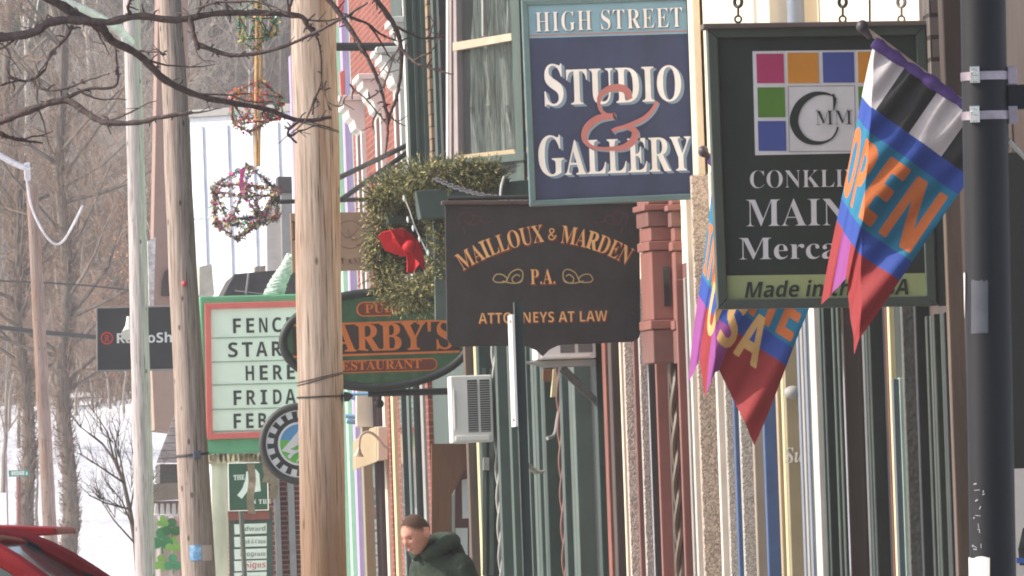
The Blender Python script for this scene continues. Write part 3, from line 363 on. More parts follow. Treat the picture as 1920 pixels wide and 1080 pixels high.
def text(txt, font, p0, p1, cap, Y, mat, parent, name='lettering', offset=0.0, arc=None, slant=0, th=.004, space=.0, smallcaps=None, wide=None, d=(0, 0)):
    """lettering raised TH in front of a board whose face is at Y; baseline from photo point p0 to p1; arc = sagitta in pixels"""
    loops, W = layout(txt, font, space, smallcaps, wide); me = glyph_mesh(loops, offset)
    a = Vector(p0)+Vector(d); b = Vector(p1)+Vector(d); base = b-a; nrm = Vector((base.y, -base.x)).normalized()
    par = ROOT[parent.name]
    for v in me.vertices:
        u = v.co.x/W; y = v.co.y
        if arc:                                   # circular arc through a and b that rises ARC above the chord
            c = base.length; rr = (c*c/4+arc*arc)/(2*arc); half = math.asin(min(1, c/(2*rr))); cen = (a+b)/2 - nrm*(rr-arc)
            th_ = half*(2*u-1); e = base.normalized(); q = cen + (e*sin(th_)+nrm*cos(th_))*(rr+y*cap)
        else: q = a + base*u + nrm*(y*cap) + base.normalized()*(slant*y*cap)
        w = P(q.x, q.y, Y); w.y = Y - .0012 - (th if v.co.z > 0 else 0)
        v.co = w - par
    me.materials.append(mat)
    o = bpy.data.objects.new(name, me); C.objects.link(o); o.parent = parent; ROOT[o.name] = par
    return o
def stroke_poly(pts, w):       # variable-width painted stroke: polygon outline in pixel space
    L_, R_ = [], []
    for i in range(len(pts)):
        a = Vector(pts[max(i-1, 0)]); b = Vector(pts[min(i+1, len(pts)-1)]); t = (b-a).normalized(); n = Vector((-t.y, t.x)); p = Vector(pts[i]); ww = w[i] if hasattr(w, '__len__') else w
        L_.append(p+n*ww/2); R_.append(p-n*ww/2)
    return L_, R_
def spline(pts, k=6):          # Catmull-Rom through points (any dimension)
    pts = [Vector(p) for p in pts]; out = []
    for i in range(len(pts)-1):
        p0, p1, p2, p3 = pts[max(i-1, 0)], pts[i], pts[i+1], pts[min(i+2, len(pts)-1)]
        for j in range(k):
            t = j/k; out.append(.5*((2*p1)+(p2-p0)*t+(2*p0-5*p1+4*p2-p3)*t*t+(3*p1-p0-3*p2+p3)*t**3))
    out.append(pts[-1]); return out
def strokes(mb, list_, Y, th=.004, mi=0):
    for q_, (pts, w) in enumerate(list_):
        th = th+.0004; Y = Y-.0004*(q_ > 0)
        L_, R_ = stroke_poly(pts, w); n = len(pts); rings = []
        for i in range(n):
            rings.append([P(*L_[i], Y)+Vector((0, -.0012, 0)), P(*R_[i], Y)+Vector((0, -.0012, 0)), P(*R_[i], Y)+Vector((0, -th, 0)), P(*L_[i], Y)+Vector((0, -th, 0))])
        mb.loft(rings, mi)
    return mb
# ================================================================== SETTING: ground, road, pavement, hill
m_asph = M('asphalt', (92, 92, 94), rough=.8, var=.25, scale=3, bump=.4, bscale=60)
m_walk = M('pavement', (150, 146, 140), rough=.85, var=.2, scale=2, bump=.3, bscale=40)
m_kerb = M('kerb_granite', (150, 148, 146), rough=.8, var=.2, scale=12, bump=.3)
m_snow = M('snow', (238, 238, 242), rough=.7, var=.05, scale=1.2, bump=.5, bscale=3, spec=.2)
m_paint = M('road_paint', (205, 200, 190), rough=.7, var=.2, scale=4)
XF = 5.6                                          # plane of the shop fronts
def hill_z(x, y):
    def ss(a, b, t):
        t = min(1, max(0, (t-a)/(b-a))); return t*t*(3-2*t)
    z = -.02 + 6.2*ss(228, 345, y) + 58*max(0, min(1, (y-345)/360))
    amp = ss(235, 300, y)
    return z + amp*(.35*sin(x*.31+y*.05)+.3*sin(y*.13-x*.11)+.12*sin(x*1.1+y*.4))
def mat_hill():
    m = bpy.data.materials.new('snowy_hillside'); m.use_nodes = True; t = m.node_tree; N = t.nodes; L = t.links; b = N['Principled BSDF']
    b.inputs['Roughness'].default_value = .8; b.inputs['Specular IOR Level'].default_value = .1
    g = N.new('ShaderNodeNewGeometry'); sp = N.new('ShaderNodeSeparateXYZ'); L.new(g.outputs['Position'], sp.inputs[0])
    n1 = N.new('ShaderNodeTexNoise'); n1.inputs['Scale'].default_value = .35; n1.inputs['Detail'].default_value = 8; n1.inputs['Roughness'].default_value = .7; L.new(g.outputs['Position'], n1.inputs['Vector'])
    n2 = N.new('ShaderNodeTexNoise'); n2.inputs['Scale'].default_value = 2.5; n2.inputs['Detail'].default_value = 8; L.new(g.outputs['Position'], n2.inputs['Vector'])
    mr = N.new('ShaderNodeMapRange'); mr.inputs[1].default_value = 318; mr.inputs[2].default_value = 352; mr.inputs[3].default_value = -.42; mr.inputs[4].default_value = .1; L.new(sp.outputs[1], mr.inputs[0])
    ad = N.new('ShaderNodeMath'); L.new(n1.outputs['Fac'], ad.inputs[0]); L.new(mr.outputs[0], ad.inputs[1])
    cr = N.new('ShaderNodeValToRGB'); cr.color_ramp.elements[0].position = .38; cr.color_ramp.elements[1].position = .5; L.new(ad.outputs[0], cr.inputs[0])
    lt = N.new('ShaderNodeValToRGB'); lt.color_ramp.elements[0].color = lin((66, 58, 52))+(1,); lt.color_ramp.elements[1].color = lin((112, 100, 90))+(1,); L.new(n2.outputs['Fac'], lt.inputs[0])
    mx = N.new('ShaderNodeMix'); mx.data_type = 'RGBA'; L.new(cr.outputs[0], mx.inputs[0]); mx.inputs[6].default_value = lin((222, 218, 217))+(1,); L.new(lt.outputs[0], mx.inputs[7]); L.new(mx.outputs[2], b.inputs['Base Color'])
    bp = N.new('ShaderNodeBump'); bp.inputs['Strength'].default_value = .5; bp.inputs['Distance'].default_value = .3; L.new(n2.outputs['Fac'], bp.inputs['Height']); L.new(bp.outputs[0], b.inputs['Normal'])
    return m
mb = MB()
xs = [-900, -400, -200, -100] + [-60+3*i for i in range(54)] + [140, 250, 450, 900]
ys = [-300, -100, 0, 60, 120, 180, 215] + [222+4*i for i in range(100)] + [650, 750, 900, 1300, 2400]
for y in ys:
    for x in xs: mb.v.append((x, y, hill_z(x, y)))
nx = len(xs)
for j in range(len(ys)-1):
    for i in range(nx-1): mb.f.append((j*nx+i, j*nx+i+1, (j+1)*nx+i+1, (j+1)*nx+i)); mb.m.append(0)
tag(mb.build('ground', mat_hill(), smooth=True, loc=(0, 0, 0)), None, None, kind='structure')
tag(MB().box(-5.2, 2.05, -60, 224, -.5, 0).build('road', m_asph), None, None, kind='structure')
mb = MB()
for k in range(46): mb.box(2.2, 5.95, -20+k*5, -20+k*5+4.985, -.5, .13)
tag(mb.build('pavement', m_walk), None, None, kind='structure')
mb = MB()
for k in range(92): mb.box(2.05, 2.2, -20+k*2.5, -20+k*2.5+2.49, -.5, .132)
tag(mb.build('kerb', m_kerb), None, None, kind='structure')
mb = MB()
for k in range(30): mb.box(-1.65, -1.53, -10+k*8, -10+k*8+3, 0, .004)
tag(mb.build('road_markings', m_paint), None, None, kind='structure')
# ploughed snow along both kerbs
mb = MB()
for x0, x1, h in ((1.2, 2.04, .32), (-6.6, -5.0, .55)):
    n = 90
    rings = []
    for k in range(n):
        y = -20+k*2.6; a = rnd.uniform(.6, 1.1)*h; w = rnd.uniform(.85, 1.0)
        rings.append([(x0+(x1-x0)*(1-w)*.5+(x1-x0)*w*u, y, -.05+a*max(0, sin(pi*u))**.8*(1+.25*rnd.uniform(-1, 1))) for u in (0, .12, .3, .5, .7, .88, 1)])
    mb.loft(rings, closed=False, cap=False)
tag(mb.build('snow', m_snow, smooth=True), None, None, kind='structure')

# ================================================================== HILLSIDE WOODS
m_bark = M('grey_bark', (140, 128, 118), rough=.9, var=.3, scale=9, stretch=(1, 1, .2), bump=.5)
m_twig = M('grey_twigs', (160, 148, 138), rough=.9, var=.3, scale=.6)
m_twig2 = M('brown_twigs', (122, 102, 88), rough=.9, var=.3, scale=.6)
m_pale = M('pale_bark', (212, 202, 192), rough=.85, var=.3, scale=6, stretch=(1, 1, .4))
m_need = M('conifer_needles', (84, 98, 70), rough=.8, var=.35, scale=2)
m_rust = M('rust_leaves', (172, 118, 86), rough=.8, var=.35, scale=1.5)
def grow(mb, tw, p, d, ln, r, lvl, maxl, rg, spread=.75, upb=.12, nch=(4, 6), wig=.2, minr=.008):
    pts = [Vector(p)]; d = Vector(d).normalized(); k = max(3, int(ln/.5)) if lvl == 0 else 4
    for i in range(k):
        d = (d + Vector((rg.uniform(-1, 1), rg.uniform(-1, 1), rg.uniform(-.6, .9)))*wig*(.35 if lvl == 0 else 1) + Vector((0, 0, upb))).normalized()
        pts.append(pts[-1]+d*ln/k)
    rad = [max(minr*.6, r*(1-.75*i/k)) for i in range(k+1)]
    (mb if lvl < 2 else tw).tube(pts, rad, 7 if lvl == 0 else (5 if lvl == 1 else 3), cap=lvl == 0)
    if lvl >= maxl: return
    n = rg.randint(*nch) + (5 if lvl == 0 else 0)
    for c in range(n):
        t = rg.uniform(.28, 1) if lvl == 0 else rg.uniform(.15, 1)
        i = min(k-1, int(t*k)); q = pts[i].lerp(pts[i+1], t*k-i)
        ax = (pts[i+1]-pts[i]).normalized(); o = ax.orthogonal().normalized(); o = Matrix.Rotation(rg.uniform(0, 2*pi), 3, ax) @ o
        nd = (ax*(1-spread*.5) + o*spread*rg.uniform(.6, 1.2)).normalized()
        grow(mb, tw, q, nd, ln*rg.uniform(.36, .58), max(minr, r*(1-.75*t)*rg.uniform(.4, .6)), lvl+1, maxl, rg, spread, upb, nch, wig*1.15, minr)
protos = []
def bare(name, label, seed, h, r, mats, group, **kw):
    rg = random.Random(seed); a, t = MB(), MB()
    grow(a, t, (0, 0, -.6), (rg.uniform(-.08, .08), 0, 1), h, r, 0, 4, rg, **kw)
    root = thing(name, label, 'tree', (0, 0, 0), group)
    a.build('trunk', mats[0], root, smooth=True); t.build('crown', mats[1], root)
    return root
GW = 'bare trees on the wooded hillside'
bt = [bare('bare_tree', 'bare grey leafless tree on the wooded hillside behind the street', 11, 11, .16, (m_bark, m_twig), GW, wig=.2),
      bare('bare_tree', 'bare grey leafless tree on the wooded hillside behind the street', 12, 13, .17, (m_bark, m_twig), GW, spread=.6, wig=.16),
      bare('bare_tree', 'bare pale barked tree among the brown trees of the hillside', 13, 13, .13, (m_pale, m_twig), 'pale barked trees on the hillside', spread=.55, upb=.2, wig=.14),
      bare('bare_tree', 'bare brown twiggy tree on the wooded hillside behind the street', 14, 9, .14, (m_bark, m_twig2), 'brown twiggy trees on the hillside', spread=.9, upb=.04, wig=.28)]
def conifer(seed, h):
    rg = random.Random(seed); a, t = MB(), MB()
    a.tube([(0, 0, -.5), (0.1, 0, h*.5), (0, 0, h)], [.17, .1, .02], 6)
    z = h*.22
    while z < h*.98:
        f = 1-(z-h*.2)/(h*.8); nb = rg.randint(4, 6); a0 = rg.uniform(0, 6)
        for b in range(nb):
            an = a0+2*pi*b/nb+rg.uniform(-.3, .3); ln = (.35+f*2.3)*rg.uniform(.55, 1.1)
            p = Vector((0, 0, z)); dr = Vector((cos(an), sin(an), rg.uniform(-.35, .1)))
            a.tube([p, p+dr*ln], [.025, .008], 3, cap=False)
            for s in range(int(9+ln*9)):
                q = p+dr*ln*rg.uniform(.15, 1.02)+Vector((rg.uniform(-1, 1), rg.uniform(-1, 1), rg.uniform(-.8, .3)))*.2
                u = Vector((rg.uniform(-1, 1), rg.uniform(-1, 1), rg.uniform(-.7, .3))).normalized()*rg.uniform(.12, .28); w = u.orthogonal().normalized()*rg.uniform(.03, .07)
                t.add([q-u-w, q+u-w*.3, q+u+w*.3, q-u+w], [(0, 1, 2, 3)])
        z += rg.uniform(.3, .55)
    root = thing('conifer_tree', 'dark green thin conifer on the wooded hillside', 'tree', (0, 0, 0), 'conifers on the wooded hillside')
    a.build('trunk', m_bark, root, smooth=True); t.build('crown', m_need, root); return root
ct = [conifer(21, 13), conifer(22, 16), conifer(23, 11)]
def rustbush(seed, h):
    rg = random.Random(seed); a, t = MB(), MB(); tips = []
    for s in range(9):
        p = Vector((rg.uniform(-.5, .5), rg.uniform(-.5, .5), -.2)); tw = MB()
        grow(a, a, p, (rg.uniform(-.5, .5), rg.uniform(-.5, .5), 1), h*rg.uniform(.6, 1), .035, 1, 3, rg, nch=(4, 6), minr=.007)
    vs = a.v
    for i in range(1500):
        q = Vector(rg.choice(vs))+Vector((rg.uniform(-1, 1), rg.uniform(-1, 1), rg.uniform(-1, 1)))*.18
        if q.z < .5: continue
        u = Vector((rg.uniform(-1, 1), rg.uniform(-1, 1), rg.uniform(-1, .3))).normalized()*rg.uniform(.04, .09); w = u.orthogonal().normalized()*.035
        t.add([q-u, q+w, q+u, q-w], [(0, 1, 2, 3)])
    root = thing('shrub', 'rust brown shrub holding dry leaves on the hillside', 'shrub', (0, 0, 0), 'rust brown shrubs on the hillside')
    a.build('stem', m_twig2, root); t.build('foliage', m_rust, root); return root
rb = [rustbush(31, 4), rustbush(32, 5), rustbush(33, 3.2)]
used = set()
def plant(proto, x, y, sc, rz):
    o = proto if proto.name not in used else copy_tree(proto); used.add(proto.name)
    o.location = (x, y, hill_z(x, y)); o.rotation_euler = (rnd.uniform(-.05, .05), rnd.uniform(-.05, .05), rz); o.scale = (sc,)*3
def scatter(n, protos_, pxr, yr, scr, wide=.22):
    for i in range(n):
        y = rnd.uniform(*yr); px = rnd.uniform(*pxr)
        x = (px+137)*y/FPX
        if rnd.random() < wide: x = rnd.uniform(-12, 32)
        plant(protos_[i % len(protos_)], x, y, rnd.uniform(*scr), rnd.uniform(0, 6.3))
scatter(34, [rb[0], rb[1], rb[2]], (-40, 380), (338, 400), (.7, 1.1))
scatter(34, [bt[3], bt[0]], (-60, 420), (345, 400), (.55, .9))
scatter(20, [bt[0], bt[1], bt[3]], (-60, 620), (400, 470), (.8, 1.15))
scatter(46, [ct[0], ct[1], ct[2]], (-80, 330), (405, 470), (.75, 1.05))
scatter(24, [bt[2], bt[1], bt[2]], (-40, 560), (400, 470), (.8, 1.1))
scatter(16, [bt[0], bt[1]], (330, 660), (395, 475), (.7, 1.1), .1)
for px, Y, sc in ((-25, 270, .42), (8, 285, .5), (40, 300, .46), (70, 268, .36), (95, 310, .5), (22, 318, .55), (150, 332, .42), (182, 336, .36), (215, 334, .4), (240, 330, .34), (-60, 300, .5), (118, 326, .45)): plant((bt[3], bt[0])[int(Y) % 2], P(px, 1000, Y).x, Y, sc, px*.7)
# brushwood too thick to count
mb = MB()
for i in range(5200):
    y = rnd.uniform(336, 480); x = rnd.uniform(-10, 34) if rnd.random() < .4 else (rnd.uniform(-60, 620)+137)*y/FPX
    p = Vector((x, y, hill_z(x, y)-.1)); q = p+Vector((rnd.uniform(-.7, .7), rnd.uniform(-.7, .7), rnd.uniform(.6, 2.4))); m_ = p.lerp(q, .5)+Vector((rnd.uniform(-.2, .2), 0, 0))
    mb.tube([p, m_, q], [.02, .013, .005], 3, cap=False)
    s = m_; mb.tube([s, s+Vector((rnd.uniform(-.6, .6), rnd.uniform(-.5, .5), rnd.uniform(.3, .9)))], [.01, .004], 3, cap=False)
tag(mb.build('undergrowth', m_twig2, loc=(0, 0, 0)), 'brown brushwood covering the floor of the hillside woods', 'undergrowth', kind='stuff')

# three thick old trunks at the foot of the slope, and the leaning sapling beside the third pole
def big_tree(label, px, py, Y, wpx, lean, seed, h=16):
    rg = random.Random(seed); a, t = MB(), MB(); b = P(px, py, Y); z0 = hill_z(b.x, Y)
    p = Vector((b.x, Y, z0-.3)); r = wpx*Y/FPX/2
    n = 14; pts = [p+Vector((lean*h*(i/n)+.1*sin(i*1.3+seed), .1*cos(i*1.7), h*i/n)) for i in range(n+1)]
    a.tube(pts, [r*(1.35 if i == 0 else 1-.6*i/n)*(1+.07*sin(i*2.1+seed)) for i in range(n+1)], 12)
    for i in range(22):
        k = rg.uniform(.3, .98); j = min(n-1, int(k*n)); q = pts[j].lerp(pts[j+1], k*n-j); an = rg.uniform(0, 6.3)
        grow(a, t, q, (cos(an), sin(an)*.6, rg.uniform(.1, .9)), rg.uniform(1.8, 4.2), r*.28, 1, 4, rg, nch=(4, 5), minr=.009)
    for i in range(1500):                         # shaggy twigs and dead vine on the bark
        k = rg.uniform(.05, .8); j = min(n-1, int(k*n)); q = pts[j].lerp(pts[j+1], k*n-j); an = rg.uniform(0, 6.3)
        s = q+Vector((cos(an), sin(an), 0))*r*.8; t.tube([s, s+Vector((cos(an)*.12, sin(an)*.12, rg.uniform(-.1, .35)))], [.012, .006], 3, cap=False)
    root = thing('bare_tree', label, 'tree', p+Vector((0, 0, .3)))
    a.build('trunk', m_shag, root, smooth=True); t.build('crown', m_twig2, root)
m_shag = M('shaggy_bark', (104, 94, 86), rough=.95, var=.4, scale=7, stretch=(1, 1, .25), bump=1, bscale=20)
big_tree('thick shaggy trunked bare tree behind the small green street name sign', 57, 975, 246, 30, -.012, 3)
big_tree('thick shaggy trunked bare tree close beside the farthest leftmost utility pole', 124, 1000, 240, 34, .02, 5)
def sapling():
    rg = random.Random(9); a, t = MB(), MB(); Y = 150
    path = [(258, 1075), (254, 1020), (244, 960), (232, 905), (214, 862), (192, 832), (165, 812)]
    pts = [P(x, y, Y+i*.2) for i, (x, y) in enumerate(path)]; g = Vector((pts[0].x+.02, Y, 0)); pts = [g-Vector((0, 0, .1))]+pts
    a.tube(pts, [.05, .042, .04, .036, .03, .024, .016, .008], 7)
    for k, (x, y, x2, y2) in enumerate([(254, 1020, 180, 925), (244, 960, 250, 840), (236, 915, 205, 800), (232, 905, 150, 850), (214, 862, 175, 770), (244, 955, 165, 928), (222, 880, 225, 790), (254, 1000, 290, 890), (192, 832, 150, 800), (248, 985, 200, 905)]):
        p, q = P(x, y, Y), P(x2, y2, Y+rg.uniform(-.6, .6)); m_ = p.lerp(q, .5)+Vector((rg.uniform(-.08, .08), 0, rg.uniform(-.05, .08)))
        a.tube([p, m_, q], [.018, .012, .005], 5)
        for j in range(9):
            s = p.lerp(q, rg.uniform(.2, 1)); d = (q-p).normalized()+Vector((rg.uniform(-.8, .8), rg.uniform(-.5, .5), rg.uniform(-.1, .8)))
            grow(t, t, s, d, rg.uniform(.25, .55), .008, 3, 4, rg, nch=(2, 4), minr=.004)
    root = thing('bare_tree', 'slender dark sapling leaning left over snow beside the pale grey pole', 'tree', g)
    a.build('trunk', m_dark_bark, root, smooth=True); t.build('crown', m_dark_bark, root)
m_dark_bark = M('dark_bark', (84, 72, 66), rough=.9, var=.3, scale=20, bump=.4)
sapling()
# ================================================================== BUILDINGS
GLASS = Mglass('shop_glass', (52, 56, 56)); GLASS_SEE = Mglass('window_glass', (60, 64, 64), .72)
grn = M('green_paint', (72, 86, 80), rough=.5, var=.12, scale=3, dirt=.2); grn_l = M('grey_green_paint', (88, 100, 93), rough=.5, var=.12, scale=3, dirt=.2)
grn_d = M('dark_green_paint', (52, 66, 60), rough=.5, var=.15, scale=4, dirt=.2)
blk = M('black_paint', (44, 46, 46), rough=.5, var=.2, scale=6); brn = M('dark_brown_paint', (72, 60, 54), rough=.6, var=.25, scale=5, stretch=(1, 1, .3))
cream = M('cream_paint', (226, 212, 188), rough=.6, var=.08, scale=2, dirt=.18); white = M('white_paint', (226, 222, 216), rough=.5, var=.05, scale=2, dirt=.12)
peb = Mpebble('pebble_dash', (198, 188, 176), 70, .28); peb2 = Mpebble('grey_pebble_dash', (180, 175, 168), 80, .22); peb_b = Mpebble('brown_pebble_dash', (182, 166, 152), 70, .28)
salm = M('salmon_paint', (136, 92, 84), rough=.6, var=.1, scale=3, dirt=.22); salm_d = M('dull_salmon_paint', (118, 84, 78), rough=.6, var=.12, scale=3, dirt=.25)
blue = M('blue_paint', (66, 90, 130), rough=.5, var=.12, scale=4, dirt=.2); tan = M('tan_paint', (144, 134, 108), rough=.6, var=.08, scale=3); tan_l = M('light_tan_paint', (166, 148, 118), rough=.6, var=.08, scale=3)
yel = M('pale_yellow_paint', (206, 192, 150), rough=.6, var=.06); silv = M('silver_blue_paint', (128, 136, 150), rough=.45, var=.08, metal=.1)
redb = M('worn_red_paint', (128, 76, 64), rough=.7, var=.4, scale=9, stretch=(1, 1, .2), col2=(92, 62, 54)); gryb = M('grey_blue_paint', (92, 100, 106), rough=.5, var=.08)
mint = M('mint_paint', (170, 200, 182), rough=.6, var=.06, dirt=.1); lav = M('lavender_paint', (178, 156, 200), rough=.6, var=.06); pink = M('pink_paint', (222, 132, 128), rough=.6, var=.06)
gry = M('grey_paint', (150, 148, 144), rough=.6, var=.1); gry_d = M('grey_roughcast', (92, 92, 88), rough=.9, var=.25, scale=30, bump=.5); rust = M('rust_red_paint', (98, 58, 48), rough=.6, var=.2)
taupe = M('taupe_paint', (150, 138, 124), rough=.7, var=.1, scale=2, dirt=.2); mintg = M('pale_sea_green_paint', (168, 190, 178), rough=.5, var=.08)
brick = Mbrick('red_brick', (136, 74, 64), (150, 118, 106), ms=.009, var=.25); brick_d = Mbrick('dark_red_brick', (124, 62, 54), (170, 140, 128)); shing = Mbrick('tan_shingles', (150, 126, 104), (84, 70, 60), bw=.16, rh=.13, var=.22, ms=.008, bump=1)
wood_b = M('varnished_wood', (112, 76, 52), rough=.45, var=.25, scale=7, stretch=(1, 1, .12)); wood_o = M('old_brown_wood', (98, 84, 74), rough=.7, var=.35, scale=9, stretch=(1, 1, .1))
roof_d = M('dark_roofing', (74, 70, 70), rough=.9, var=.25, scale=6, bump=.4); gshing = Mbrick('grey_roof_shingles', (120, 112, 110), (70, 66, 66), bw=.3, rh=.14, var=.2, ms=.01, bump=.8)
pale_note = M('paper', (222, 222, 216), rough=.8, var=.05)

YR = 900                                          # the picture row where the stripes of the shop fronts were measured
def building(name, label, y0, y1, h, wallmat, low=None, depth=10, xf=XF):
    t = thing(name, label, 'building', (xf+depth/2, (y0+y1)/2, .13))
    MB().box(xf+.02, xf+depth, y0+.003, y1-.003, -.3 if not low else 3.5, h).build('wall', wallmat, t)
    if low: MB().box(xf+.02, xf+depth, y0+.003, y1-.003, -.3, 3.497).build('shop_front_wall', low, t)
    MB().box(xf+.1, xf+depth-.1, y0+.1, y1-.1, h, h+.25).box(xf-.02, xf+.25, y0+.02, y1-.02, h+.003, h+.4).build('roof', roof_d, t)
    return t
def stripe(t, name, xl, xr, mat, z0=.14, z1=3.5, X=XF, back=.35, label=None, bevel=.006, nose=0.0):
    """a projecting upright whose near face spans xl..xr in the photograph (measured at row YR); its far edge is on plane X"""
    Y = DF(xr, YR, X); XL = P(xl, YR, Y).x
    o = MB().box(XL, X+.06, Y+nose, Y+back, z0, z1).build(name, mat, t, bevel=bevel)
    if label: o['label'] = label
    return o
def flush(t, name, xl, xr, mat, z0=.14, z1=3.5, X=XF, label=None, proud=.012):
    """a piece lying in the wall plane X that the photograph shows, foreshortened, between xl and xr"""
    Ya, Yb = DF(xr, YR, X), DF(xl, YR, X)
    o = MB().box(X-proud, X+.05, Ya+.004, Yb, z0, z1).build(name, mat, t)
    if label: o['label'] = label
    return o

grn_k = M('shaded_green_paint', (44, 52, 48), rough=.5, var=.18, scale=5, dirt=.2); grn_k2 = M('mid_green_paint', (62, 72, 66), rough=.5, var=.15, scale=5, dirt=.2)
# ---- A: nearest shop, dark brown, at the right edge of the picture
yA = DF(1748, YR, XF)
bA = building('shop_building', 'nearest dark brown shop with shingled corner behind the black lamp post', 40, yA, 7.5, brn)
olv = M('dark_olive_paint', (56, 60, 54), var=.15, rough=.5, scale=6)
for nm, xl, xr, mm in (('pilaster', 1748, 1756, olv), ('moulding', 1756.4, 1761, grn_k2), ('pilaster', 1761.4, 1776, olv), ('moulding', 1776.4, 1780, grn_k2), ('pilaster', 1780.4, 1788, blk)): stripe(bA, nm, xl, xr, mm, z1=2.72, back=.1)
stripe(bA, 'door_post', 1790, 1812, wood_o, z1=3.5, back=.12)
Yu = DF(1820, 300, XF)-.3
MB().box(P(1776, 300, Yu).x, XF+.05, Yu, Yu+.2, 3.51, 7.4).build('corner_board', brn, bA, bevel=.01)
Yw = DF(1990, YR, XF); MB().box(P(1830, YR, Yw).x, XF+.05, Yw-.03, Yw-.004, 1.0, 3.4).build('window', GLASS, bA)
sh = Mbrick('grey_shingles', (118, 110, 104), (66, 60, 58), bw=.2, rh=.12, var=.2, bump=1)
Ys = DF(1775, 60, XF); MB().box(P(1742, 60, Ys).x, P(1765, 60, Ys).x, Ys-.05, Ys+.3, ZG(1750, 165, Ys), 7.3).build('shingled_corner', sh, bA)
MB().box(P(1765, 60, Ys).x, XF+.02, Ys-.02, Ys+.3, ZG(1750, 230, Ys), 7.3).build('corner_board', brn, bA)
softw2 = M('weathered_white_paint', (212, 202, 192), rough=.6, var=.08, dirt=.2)
# ---- B: dark green shop front (the mercantile)
yB = DF(1536, YR, XF)
bB = building('shop_building', 'dark green wooden shop front under the green mercantile sign', yA, yB, 7.6, cream, grn_k)
for nm, a, b, m, z1 in [('door_edge', 1668, 1672, blk, 3.2), ('door_edge', 1672, 1677, rust, 3.2), ('door_edge', 1677, 1681, yel, 3.2), ('pilaster', 1702, 1726, gry_d, 3.3), ('pilaster', 1727, 1747, blk, 3.3),
                        ('pilaster', 1640, 1668, grn_k, 3.3), ('window_frame', 1628, 1633, M('dull_grey_paint', (104, 106, 108)), 3.2), ('window_frame', 1634, 1638, grn_k2, 3.2), ('window', 1590, 1627, Mglass('brown_glass', (72, 62, 58)), 3.2),
                        ('pilaster', 1572, 1580, grn_k2, 3.3), ('pilaster', 1581, 1590, grn_k2, 3.3), ('pilaster', 1554, 1572, grn_k, 3.3), ('moulding', 1547, 1553, grn_k2, 3.3)]:
    stripe(bB, nm, a, b, m, z1=z1, back=.1)
Yd = DF(1701, YR, XF)                             # open door leaf, grey blue with a pale edge
MB().box(P(1681, YR, Yd).x, P(1692, YR, Yd).x, Yd, Yd+.12, .14, ZG(1690, 710, Yd)).box(P(1692.2, YR, Yd).x, P(1700, YR, Yd).x, Yd-.01, Yd+.1, .14, ZG(1690, 708, Yd), 1).build('door', [gryb, mintg], bB, bevel=.004)
stripe(bB, 'moulding', 1536, 1546, softw2, z1=3.3, label='bright white corner strip')
MB().box(XF-.16, XF+.1, yA+.02, yB-.3, 3.32, 3.62).build('cornice', grn_d, bB, bevel=.02)
# white upper wall with a downpipe above the sign
Yp = DF(1500, 20, XF-.1); mb = MB().cyl((P(1492, 20, Yp).x, Yp, 3.7), (P(1492, 20, Yp).x, Yp, 7.5), .055, n=12)
mb.build('downpipe', silv, bB, smooth=True)
MB().box(XF-.28, XF+.1, yB-.8, yB-.02, 3.63, 7.6).build('corner_pier', cream, bB)
MB().box(XF-.55, XF+.3, yA+.02, yB-.02, 7.35, 7.62).build('eaves', taupe, bB, bevel=.02)
softw = M('soft_white_paint', (206, 198, 188), rough=.6, var=.08, dirt=.2)
# ---- C: cream shop with pebble dashed piers and blue trim
yC = DF(1302, YR, XF)
bC = building('shop_building', 'cream shop with pebble dashed piers and blue trim between two wall signs', yB, yC, 7.4, cream, taupe)
for nm, a, b, m in [('downpipe', 1505, 1512, silv), ('downpipe', 1512, 1519, gry), ('downpipe', 1519, 1527, silv), ('pilaster', 1527, 1535, grn), ('signboard', 1478.5, 1504, tan), ('moulding', 1473, 1478, yel), ('pilaster', 1462.5, 1473, tan_l),
                    ('pilaster', 1436, 1462, blue), ('recess_wall', 1416, 1436, taupe), ('pier', 1392, 1416, peb2), ('moulding', 1381, 1391.5, blue), ('pier', 1365.5, 1381, peb2), ('moulding', 1350.5, 1365, softw), ('pier', 1316, 1350, peb_b), ('moulding', 1304, 1315.5, softw)]:
    stripe(bC, nm, a, b, m, z1=4.05, back=.12)
Yc = DF(1504, YR, XF)
text('Su', 'f', (1472, 868), (1508, 865), 28, Yc, white, bC, th=.003)
MB().ball(P(1486, 736, Yc-.12), .055, sc=(1, 1, .8)).tube([P(1486, 736, Yc-.12), P(1500, 742, Yc-.02), P(1500, 742, Yc+.05)], .02, 8).build('wall_lamp', gry, bC, smooth=True)
Yt = DF(1315, 100, XF); MB().box(P(1300, 100, Yt).x, XF, Yt, Yt+.4, 4.06, 7.4).build('corner_pier', cream, bC, bevel=.01)
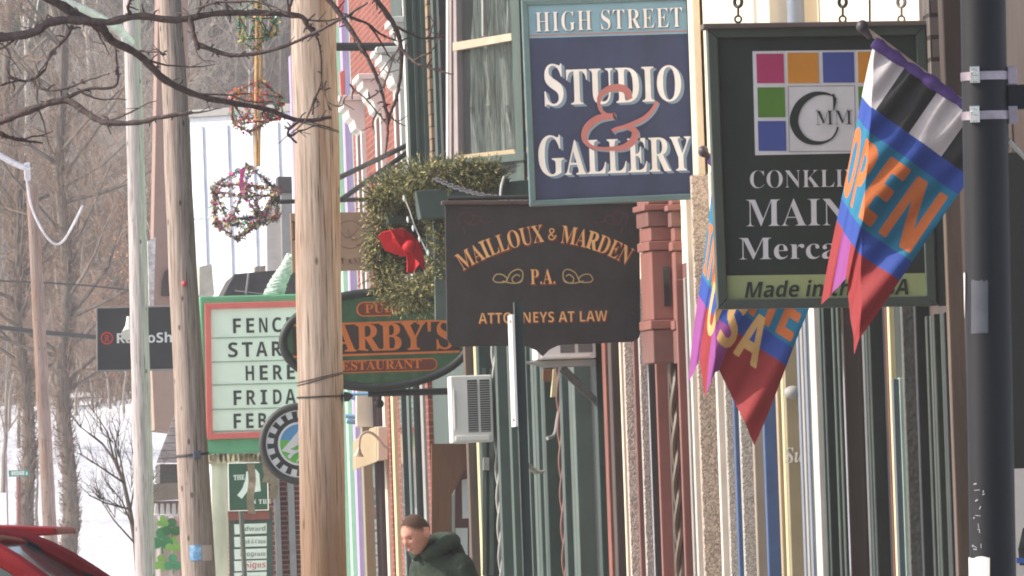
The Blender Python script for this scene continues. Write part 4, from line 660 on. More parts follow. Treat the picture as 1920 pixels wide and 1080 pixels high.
# ---- D: salmon shop with a two-storey oriel
yD = DF(1171, YR, XF)
bD = building('shop_building', 'salmon painted shop with projecting oriel behind the hanging law sign', yC, yD, 7.2, cream, salm_d)
for nm, a, b, m in [('pilaster', 1296.5, 1303.5, gry), ('pilaster', 1280, 1296, salm), ('pilaster', 1260.5, 1280, brn), ('pilaster', 1237.5, 1260, salm), ('window', 1223, 1237, GLASS), ('pier', 1207.5, 1222.5, peb2), ('moulding', 1196.5, 1207, salm_d), ('pier', 1178.5, 1196, peb), ('moulding', 1171, 1177.5, cream)]:
    stripe(bD, nm, a, b, m, z1=3.38, back=.12)
Yr = DF(1280, YR, XF)
def rope_post(t, px, Y, z0, z1, r, mat, name='twisted_column'):
    mb = MB(); c = P(px, YR, Y); n = int((z1-z0)/.05)
    for ph in (0, pi):
        mb.tube([(c.x+cos(i*.55+ph)*r*.55, Y-.03+sin(i*.55+ph)*r*.55, z0+(z1-z0)*i/n) for i in range(n+1)], r*.62, 6)
    return mb.build(name, mat, t, smooth=True)
rope_post(bD, 1269, Yr-.03, .14, 3.3, .036, M('bronze_paint', (96, 84, 72), rough=.35, var=.2, spec=.6))
# the oriel: canted bays stepping up with sills and panelled faces, seen past the law sign
def oriel(t, xl, xm, xr, Y, z0, z1, mat, matf):
    """one canted bay: left cheek xl..xm runs back, front face xm..xr faces the camera"""
    A, B_ = P(xm, 560, Y), P(xr, 560, Y); xa = A.x; xb = max(B_.x, XF+.05); xo = P(xl, 560, Y+.55).x
    def slab(g, za, zb, nm, m):
        MB().prism([(xa-g, Y-g, za), (xb, Y-g, za), (xb, Y+.56, za), (xo-g, Y+.55, za)], (0, 0, zb-za)).build(nm, m, t, bevel=.008)
    return slab, xa, xb, xo
YO = DF(1302, 560, XF+.1)
s1, xa, xb, xo = oriel(bD, 1257, 1268, 1303, YO, 0, 0, salm, salm)
YP = DF(1258, 560, XF-.05)
s2, xa2, xb2, xo2 = oriel(bD, 1203, 1224, 1266, YP, 0, 0, salm, salm)
for sl_, Y, px in ((s1, YO, 1285), (s2, YP, 1235)):
    zz = [ZG(px, y, Y) for y in (650, 618, 600, 575, 470, 452, 440, 425, 395, 383, 360)]
    sl_(.01, zz[0]-.12, zz[1], 'oriel_base', salm_d); sl_(.025, zz[1]+.003, zz[2], 'sill', salm); sl_(0, zz[2]+.003, zz[4], 'oriel_wall', salm)
    sl_(.02, zz[4]+.003, zz[5], 'sill', salm); sl_(.0, zz[5]+.003, zz[7], 'oriel_wall', salm); sl_(.02, zz[7]+.003, zz[8], 'cornice', salm_d); sl_(.045, zz[8]+.003, zz[9], 'cornice', salm); sl_(.01, zz[9]+.003, zz[9]+1.9, 'oriel_wall', salm)
    MB().box(P(px+8, 500, Y).x, P(px+20, 500, Y).x, Y-.02, Y-.003, zz[2]+.1, zz[4]-.12).build('window', GLASS, bD)
MB().box(XF-.3, XF+.1, yD-1.2, yD-.05, 3.9, 7.3).build('corner_pier', cream, bD)
# ---- E: long green wooden shop with an upper oriel, air conditioners and ropework columns
yE = DF(760, YR, XF)
bE = building('shop_building', 'long green wooden shop with upper bay window and two air conditioners', yD, yE, 8.2, grn)
for nm, a, b, m in [('corner_board', 1153.5, 1170, brn), ('corner_board', 1142, 1153, redb), ('pilaster', 1124.5, 1141, grn_d), ('moulding', 1119, 1124, blk), ('wall_panel', 1082.5, 1118.5, grn_l), ('moulding', 1076.5, 1082, grn_l), ('pilaster', 1059, 1076, grn), ('recess_wall', 1026, 1049, grn_d),
                    ('moulding', 1022.5, 1025.5, grn_l), ('pilaster', 1012, 1022, grn), ('moulding', 1006, 1011.5, grn_l), ('pilaster', 994, 1005.5, grn), ('moulding', 988, 993.5, grn_l), ('pilaster', 962, 987.5, grn), ('pilaster', 939, 961.5, grn),
                    ('recess_wall', 905, 929, grn_d), ('moulding', 899.5, 904.5, yel), ('door_post', 880, 899, wood_o)]:
    stripe(bE, nm, a, b, m, z1=3.9)
for px in (1054, 934): rope_post(bE, px, DF(px+4, YR, XF)-.02, .14, 3.75, .03, salm_d if px > 1000 else gry)
MB().box(XF-.2, XF+.1, yD+.02, yE-.02, 3.92, 4.3).build('cornice', grn_d, bE, bevel=.02)
# varnished doorway with an arched pane, notices behind the glass
Ya = DF(880, YR, XF); arch = [(809, 1079), (809, 832), (877, 832)] + [(877, 875), (868, 884), (858, 905), (849, 925), (847, 928), (847, 1079)]
MB().panel(arch, Ya+.05, .08).build('door_surround', wood_b, bE, bevel=.006)
w = MB().panel([(847, 1079), (847, 929), (850, 927), (859, 907), (869, 886), (878, 876), (880, 1079)], Ya+.16, .02).build('window', GLASS_SEE, bE)
w2 = MB().panel([(853, 1079), (853, 876), (880, 876), (880, 1079)], Ya+.5, .03).build('door_back_panel', M('dusky_red', (126, 82, 80), var=.15), bE)
MB().panel([(866, 900), (879, 897), (879, 972), (867, 972)], Ya+.14, .004).panel([(854, 990), (877, 990), (877, 1045), (855, 1045)], Ya+.14, .004).build('notice', pale_note, bE)
MB().panel([(848, 1045), (880, 1045), (880, 1050), (848, 1050)], Ya+.13, .03).build('glazing_bar', grn, bE)
# letter-box and conduit pieces on the green front
Yg = DF(1052, YR, XF)-.15
MB().panel([(1018, 692), (1035, 692), (1035, 715), (1018, 715)], Yg-.02, .1).build('junction_box', wood_b, bE, bevel=.006)
MB().panel([(1037, 692), (1050, 692), (1050, 743), (1033, 745)], Yg-.05, .1).build('junction_box', yel, bE, bevel=.006)
mb = MB().tube(spline([P(1048, 745, Yg), P(1049, 765, Yg), P(1045, 790, Yg-.02), P(1040, 815, Yg-.05), P(1026, 822, Yg-.1)], 4), .018, 8)
mb.build('conduit', gry, bE, smooth=True)
Ysp = DF(1029, YR, XF)-.2
MB().cyl(P(986, 870, Ysp-.12), P(1006, 886, Ysp-.03), .026, .022).cyl(P(1006, 886, Ysp-.03), P(1022, 884, Ysp), .014).panel([(1022, 872), (1027, 872), (1027, 898), (1022, 898)], Ysp, .05).build('spotlight', M('aged_metal', (178, 164, 156), rough=.5), bE, smooth=True)
for px, x1 in ((905, 912), (918, 926)):
    Yq = DF(929, YR, XF)-.03; MB().panel([(px, 690), (x1, 690), (x1, 1079), (px, 1079)], Yq, .03).build('moulding', grn_l, bE)
MB().panel([(906, 858), (918, 858), (918, 882), (906, 882)], DF(929, YR, XF)-.08, .06).build('meter_box', gry, bE, bevel=.005)
# --- upper bay window: the near cheek is seen almost edge on
def P2(px, py, A, Bv):                            # the point of the vertical plane through A along Bv that is seen at a pixel
    d = ray(px, py); n = Vector((Bv.y, -Bv.x, 0)); return EYE + d*((A-EYE).dot(n)/d.dot(n))
Yo0 = 86.3; A0 = P(990, 200, Yo0); Bo = P(842, 200, 88.25)-A0; Bo.z = 0; nb = Vector((Bo.y, -Bo.x, 0)).normalized()
if nb.y > 0: nb = -nb
def bay(pts, out, th, name, mat, mats=None, par=None, bevel=.004):
    poly = [P2(x, y, A0, Bo)+nb*out for x, y in pts]; return MB().prism(poly, -nb*th).build(name, mat, par or bE, bevel=bevel)
zt = 8.0; cor = [A0, A0+Bo, Vector((A0.x+Bo.x, 90.4, 0)), Vector((A0.x, 92.2, 0)), Vector((XF+.1, 92.2, 0)), Vector((XF+.1, Yo0, 0))]
zb = ZG(900, 355, 88)
MB().prism([Vector((c.x, c.y, zb))-nb*.09 if k < 2 else Vector((c.x, c.y, zb)) for k, c in enumerate(cor)], (0, 0, .2)).build('bay_base', grn, bE)
MB().prism([Vector((c.x, c.y, zt)) for c in cor], (0, 0, .3)).build('bay_roof', roof_d, bE)
bay([(974, -60), (1010, -60), (1010, 372), (990, 372)], 0, .1, 'shingled_corner', shing)
bay([(958, -60), (973.6, -60), (986, 338), (972, 338)], .015, .1, 'window_casing', grn)
bay([(836, 300), (992, 286), (992, 300), (836, 316)], .05, .12, 'window_sill', grn)
mauve = M('mauve_grey_paint', (150, 138, 136), rough=.6, var=.08)
bay([(840, -60), (843.5, -60), (843.5, 330), (840, 330)], .02, .1, 'window_frame', white)
bay([(843.8, -60), (848, -60), (848, 330), (843.8, 330)], .01, .1, 'window_frame', mauve)
bay([(848.3, 80), (958, 62), (959, 76), (848.3, 96)], .0, .08, 'meeting_rail', M('aged_cream_paint', (176, 160, 138), var=.12), par=bE)
bay([(848.3, -60), (853, -60), (858, 300), (850, 310)], -.005, .06, 'sash_stile', mauve); bay([(900, -60), (903, -60), (904, 68), (901, 68)], -.01, .04, 'glazing_bar', gry)
bay([(850, 292), (962, 280), (970, 296), (850, 312)], .0, .06, 'sash_rail', tan_l)
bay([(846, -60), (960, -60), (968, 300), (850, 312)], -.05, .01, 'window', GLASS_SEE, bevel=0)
def curtain():                                   # gathered lace hanging behind the panes
    mb = MB(); n = 90; rg = random.Random(4)
    ph = [rg.uniform(0, 6.3) for _ in range(6)]
    rows = [(-60, 0.), (100, .35), (200, .6), (345, 1.)]
    rings = []
    for y, k in rows:
        ring = []
        for i in range(n+1):
            u = i/n; x = 852+112*u+8*k
            f = .09*sin(u*46+ph[0]+k*2.2)+.06*sin(u*23+ph[1]+k*5)+.04*sin(u*91+ph[2]+k*3)
            ring.append(P2(x, y-5*u, A0, Bo)-nb*(.22+f))
        rings.append(ring)
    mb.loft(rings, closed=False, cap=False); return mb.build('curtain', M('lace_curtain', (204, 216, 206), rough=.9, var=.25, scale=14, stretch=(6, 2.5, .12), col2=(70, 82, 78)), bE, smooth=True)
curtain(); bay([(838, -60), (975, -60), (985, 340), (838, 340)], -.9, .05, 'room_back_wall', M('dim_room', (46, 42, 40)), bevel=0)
# street-side face of the bay and the corner boards beyond it
Ybf = 88.25+.25
for nm, xl, xr, m in [('window_casing', 828, 837, blk), ('window_casing', 817, 828, grn), ('shingled_wall', 806, 816.5, shing)]:
    Y = DF(xr, 180, XF-.28) if nm != 'shingled_wall' else DF(xr, 180, XF-.05); MB().box(P(xl, 180, Y).x, XF+.05, Y, Y+.4, 4.31, 8.1).build(nm, m, bE, bevel=.004)
Yk = DF(805, 180, XF)
for a, b, m, o in ((766, 778, grn_d, .0), (778.3, 786, grn, -.02), (786.3, 793, grn_l, .0), (793.3, 805.5, grn, -.03)):
    MB().box(P(a, 180, Yk).x, P(b, 180, Yk).x if b < 805 else XF, Yk+o, Yk+.5, 4.31, 8.15).build('corner_board', m, bE, bevel=.006)
# --- window box with its bracket under the bay
Yx = 84.0
pl = thing('window_box', 'green wooden window box under the bay, dressed with cut evergreen', 'window box', P(850, 420, Yx))
mb = MB().panel([(722, 375), (778, 362), (778, 414), (728, 419)], Yx+1.2, .3).panel([(779, 358), (1000, 336), (1000, 398), (789, 410)], Yx+.2, .5)
mb.build('trough', grn, pl, bevel=.008)
MB().panel([(738, 405), (838, 402), (842, 512), (742, 514)], Yx+2.0, .05).build('shade_panel', M('dark_brown_shade', (44, 38, 36), rough=.8, var=.25), pl)  # added dark panel: paints in the brown shade seen through the wreath, beside the strut
MB().panel([(944, 335), (956, 335), (948, 368), (940, 368)], Yx+.1, .05).build('bracket', blk, pl, bevel=.004)
MB().panel([(800, 414), (812, 413), (816, 575), (800, 577)], Yx+1.0, .12).panel([(812.3, 413), (838, 411), (842, 600), (816.5, 600)], Yx+.7, .12).build('strut', grn_l, pl, bevel=.006)
# ---- air conditioners
def aircon(label, x0, y0, x1, y1, Y, dep, side):
    t = thing('air_conditioner', label, 'air conditioner', P((x0+x1)/2, y1, Y), 'air conditioners on the green shop')
    a = P(x0+side, y0, Y); b = P(x1, y1, Y); MB().box(a.x, b.x, Y, Y+dep, b.z, a.z).build('casing', white, t, bevel=.012)
    w = b.x-a.x; h = a.z-b.z
    for u0, u1 in ((.4, .64), (.7, .94)):
        g = MB(); n = 22
        for i in range(n):
            z = b.z+h*(.16+.76*i/n); g.box(a.x+w*u0, a.x+w*u1, Y-.012, Y-.002, z, z+h*.76/n*.45)
        MB().box(a.x+w*u0, a.x+w*u1, Y-.0025, Y-.0005, b.z+h*.15, b.z+h*.93).build('vent', blk, t); g.build('grille', gry, t)
    MB().box(a.x+w*.08, a.x+w*.9, Y-.02, Y-.001, b.z+h*.03, b.z+h*.1).box(a.x+w*.06, a.x+w*.1, Y-.012, Y-.001, b.z+h*.2, b.z+h*.8).build('trim', white, t, bevel=.003)
    return t, a, b
aircon('white boxy air conditioner above the varnished doorway, its whole front showing', 830, 705, 926, 828, DF(928, 770, XF-.06), .55, 14)
t, a, b = aircon('white air conditioner on slanting shelf brackets, half hidden by the law sign', 978, 600, 1118, 671, DF(1128, 660, XF-.04), .6, 26)
MB().prism([(a.x-.1, a.y+.05, b.z-.01), (b.x, a.y+.05, b.z-.01), (b.x, a.y+.05, b.z-.06), (a.x+.1, a.y+.05, b.z-.06)], (0, .5, 0)).build('shelf', gry, t, bevel=.004)
MB().prism([(b.x-.25, a.y+.1, b.z-.05), (b.x, a.y+.1, b.z-.32), (b.x, a.y+.1, b.z-.4), (b.x-.3, a.y+.1, b.z-.1)], (0, .06, 0)).build('bracket', gry_d, t, bevel=.004)
# ---- F: brick building with white window hoods
yF = DF(681, YR, XF)
bF = building('brick_building', 'red brick building with white window hoods left of the green bay window', yE, yF, 10, brick)
for nm, a, b, m in [('pilaster', 807, 813, brick), ('moulding', 797, 804, gry), ('window', 780, 796, GLASS), ('window_frame', 771, 780, grn_l), ('window', 757, 771, Mglass('grey_glass', (74, 80, 80))), ('pilaster', 752.5, 757, brick), ('moulding', 741, 752, yel), ('pilaster', 734, 740.5, brick),
                    ('door_frame', 725, 733, cream), ('window', 703, 725, Mglass('plum_glass', (66, 60, 68))), ('recess_wall', 682, 702.5, tan)]:
    stripe(bF, nm, a, b, m, z1=3.3, back=.5)
# boxed cream awning and gooseneck lamp
Yaw = DF(733, 780, XF)
MB().panel([(668, 650), (726, 650), (727, 800), (668, 800)], Yaw+2.2, .2).build('signboard', cream, bF, bevel=.01)
A1 = [P(666, 826, Yaw+1.5), P(708, 800, Yaw), P(728, 799, Yaw), P(728, 858, Yaw), P(712, 862, Yaw), P(668, 880, Yaw+1.5)]
MB().prism([P(708, 800, Yaw), P(728, 799, Yaw), P(728, 862, Yaw), P(708, 864, Yaw)], (0, 2.2, 0)).build('awning_box', cream, bF, bevel=.01)
MB().prism([P(667, 826, Yaw+.4), P(707, 799, Yaw+.05), P(707, 866, Yaw+.05), P(667, 881, Yaw+.4)], (0, .8, 0)).build('awning_box', tan_l, bF, bevel=.01)
mb = MB().tube(spline([P(737, 838, Yaw-.3), P(722, 838, Yaw-.3), P(705, 818, Yaw-.3), P(690, 810, Yaw-.3), P(676, 818, Yaw-.3), P(673, 842, Yaw-.3)], 6), .016, 8)
mb.tube([P(673, 840, Yaw-.3), P(672.5, 848, Yaw-.3), P(672, 856, Yaw-.3)], [.02, .035, .07], 12)
mb.build('gooseneck_lamp', M('lamp_metal', (178, 166, 150), rough=.5, metal=.3), bF, smooth=True)
# white hoods and casings of the upper windows, receding along the wall
def hood(t, xl, xr, yt, yb, X=XF, full=True):
    Y = DF(xr, yt, X); xa, xb = P(xl, yt, Y).x, X+.05; zt_, zb_ = ZG(xr, yt, Y), ZG(xr, yb, Y); h = zt_-zb_
    m = MB(); prof = [(0, 1.0), (0, .78), (.18, .74), (.24, .5), (.42, .38), (.5, .15), (.68, .06), (.75, 0)]
    poly = [(xa+(xb-xa)*u, Y, zb_+h*v) for u, v in prof] + [(xb, Y, zb_), (xb, Y, zt_)]
    m.prism(poly, (0, 1.5, 0)); m.box(xa-.05, xb, Y-.06, Y+1.56, zt_+.002, zt_+.07); m.build('window_hood', white, t, bevel=.008)
    for dx, mm in ((0, white), (.03, white)): pass
    return Y
dull_pane = M('curtained_pane', (74, 50, 44), rough=.5, var=.3, scale=4, spec=.15)
hoods = [(742, 772, 42, 95), (714, 752, 98, 165), (679, 716, 148, 215), (643, 680, 188, 248)]
for q in hoods:
    Y = hood(bF, *q); z1 = ZG(q[1], q[3], Y)
    MB().box(XF-.035, XF+.05, Y-.02, Y+.22, 4.0, z1-.003).build('window_casing', white, bF, bevel=.005)
    MB().box(XF-.035, XF+.05, Y+1.25, Y+1.5, 4.0, z1-.003).build('window_casing', white, bF, bevel=.005)
    MB().box(XF-.02, XF+.05, Y+.22, Y+1.25, 4.0, z1-.003).build('window', dull_pane, bF)
    MB().box(XF-.16, XF+.05, Y-.1, Y+1.6, 3.85, 3.99).build('window_sill', white, bF, bevel=.008)
Yb = DF(771, 180, XF); MB().box(XF-.05, XF+.05, Yb, Yb+.3, 3.4, 9.9).build('corner_board', white, bF)
MB().torus(P(755, 25, DF(755, 25, XF)-.2), (1, 0, 0), .05, .015).build('tie_plate', blk, bF, smooth=True)
# ---- G: mint, lavender and pink theatre
bG = building('theatre', 'mint green theatre front with lavender and pink trim behind the nearest pole', yF, 144, 11, mint)
for nm, a, b, m, z1 in [('pilaster', 669, 680, lav, 10.8), ('moulding', 656, 668.5, mint, 10.8), ('pilaster', 583, 655.5, mint, 8.4), ('pilaster', 571, 582, lav, 8.5)]:
    stripe(bG, nm, a, b, m, z1=z1, back=.6)
Yg2 = DF(662, 100, XF)
MB().panel([(634, -40), (650, -40), (643, 30), (636, 52), (632, 30)], Yg2-.05, .1).panel([(636, 135), (646, 130), (648, 205), (640, 200)], Yg2-.05, .1).build('bracket', pink, bG, bevel=.01)
for pts in ([(648, 742), (668, 748), (676, 793)], [(648, 780), (668, 782)], [(650, 790), (690, 794)]):
    MB().tube([P(x, y, Yg2-2) for x, y in pts], .03, 6).build('pipe', M('sky_blue_paint', (130, 180, 214), rough=.5), bG, smooth=True)
# ---- H: brick shop with grey downpipes below the marquee
bH = building('brick_building', 'dark red brick shop with grey posts below the theatre marquee', 152, 172, 4.6, brick_d, xf=5.0)
for nm, a, b, m in [('wall', 497, 512, brick_d), ('post', 512.5, 524, gry), ('wall', 524.5, 538, brick_d), ('post', 538.5, 551, gry), ('wall', 551.5, 562, brick_d)][::-1]:
    Y = DF(562, YR, 5.0) if b > 540 else (DF(538, YR, 5.0) if b > 520 else DF(512, YR, 5.0))
    Y = 150.5 + (0 if 'wall' in nm else -.12); MB().box(P(a, YR, Y).x, P(b, YR, Y).x, Y, Y+.5, .14, 3.6).build('brick_pier' if nm == 'wall' else 'downpipe', m, bH, bevel=.01)
# ---- far white metal building, brown steepled building, house, dark roof
Yw = 215
mseam = M('white_metal_siding', (226, 230, 238), rough=.45, var=.03, scale=1, dirt=.06)
bW = thing('building', 'large white metal sided building at the foot of the hill', 'building', P(470, 520, Yw))
a = P(356, 218, Yw); e1 = Vector((cos(R(-38)), sin(R(-38)), 0)); e2 = Vector((-e1.y, e1.x, 0)); zt_w = P(420, 216, Yw-1).z     # its long side is turned towards the street and the sun
corn = [a, a+e1*9, a+e1*9+e2*14, a+e2*14]
MB().prism([Vector((c.x, c.y, -.3)) for c in corn], (0, 0, zt_w+.3)).build('wall', mseam, bW)
mb = MB(); f0 = -e2*.03
for i in range(13):
    c = a+e1*(.35+i*.68)+f0; mb.obox(Vector((c.x, c.y, zt_w/2-.1)), e1*.012, e2*.02, (0, 0, zt_w/2-.1))
c = a+e1*4.5+f0*.5; mb.obox(Vector((c.x, c.y, ZG(400, 408, Yw))), e1*4.5, e2*.012, (0, 0, .016)); mb.build('seam', M('shadow_grey_trim', (196, 200, 210)), bW)
MB().prism([Vector((c.x, c.y, zt_w+.003))+k for c, k in zip(corn, (-e1*.12-e2*.12, e1*.12-e2*.12, e1*.12+e2*.12, -e1*.12+e2*.12))], (0, 0, .17)).build('roof', gry, bW, bevel=.02)
Yn = 190
bN = thing('house', 'clapboard house corner with dark cap beside the brown hanging sign', 'house', P(530, 510, Yn))
MB().panel([(500, 405), (528, 330), (531, 500), (501, 508)], Yn+.4, 4).build('wall', Msiding('grey_clapboard', (190, 184, 182), .09, 2), bN)
MB().panel([(527, 362), (548, 362), (549, 512), (530, 512)], Yn, 1).build('corner_board', gry, bN); MB().panel([(521, 331), (547, 331), (548, 361), (522, 361)], Yn-.1, 1.2).build('cap', roof_d, bN)
Yq = 170
bQ = thing('house', 'low house with dark roof peeking over the theatre marquee', 'house', P(490, 560, Yq))
MB().panel([(418, 556), (440, 514), (556, 503), (556, 560)], Yq, 5).build('roof', roof_d, bQ); MB().panel([(425, 560), (560, 560), (560, 700), (425, 700)], Yq+.3, 5).build('wall', taupe, bQ); MB().panel([(478, 500), (498, 498), (498, 509), (478, 511)], Yq+.5, .8).build('chimney', peb_b, bQ)
MB().tube([P(466, 512, Yq-.1), P(461, 552, Yq-.1)], .02, 5).tube([P(440, 545, Yq-.1), P(500, 552, Yq-.1)], .012, 5).build('mast', gry, bQ)
Yt = 200
bT = thing('church_tower', 'tall tapering brown tower with an arched opening between two poles', 'tower', P(320, 1000, Yt))
def towr(x0a, x0b, x1, yt, yb, Y, d): return MB().prism([P(x0a, yt, Y), P(x1, yt, Y), P(x1, yb, Y), P(x0b, yb, Y)], (0, d, 0))
towr(298, 283, 352, -60, 700, Yt, 3).build('wall', M('brown_stucco', (152, 124, 112), var=.06, rough=.8), bT)
MB().panel([(302, 555), (303, 528), (308, 510), (316, 503), (330, 505), (340, 520), (340, 556)], Yt-.05, .04).build('louver', M('dark_opening', (64, 52, 52)), bT)
MB().panel([(277, 452), (292, 444), (288, 575), (280, 575)], Yt-1, .5).build('chimney', M('snowy_stone', (196, 190, 186), var=.4, scale=8), bT)
MB().panel([(285, 692), (345, 692), (345, 812), (290, 806)], Yt-4, 4).build('lower_wall', M('tan_stucco', (166, 140, 124), var=.05, rough=.8), bT)
MB().panel([(374, 500), (397, 495), (402, 552), (374, 553)], Yt-6, 2).build('stone_cap', M('grey_stone', (176, 172, 160), var=.15), bT)
Yh = 178
bS = thing('house', 'small grey roofed house with tan fascia behind the second pole', 'house', P(320, 1000, Yh))
MB().prism([P(294, 868, Yh), P(345, 868, Yh), P(345, 770, Yh+3), P(330, 772, Yh+3)], (0, .15, .02)).build('roof', gshing, bS)
MB().panel([(286, 908), (345, 904), (345, 936), (286, 940)], Yh-.3, .3).build('fascia', taupe, bS); MB().panel([(300, 870), (345, 870), (345, 905), (300, 906)], Yh+.4, 3).build('wall', gry_d, bS)
MB().panel([(288, 940), (345, 938), (345, 1079), (288, 1079)], Yh+1.5, 3).build('porch_wall', M('dark_porch', (110, 92, 84)), bS)
mb = MB()
for i in range(5): mb.panel([(290+i*11, 944), (296+i*11, 944), (298+i*11, 966), (289+i*11, 966)], Yh-.2, .06)
mb.panel([(288, 965), (343, 963), (343, 970), (288, 971)], Yh-.22, .08); mb.panel([(290, 872), (295, 872), (297, 905), (290, 905)], Yh-.1, .1); mb.build('porch_rail', white, bS, bevel=.01)
# white peeling column and brick behind the second pole
t = thing('porch_column', 'peeling white square column beside the second pole', 'column', P(412, 1079, 140))
MB().panel([(396, 868), (427, 866), (430, 1400), (401, 1400)], 140, .28).build('shaft', M('peeling_white_paint', (228, 218, 202), var=.06, scale=3, dirt=.5), t, bevel=.01)
MB().panel([(392, 850), (500, 846), (500, 868), (392, 870)], 139.9, .6).build('beam', M('flaking_beam', (190, 172, 150), var=.5, scale=5, col2=(96, 70, 54)), t)
# ================================================================== HANGING SIGNS
teal = M('teal_frame_paint', (92, 118, 122), rough=.45, var=.12, scale=4, dirt=.1); sky_b = M('pale_blue_paint', (126, 164, 184), rough=.45, var=.06); navy = M('navy_paint', (54, 64, 96), rough=.5, var=.12, scale=5, dirt=.2)
rose = M('rose_paint', (176, 112, 110), rough=.5, var=.08); shade_b = M('letter_edge_blue', (128, 150, 170), rough=.5, var=.05); ltr = M('white_lettering', (232, 230, 230), rough=.5, var=.06, scale=8, dirt=.1)
def quad(mb, x0, y0, x1, y1, sl, Y, th, mi=0):       # a board piece whose verticals and horizontals follow the picture's two-degree lean
    k = .035
    return mb.panel([(x0, y0), (x1, y0-(x1-x0)*sl), (x1+(y1-y0)*k, y1-(x1-x0)*sl), (x0+(y1-y0)*k, y1)], Y, th, mi)
def rail_frame(t, corners, w, Y, th, mat, name='frame'):
    TL, TR, BR, BL = map(Vector, corners); mb = MB(); c = (TL+TR+BR+BL)/4
    ins = []
    for p, q, r in ((TL, TR, BL), (TR, TL, BR), (BR, BL, TR), (BL, BR, TL)):
        ins.append(p+(q-p).normalized()*w+(r-p).normalized()*w)
    out = [TL, TR, BR, BL]
    for i in range(4):
        j = (i+1) % 4
        mb.prism([P(*out[i], Y), P(*out[j], Y), P(*ins[j], Y), P(*ins[i], Y)], (0, th, 0))
    return mb.build(name, mat, t, bevel=.006), ins
# ---- the blue studio and gallery sign
Y = 69.8
s = thing('hanging_sign', 'navy studio and gallery sign with pale blue header, teal frame and white letters', 'sign', P(1150, 380, Y))
MB().panel([(983, 4), (1297, -6), (1309, 370), (995, 384)], Y+.012, .06).build('board', navy, s)
rail_frame(s, [(978, 0), (1300, -11), (1312, 373), (994, 387)], 11, Y-.02, .1, teal)
MB().panel([(990, 9), (1287, 0), (1289, 63), (993, 72)], Y+.004, .007).build('header', sky_b, s)
MB().panel([(993, 66), (1289, 57), (1289, 59), (993, 68)], Y+.001, .002).build('rule', rose, s)
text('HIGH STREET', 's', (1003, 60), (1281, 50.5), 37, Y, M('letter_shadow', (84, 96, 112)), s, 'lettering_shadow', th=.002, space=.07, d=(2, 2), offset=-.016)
text('HIGH STREET', 's', (1003, 60), (1281, 50.5), 37, Y-.003, ltr, s, space=.07, offset=-.016)
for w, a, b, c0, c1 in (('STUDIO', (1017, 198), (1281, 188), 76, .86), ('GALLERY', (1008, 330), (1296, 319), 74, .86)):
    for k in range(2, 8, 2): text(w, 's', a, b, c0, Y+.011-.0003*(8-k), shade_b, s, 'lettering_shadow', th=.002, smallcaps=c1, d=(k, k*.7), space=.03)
    text(w, 's', a, b, c0, Y+.005, ltr, s, smallcaps=c1, space=.03)
amp = spline([(1181, 186), (1172, 168), (1148, 165), (1126, 178), (1124, 202), (1138, 216), (1152, 217), (1122, 222), (1100, 240), (1096, 262), (1112, 276), (1140, 279), (1170, 276), (1188, 262), (1190, 246), (1176, 238), (1160, 240), (1148, 246)], 6)
wv = [10+4*sin(i*.19) for i in range(len(amp))]
ka = 37; amp3, amp = amp[ka:], amp[:ka+1]
amp2 = spline([(1150, 244), (1176, 236), (1204, 224), (1222, 208), (1232, 190)], 6); wv2 = [9-5.5*abs(i/24-.45) for i in range(len(amp2))]
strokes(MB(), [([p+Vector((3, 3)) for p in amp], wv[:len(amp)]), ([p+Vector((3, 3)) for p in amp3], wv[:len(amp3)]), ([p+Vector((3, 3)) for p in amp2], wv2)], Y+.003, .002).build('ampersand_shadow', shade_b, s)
strokes(MB(), [(amp, wv[:len(amp)]), (amp3, wv[:len(amp3)])], Y+.0005, .003).build('ampersand', rose, s); strokes(MB(), [(amp2, wv2)], Y-.0022, .003).build('ampersand', rose, s)
mb = MB()
for x in (1040, 1240): mb.tube([P(x, -5, Y+.03), P(x, -60, Y+.03)], .008, 8)
mb.tube([P(990, -60, Y+.03), Vector((XF+.1, Y+.03, P(1240, -66, Y).z))], .02, 10); mb.build('bracket', blk, s, smooth=True)

# ---- the dark law office sign
gold = M('gilt_lettering', (222, 178, 120), rough=.4, var=.08, metal=.15); redl = M('red_letter_edge', (128, 56, 42), rough=.5, var=.1); slate = M('weathered_black_board', (50, 48, 50), rough=.6, var=.25, scale=4, dirt=.35, bump=.25)
Y = 73.2
s = thing('hanging_sign', 'weathered black law office sign with gold arched lettering and cusped lower edge', 'sign', P(1018, 650, Y))
out = [(834, 378), (1199, 378), (1201, 622), (1198, 634), (1186, 641), (1060, 646), (1046, 648), (1030, 656), (1018, 668), (1006, 657), (990, 650), (972, 648), (858, 650), (846, 647), (838, 636)]
MB().panel(out, Y, .05).build('board', slate, s, bevel=.006)
MB().panel([(828, 376), (1201, 375), (1201, 382), (828, 384)], Y-.03, .11).build('top_moulding', M('brown_black_moulding', (80, 68, 64), var=.15), s, bevel=.006)
for mm, nm, o_, dd, th, fr in ((redl, 'lettering_edge', .03, (1.2, 1.6), .002, Y), (gold, 'lettering', -.012, (0, 0), .004, Y-.002)):
    text('MAILLOUX', 's', (868, 508), (1021, 453.5), 33, fr, mm, s, nm, offset=o_, arc=9, th=th, d=dd, space=-.02)
    text('&', 'n', (1026, 450), (1045, 450), 21, fr, mm, s, nm, offset=o_, th=th, d=dd)
    text('MARDEN', 's', (1050, 455), (1174, 497), 33, fr, mm, s, nm, offset=o_, arc=7, th=th, d=dd, space=-.02)
    text('P.A.', 's', (994, 533), (1043, 532), 28, fr, mm, s, nm, offset=o_, th=th, d=dd)
    text("ATTORNEYS AT LAW", 'n', (897, 607), (1139, 602), 20, fr, mm, s, nm, offset=o_-.01, th=th, d=dd, space=.02)
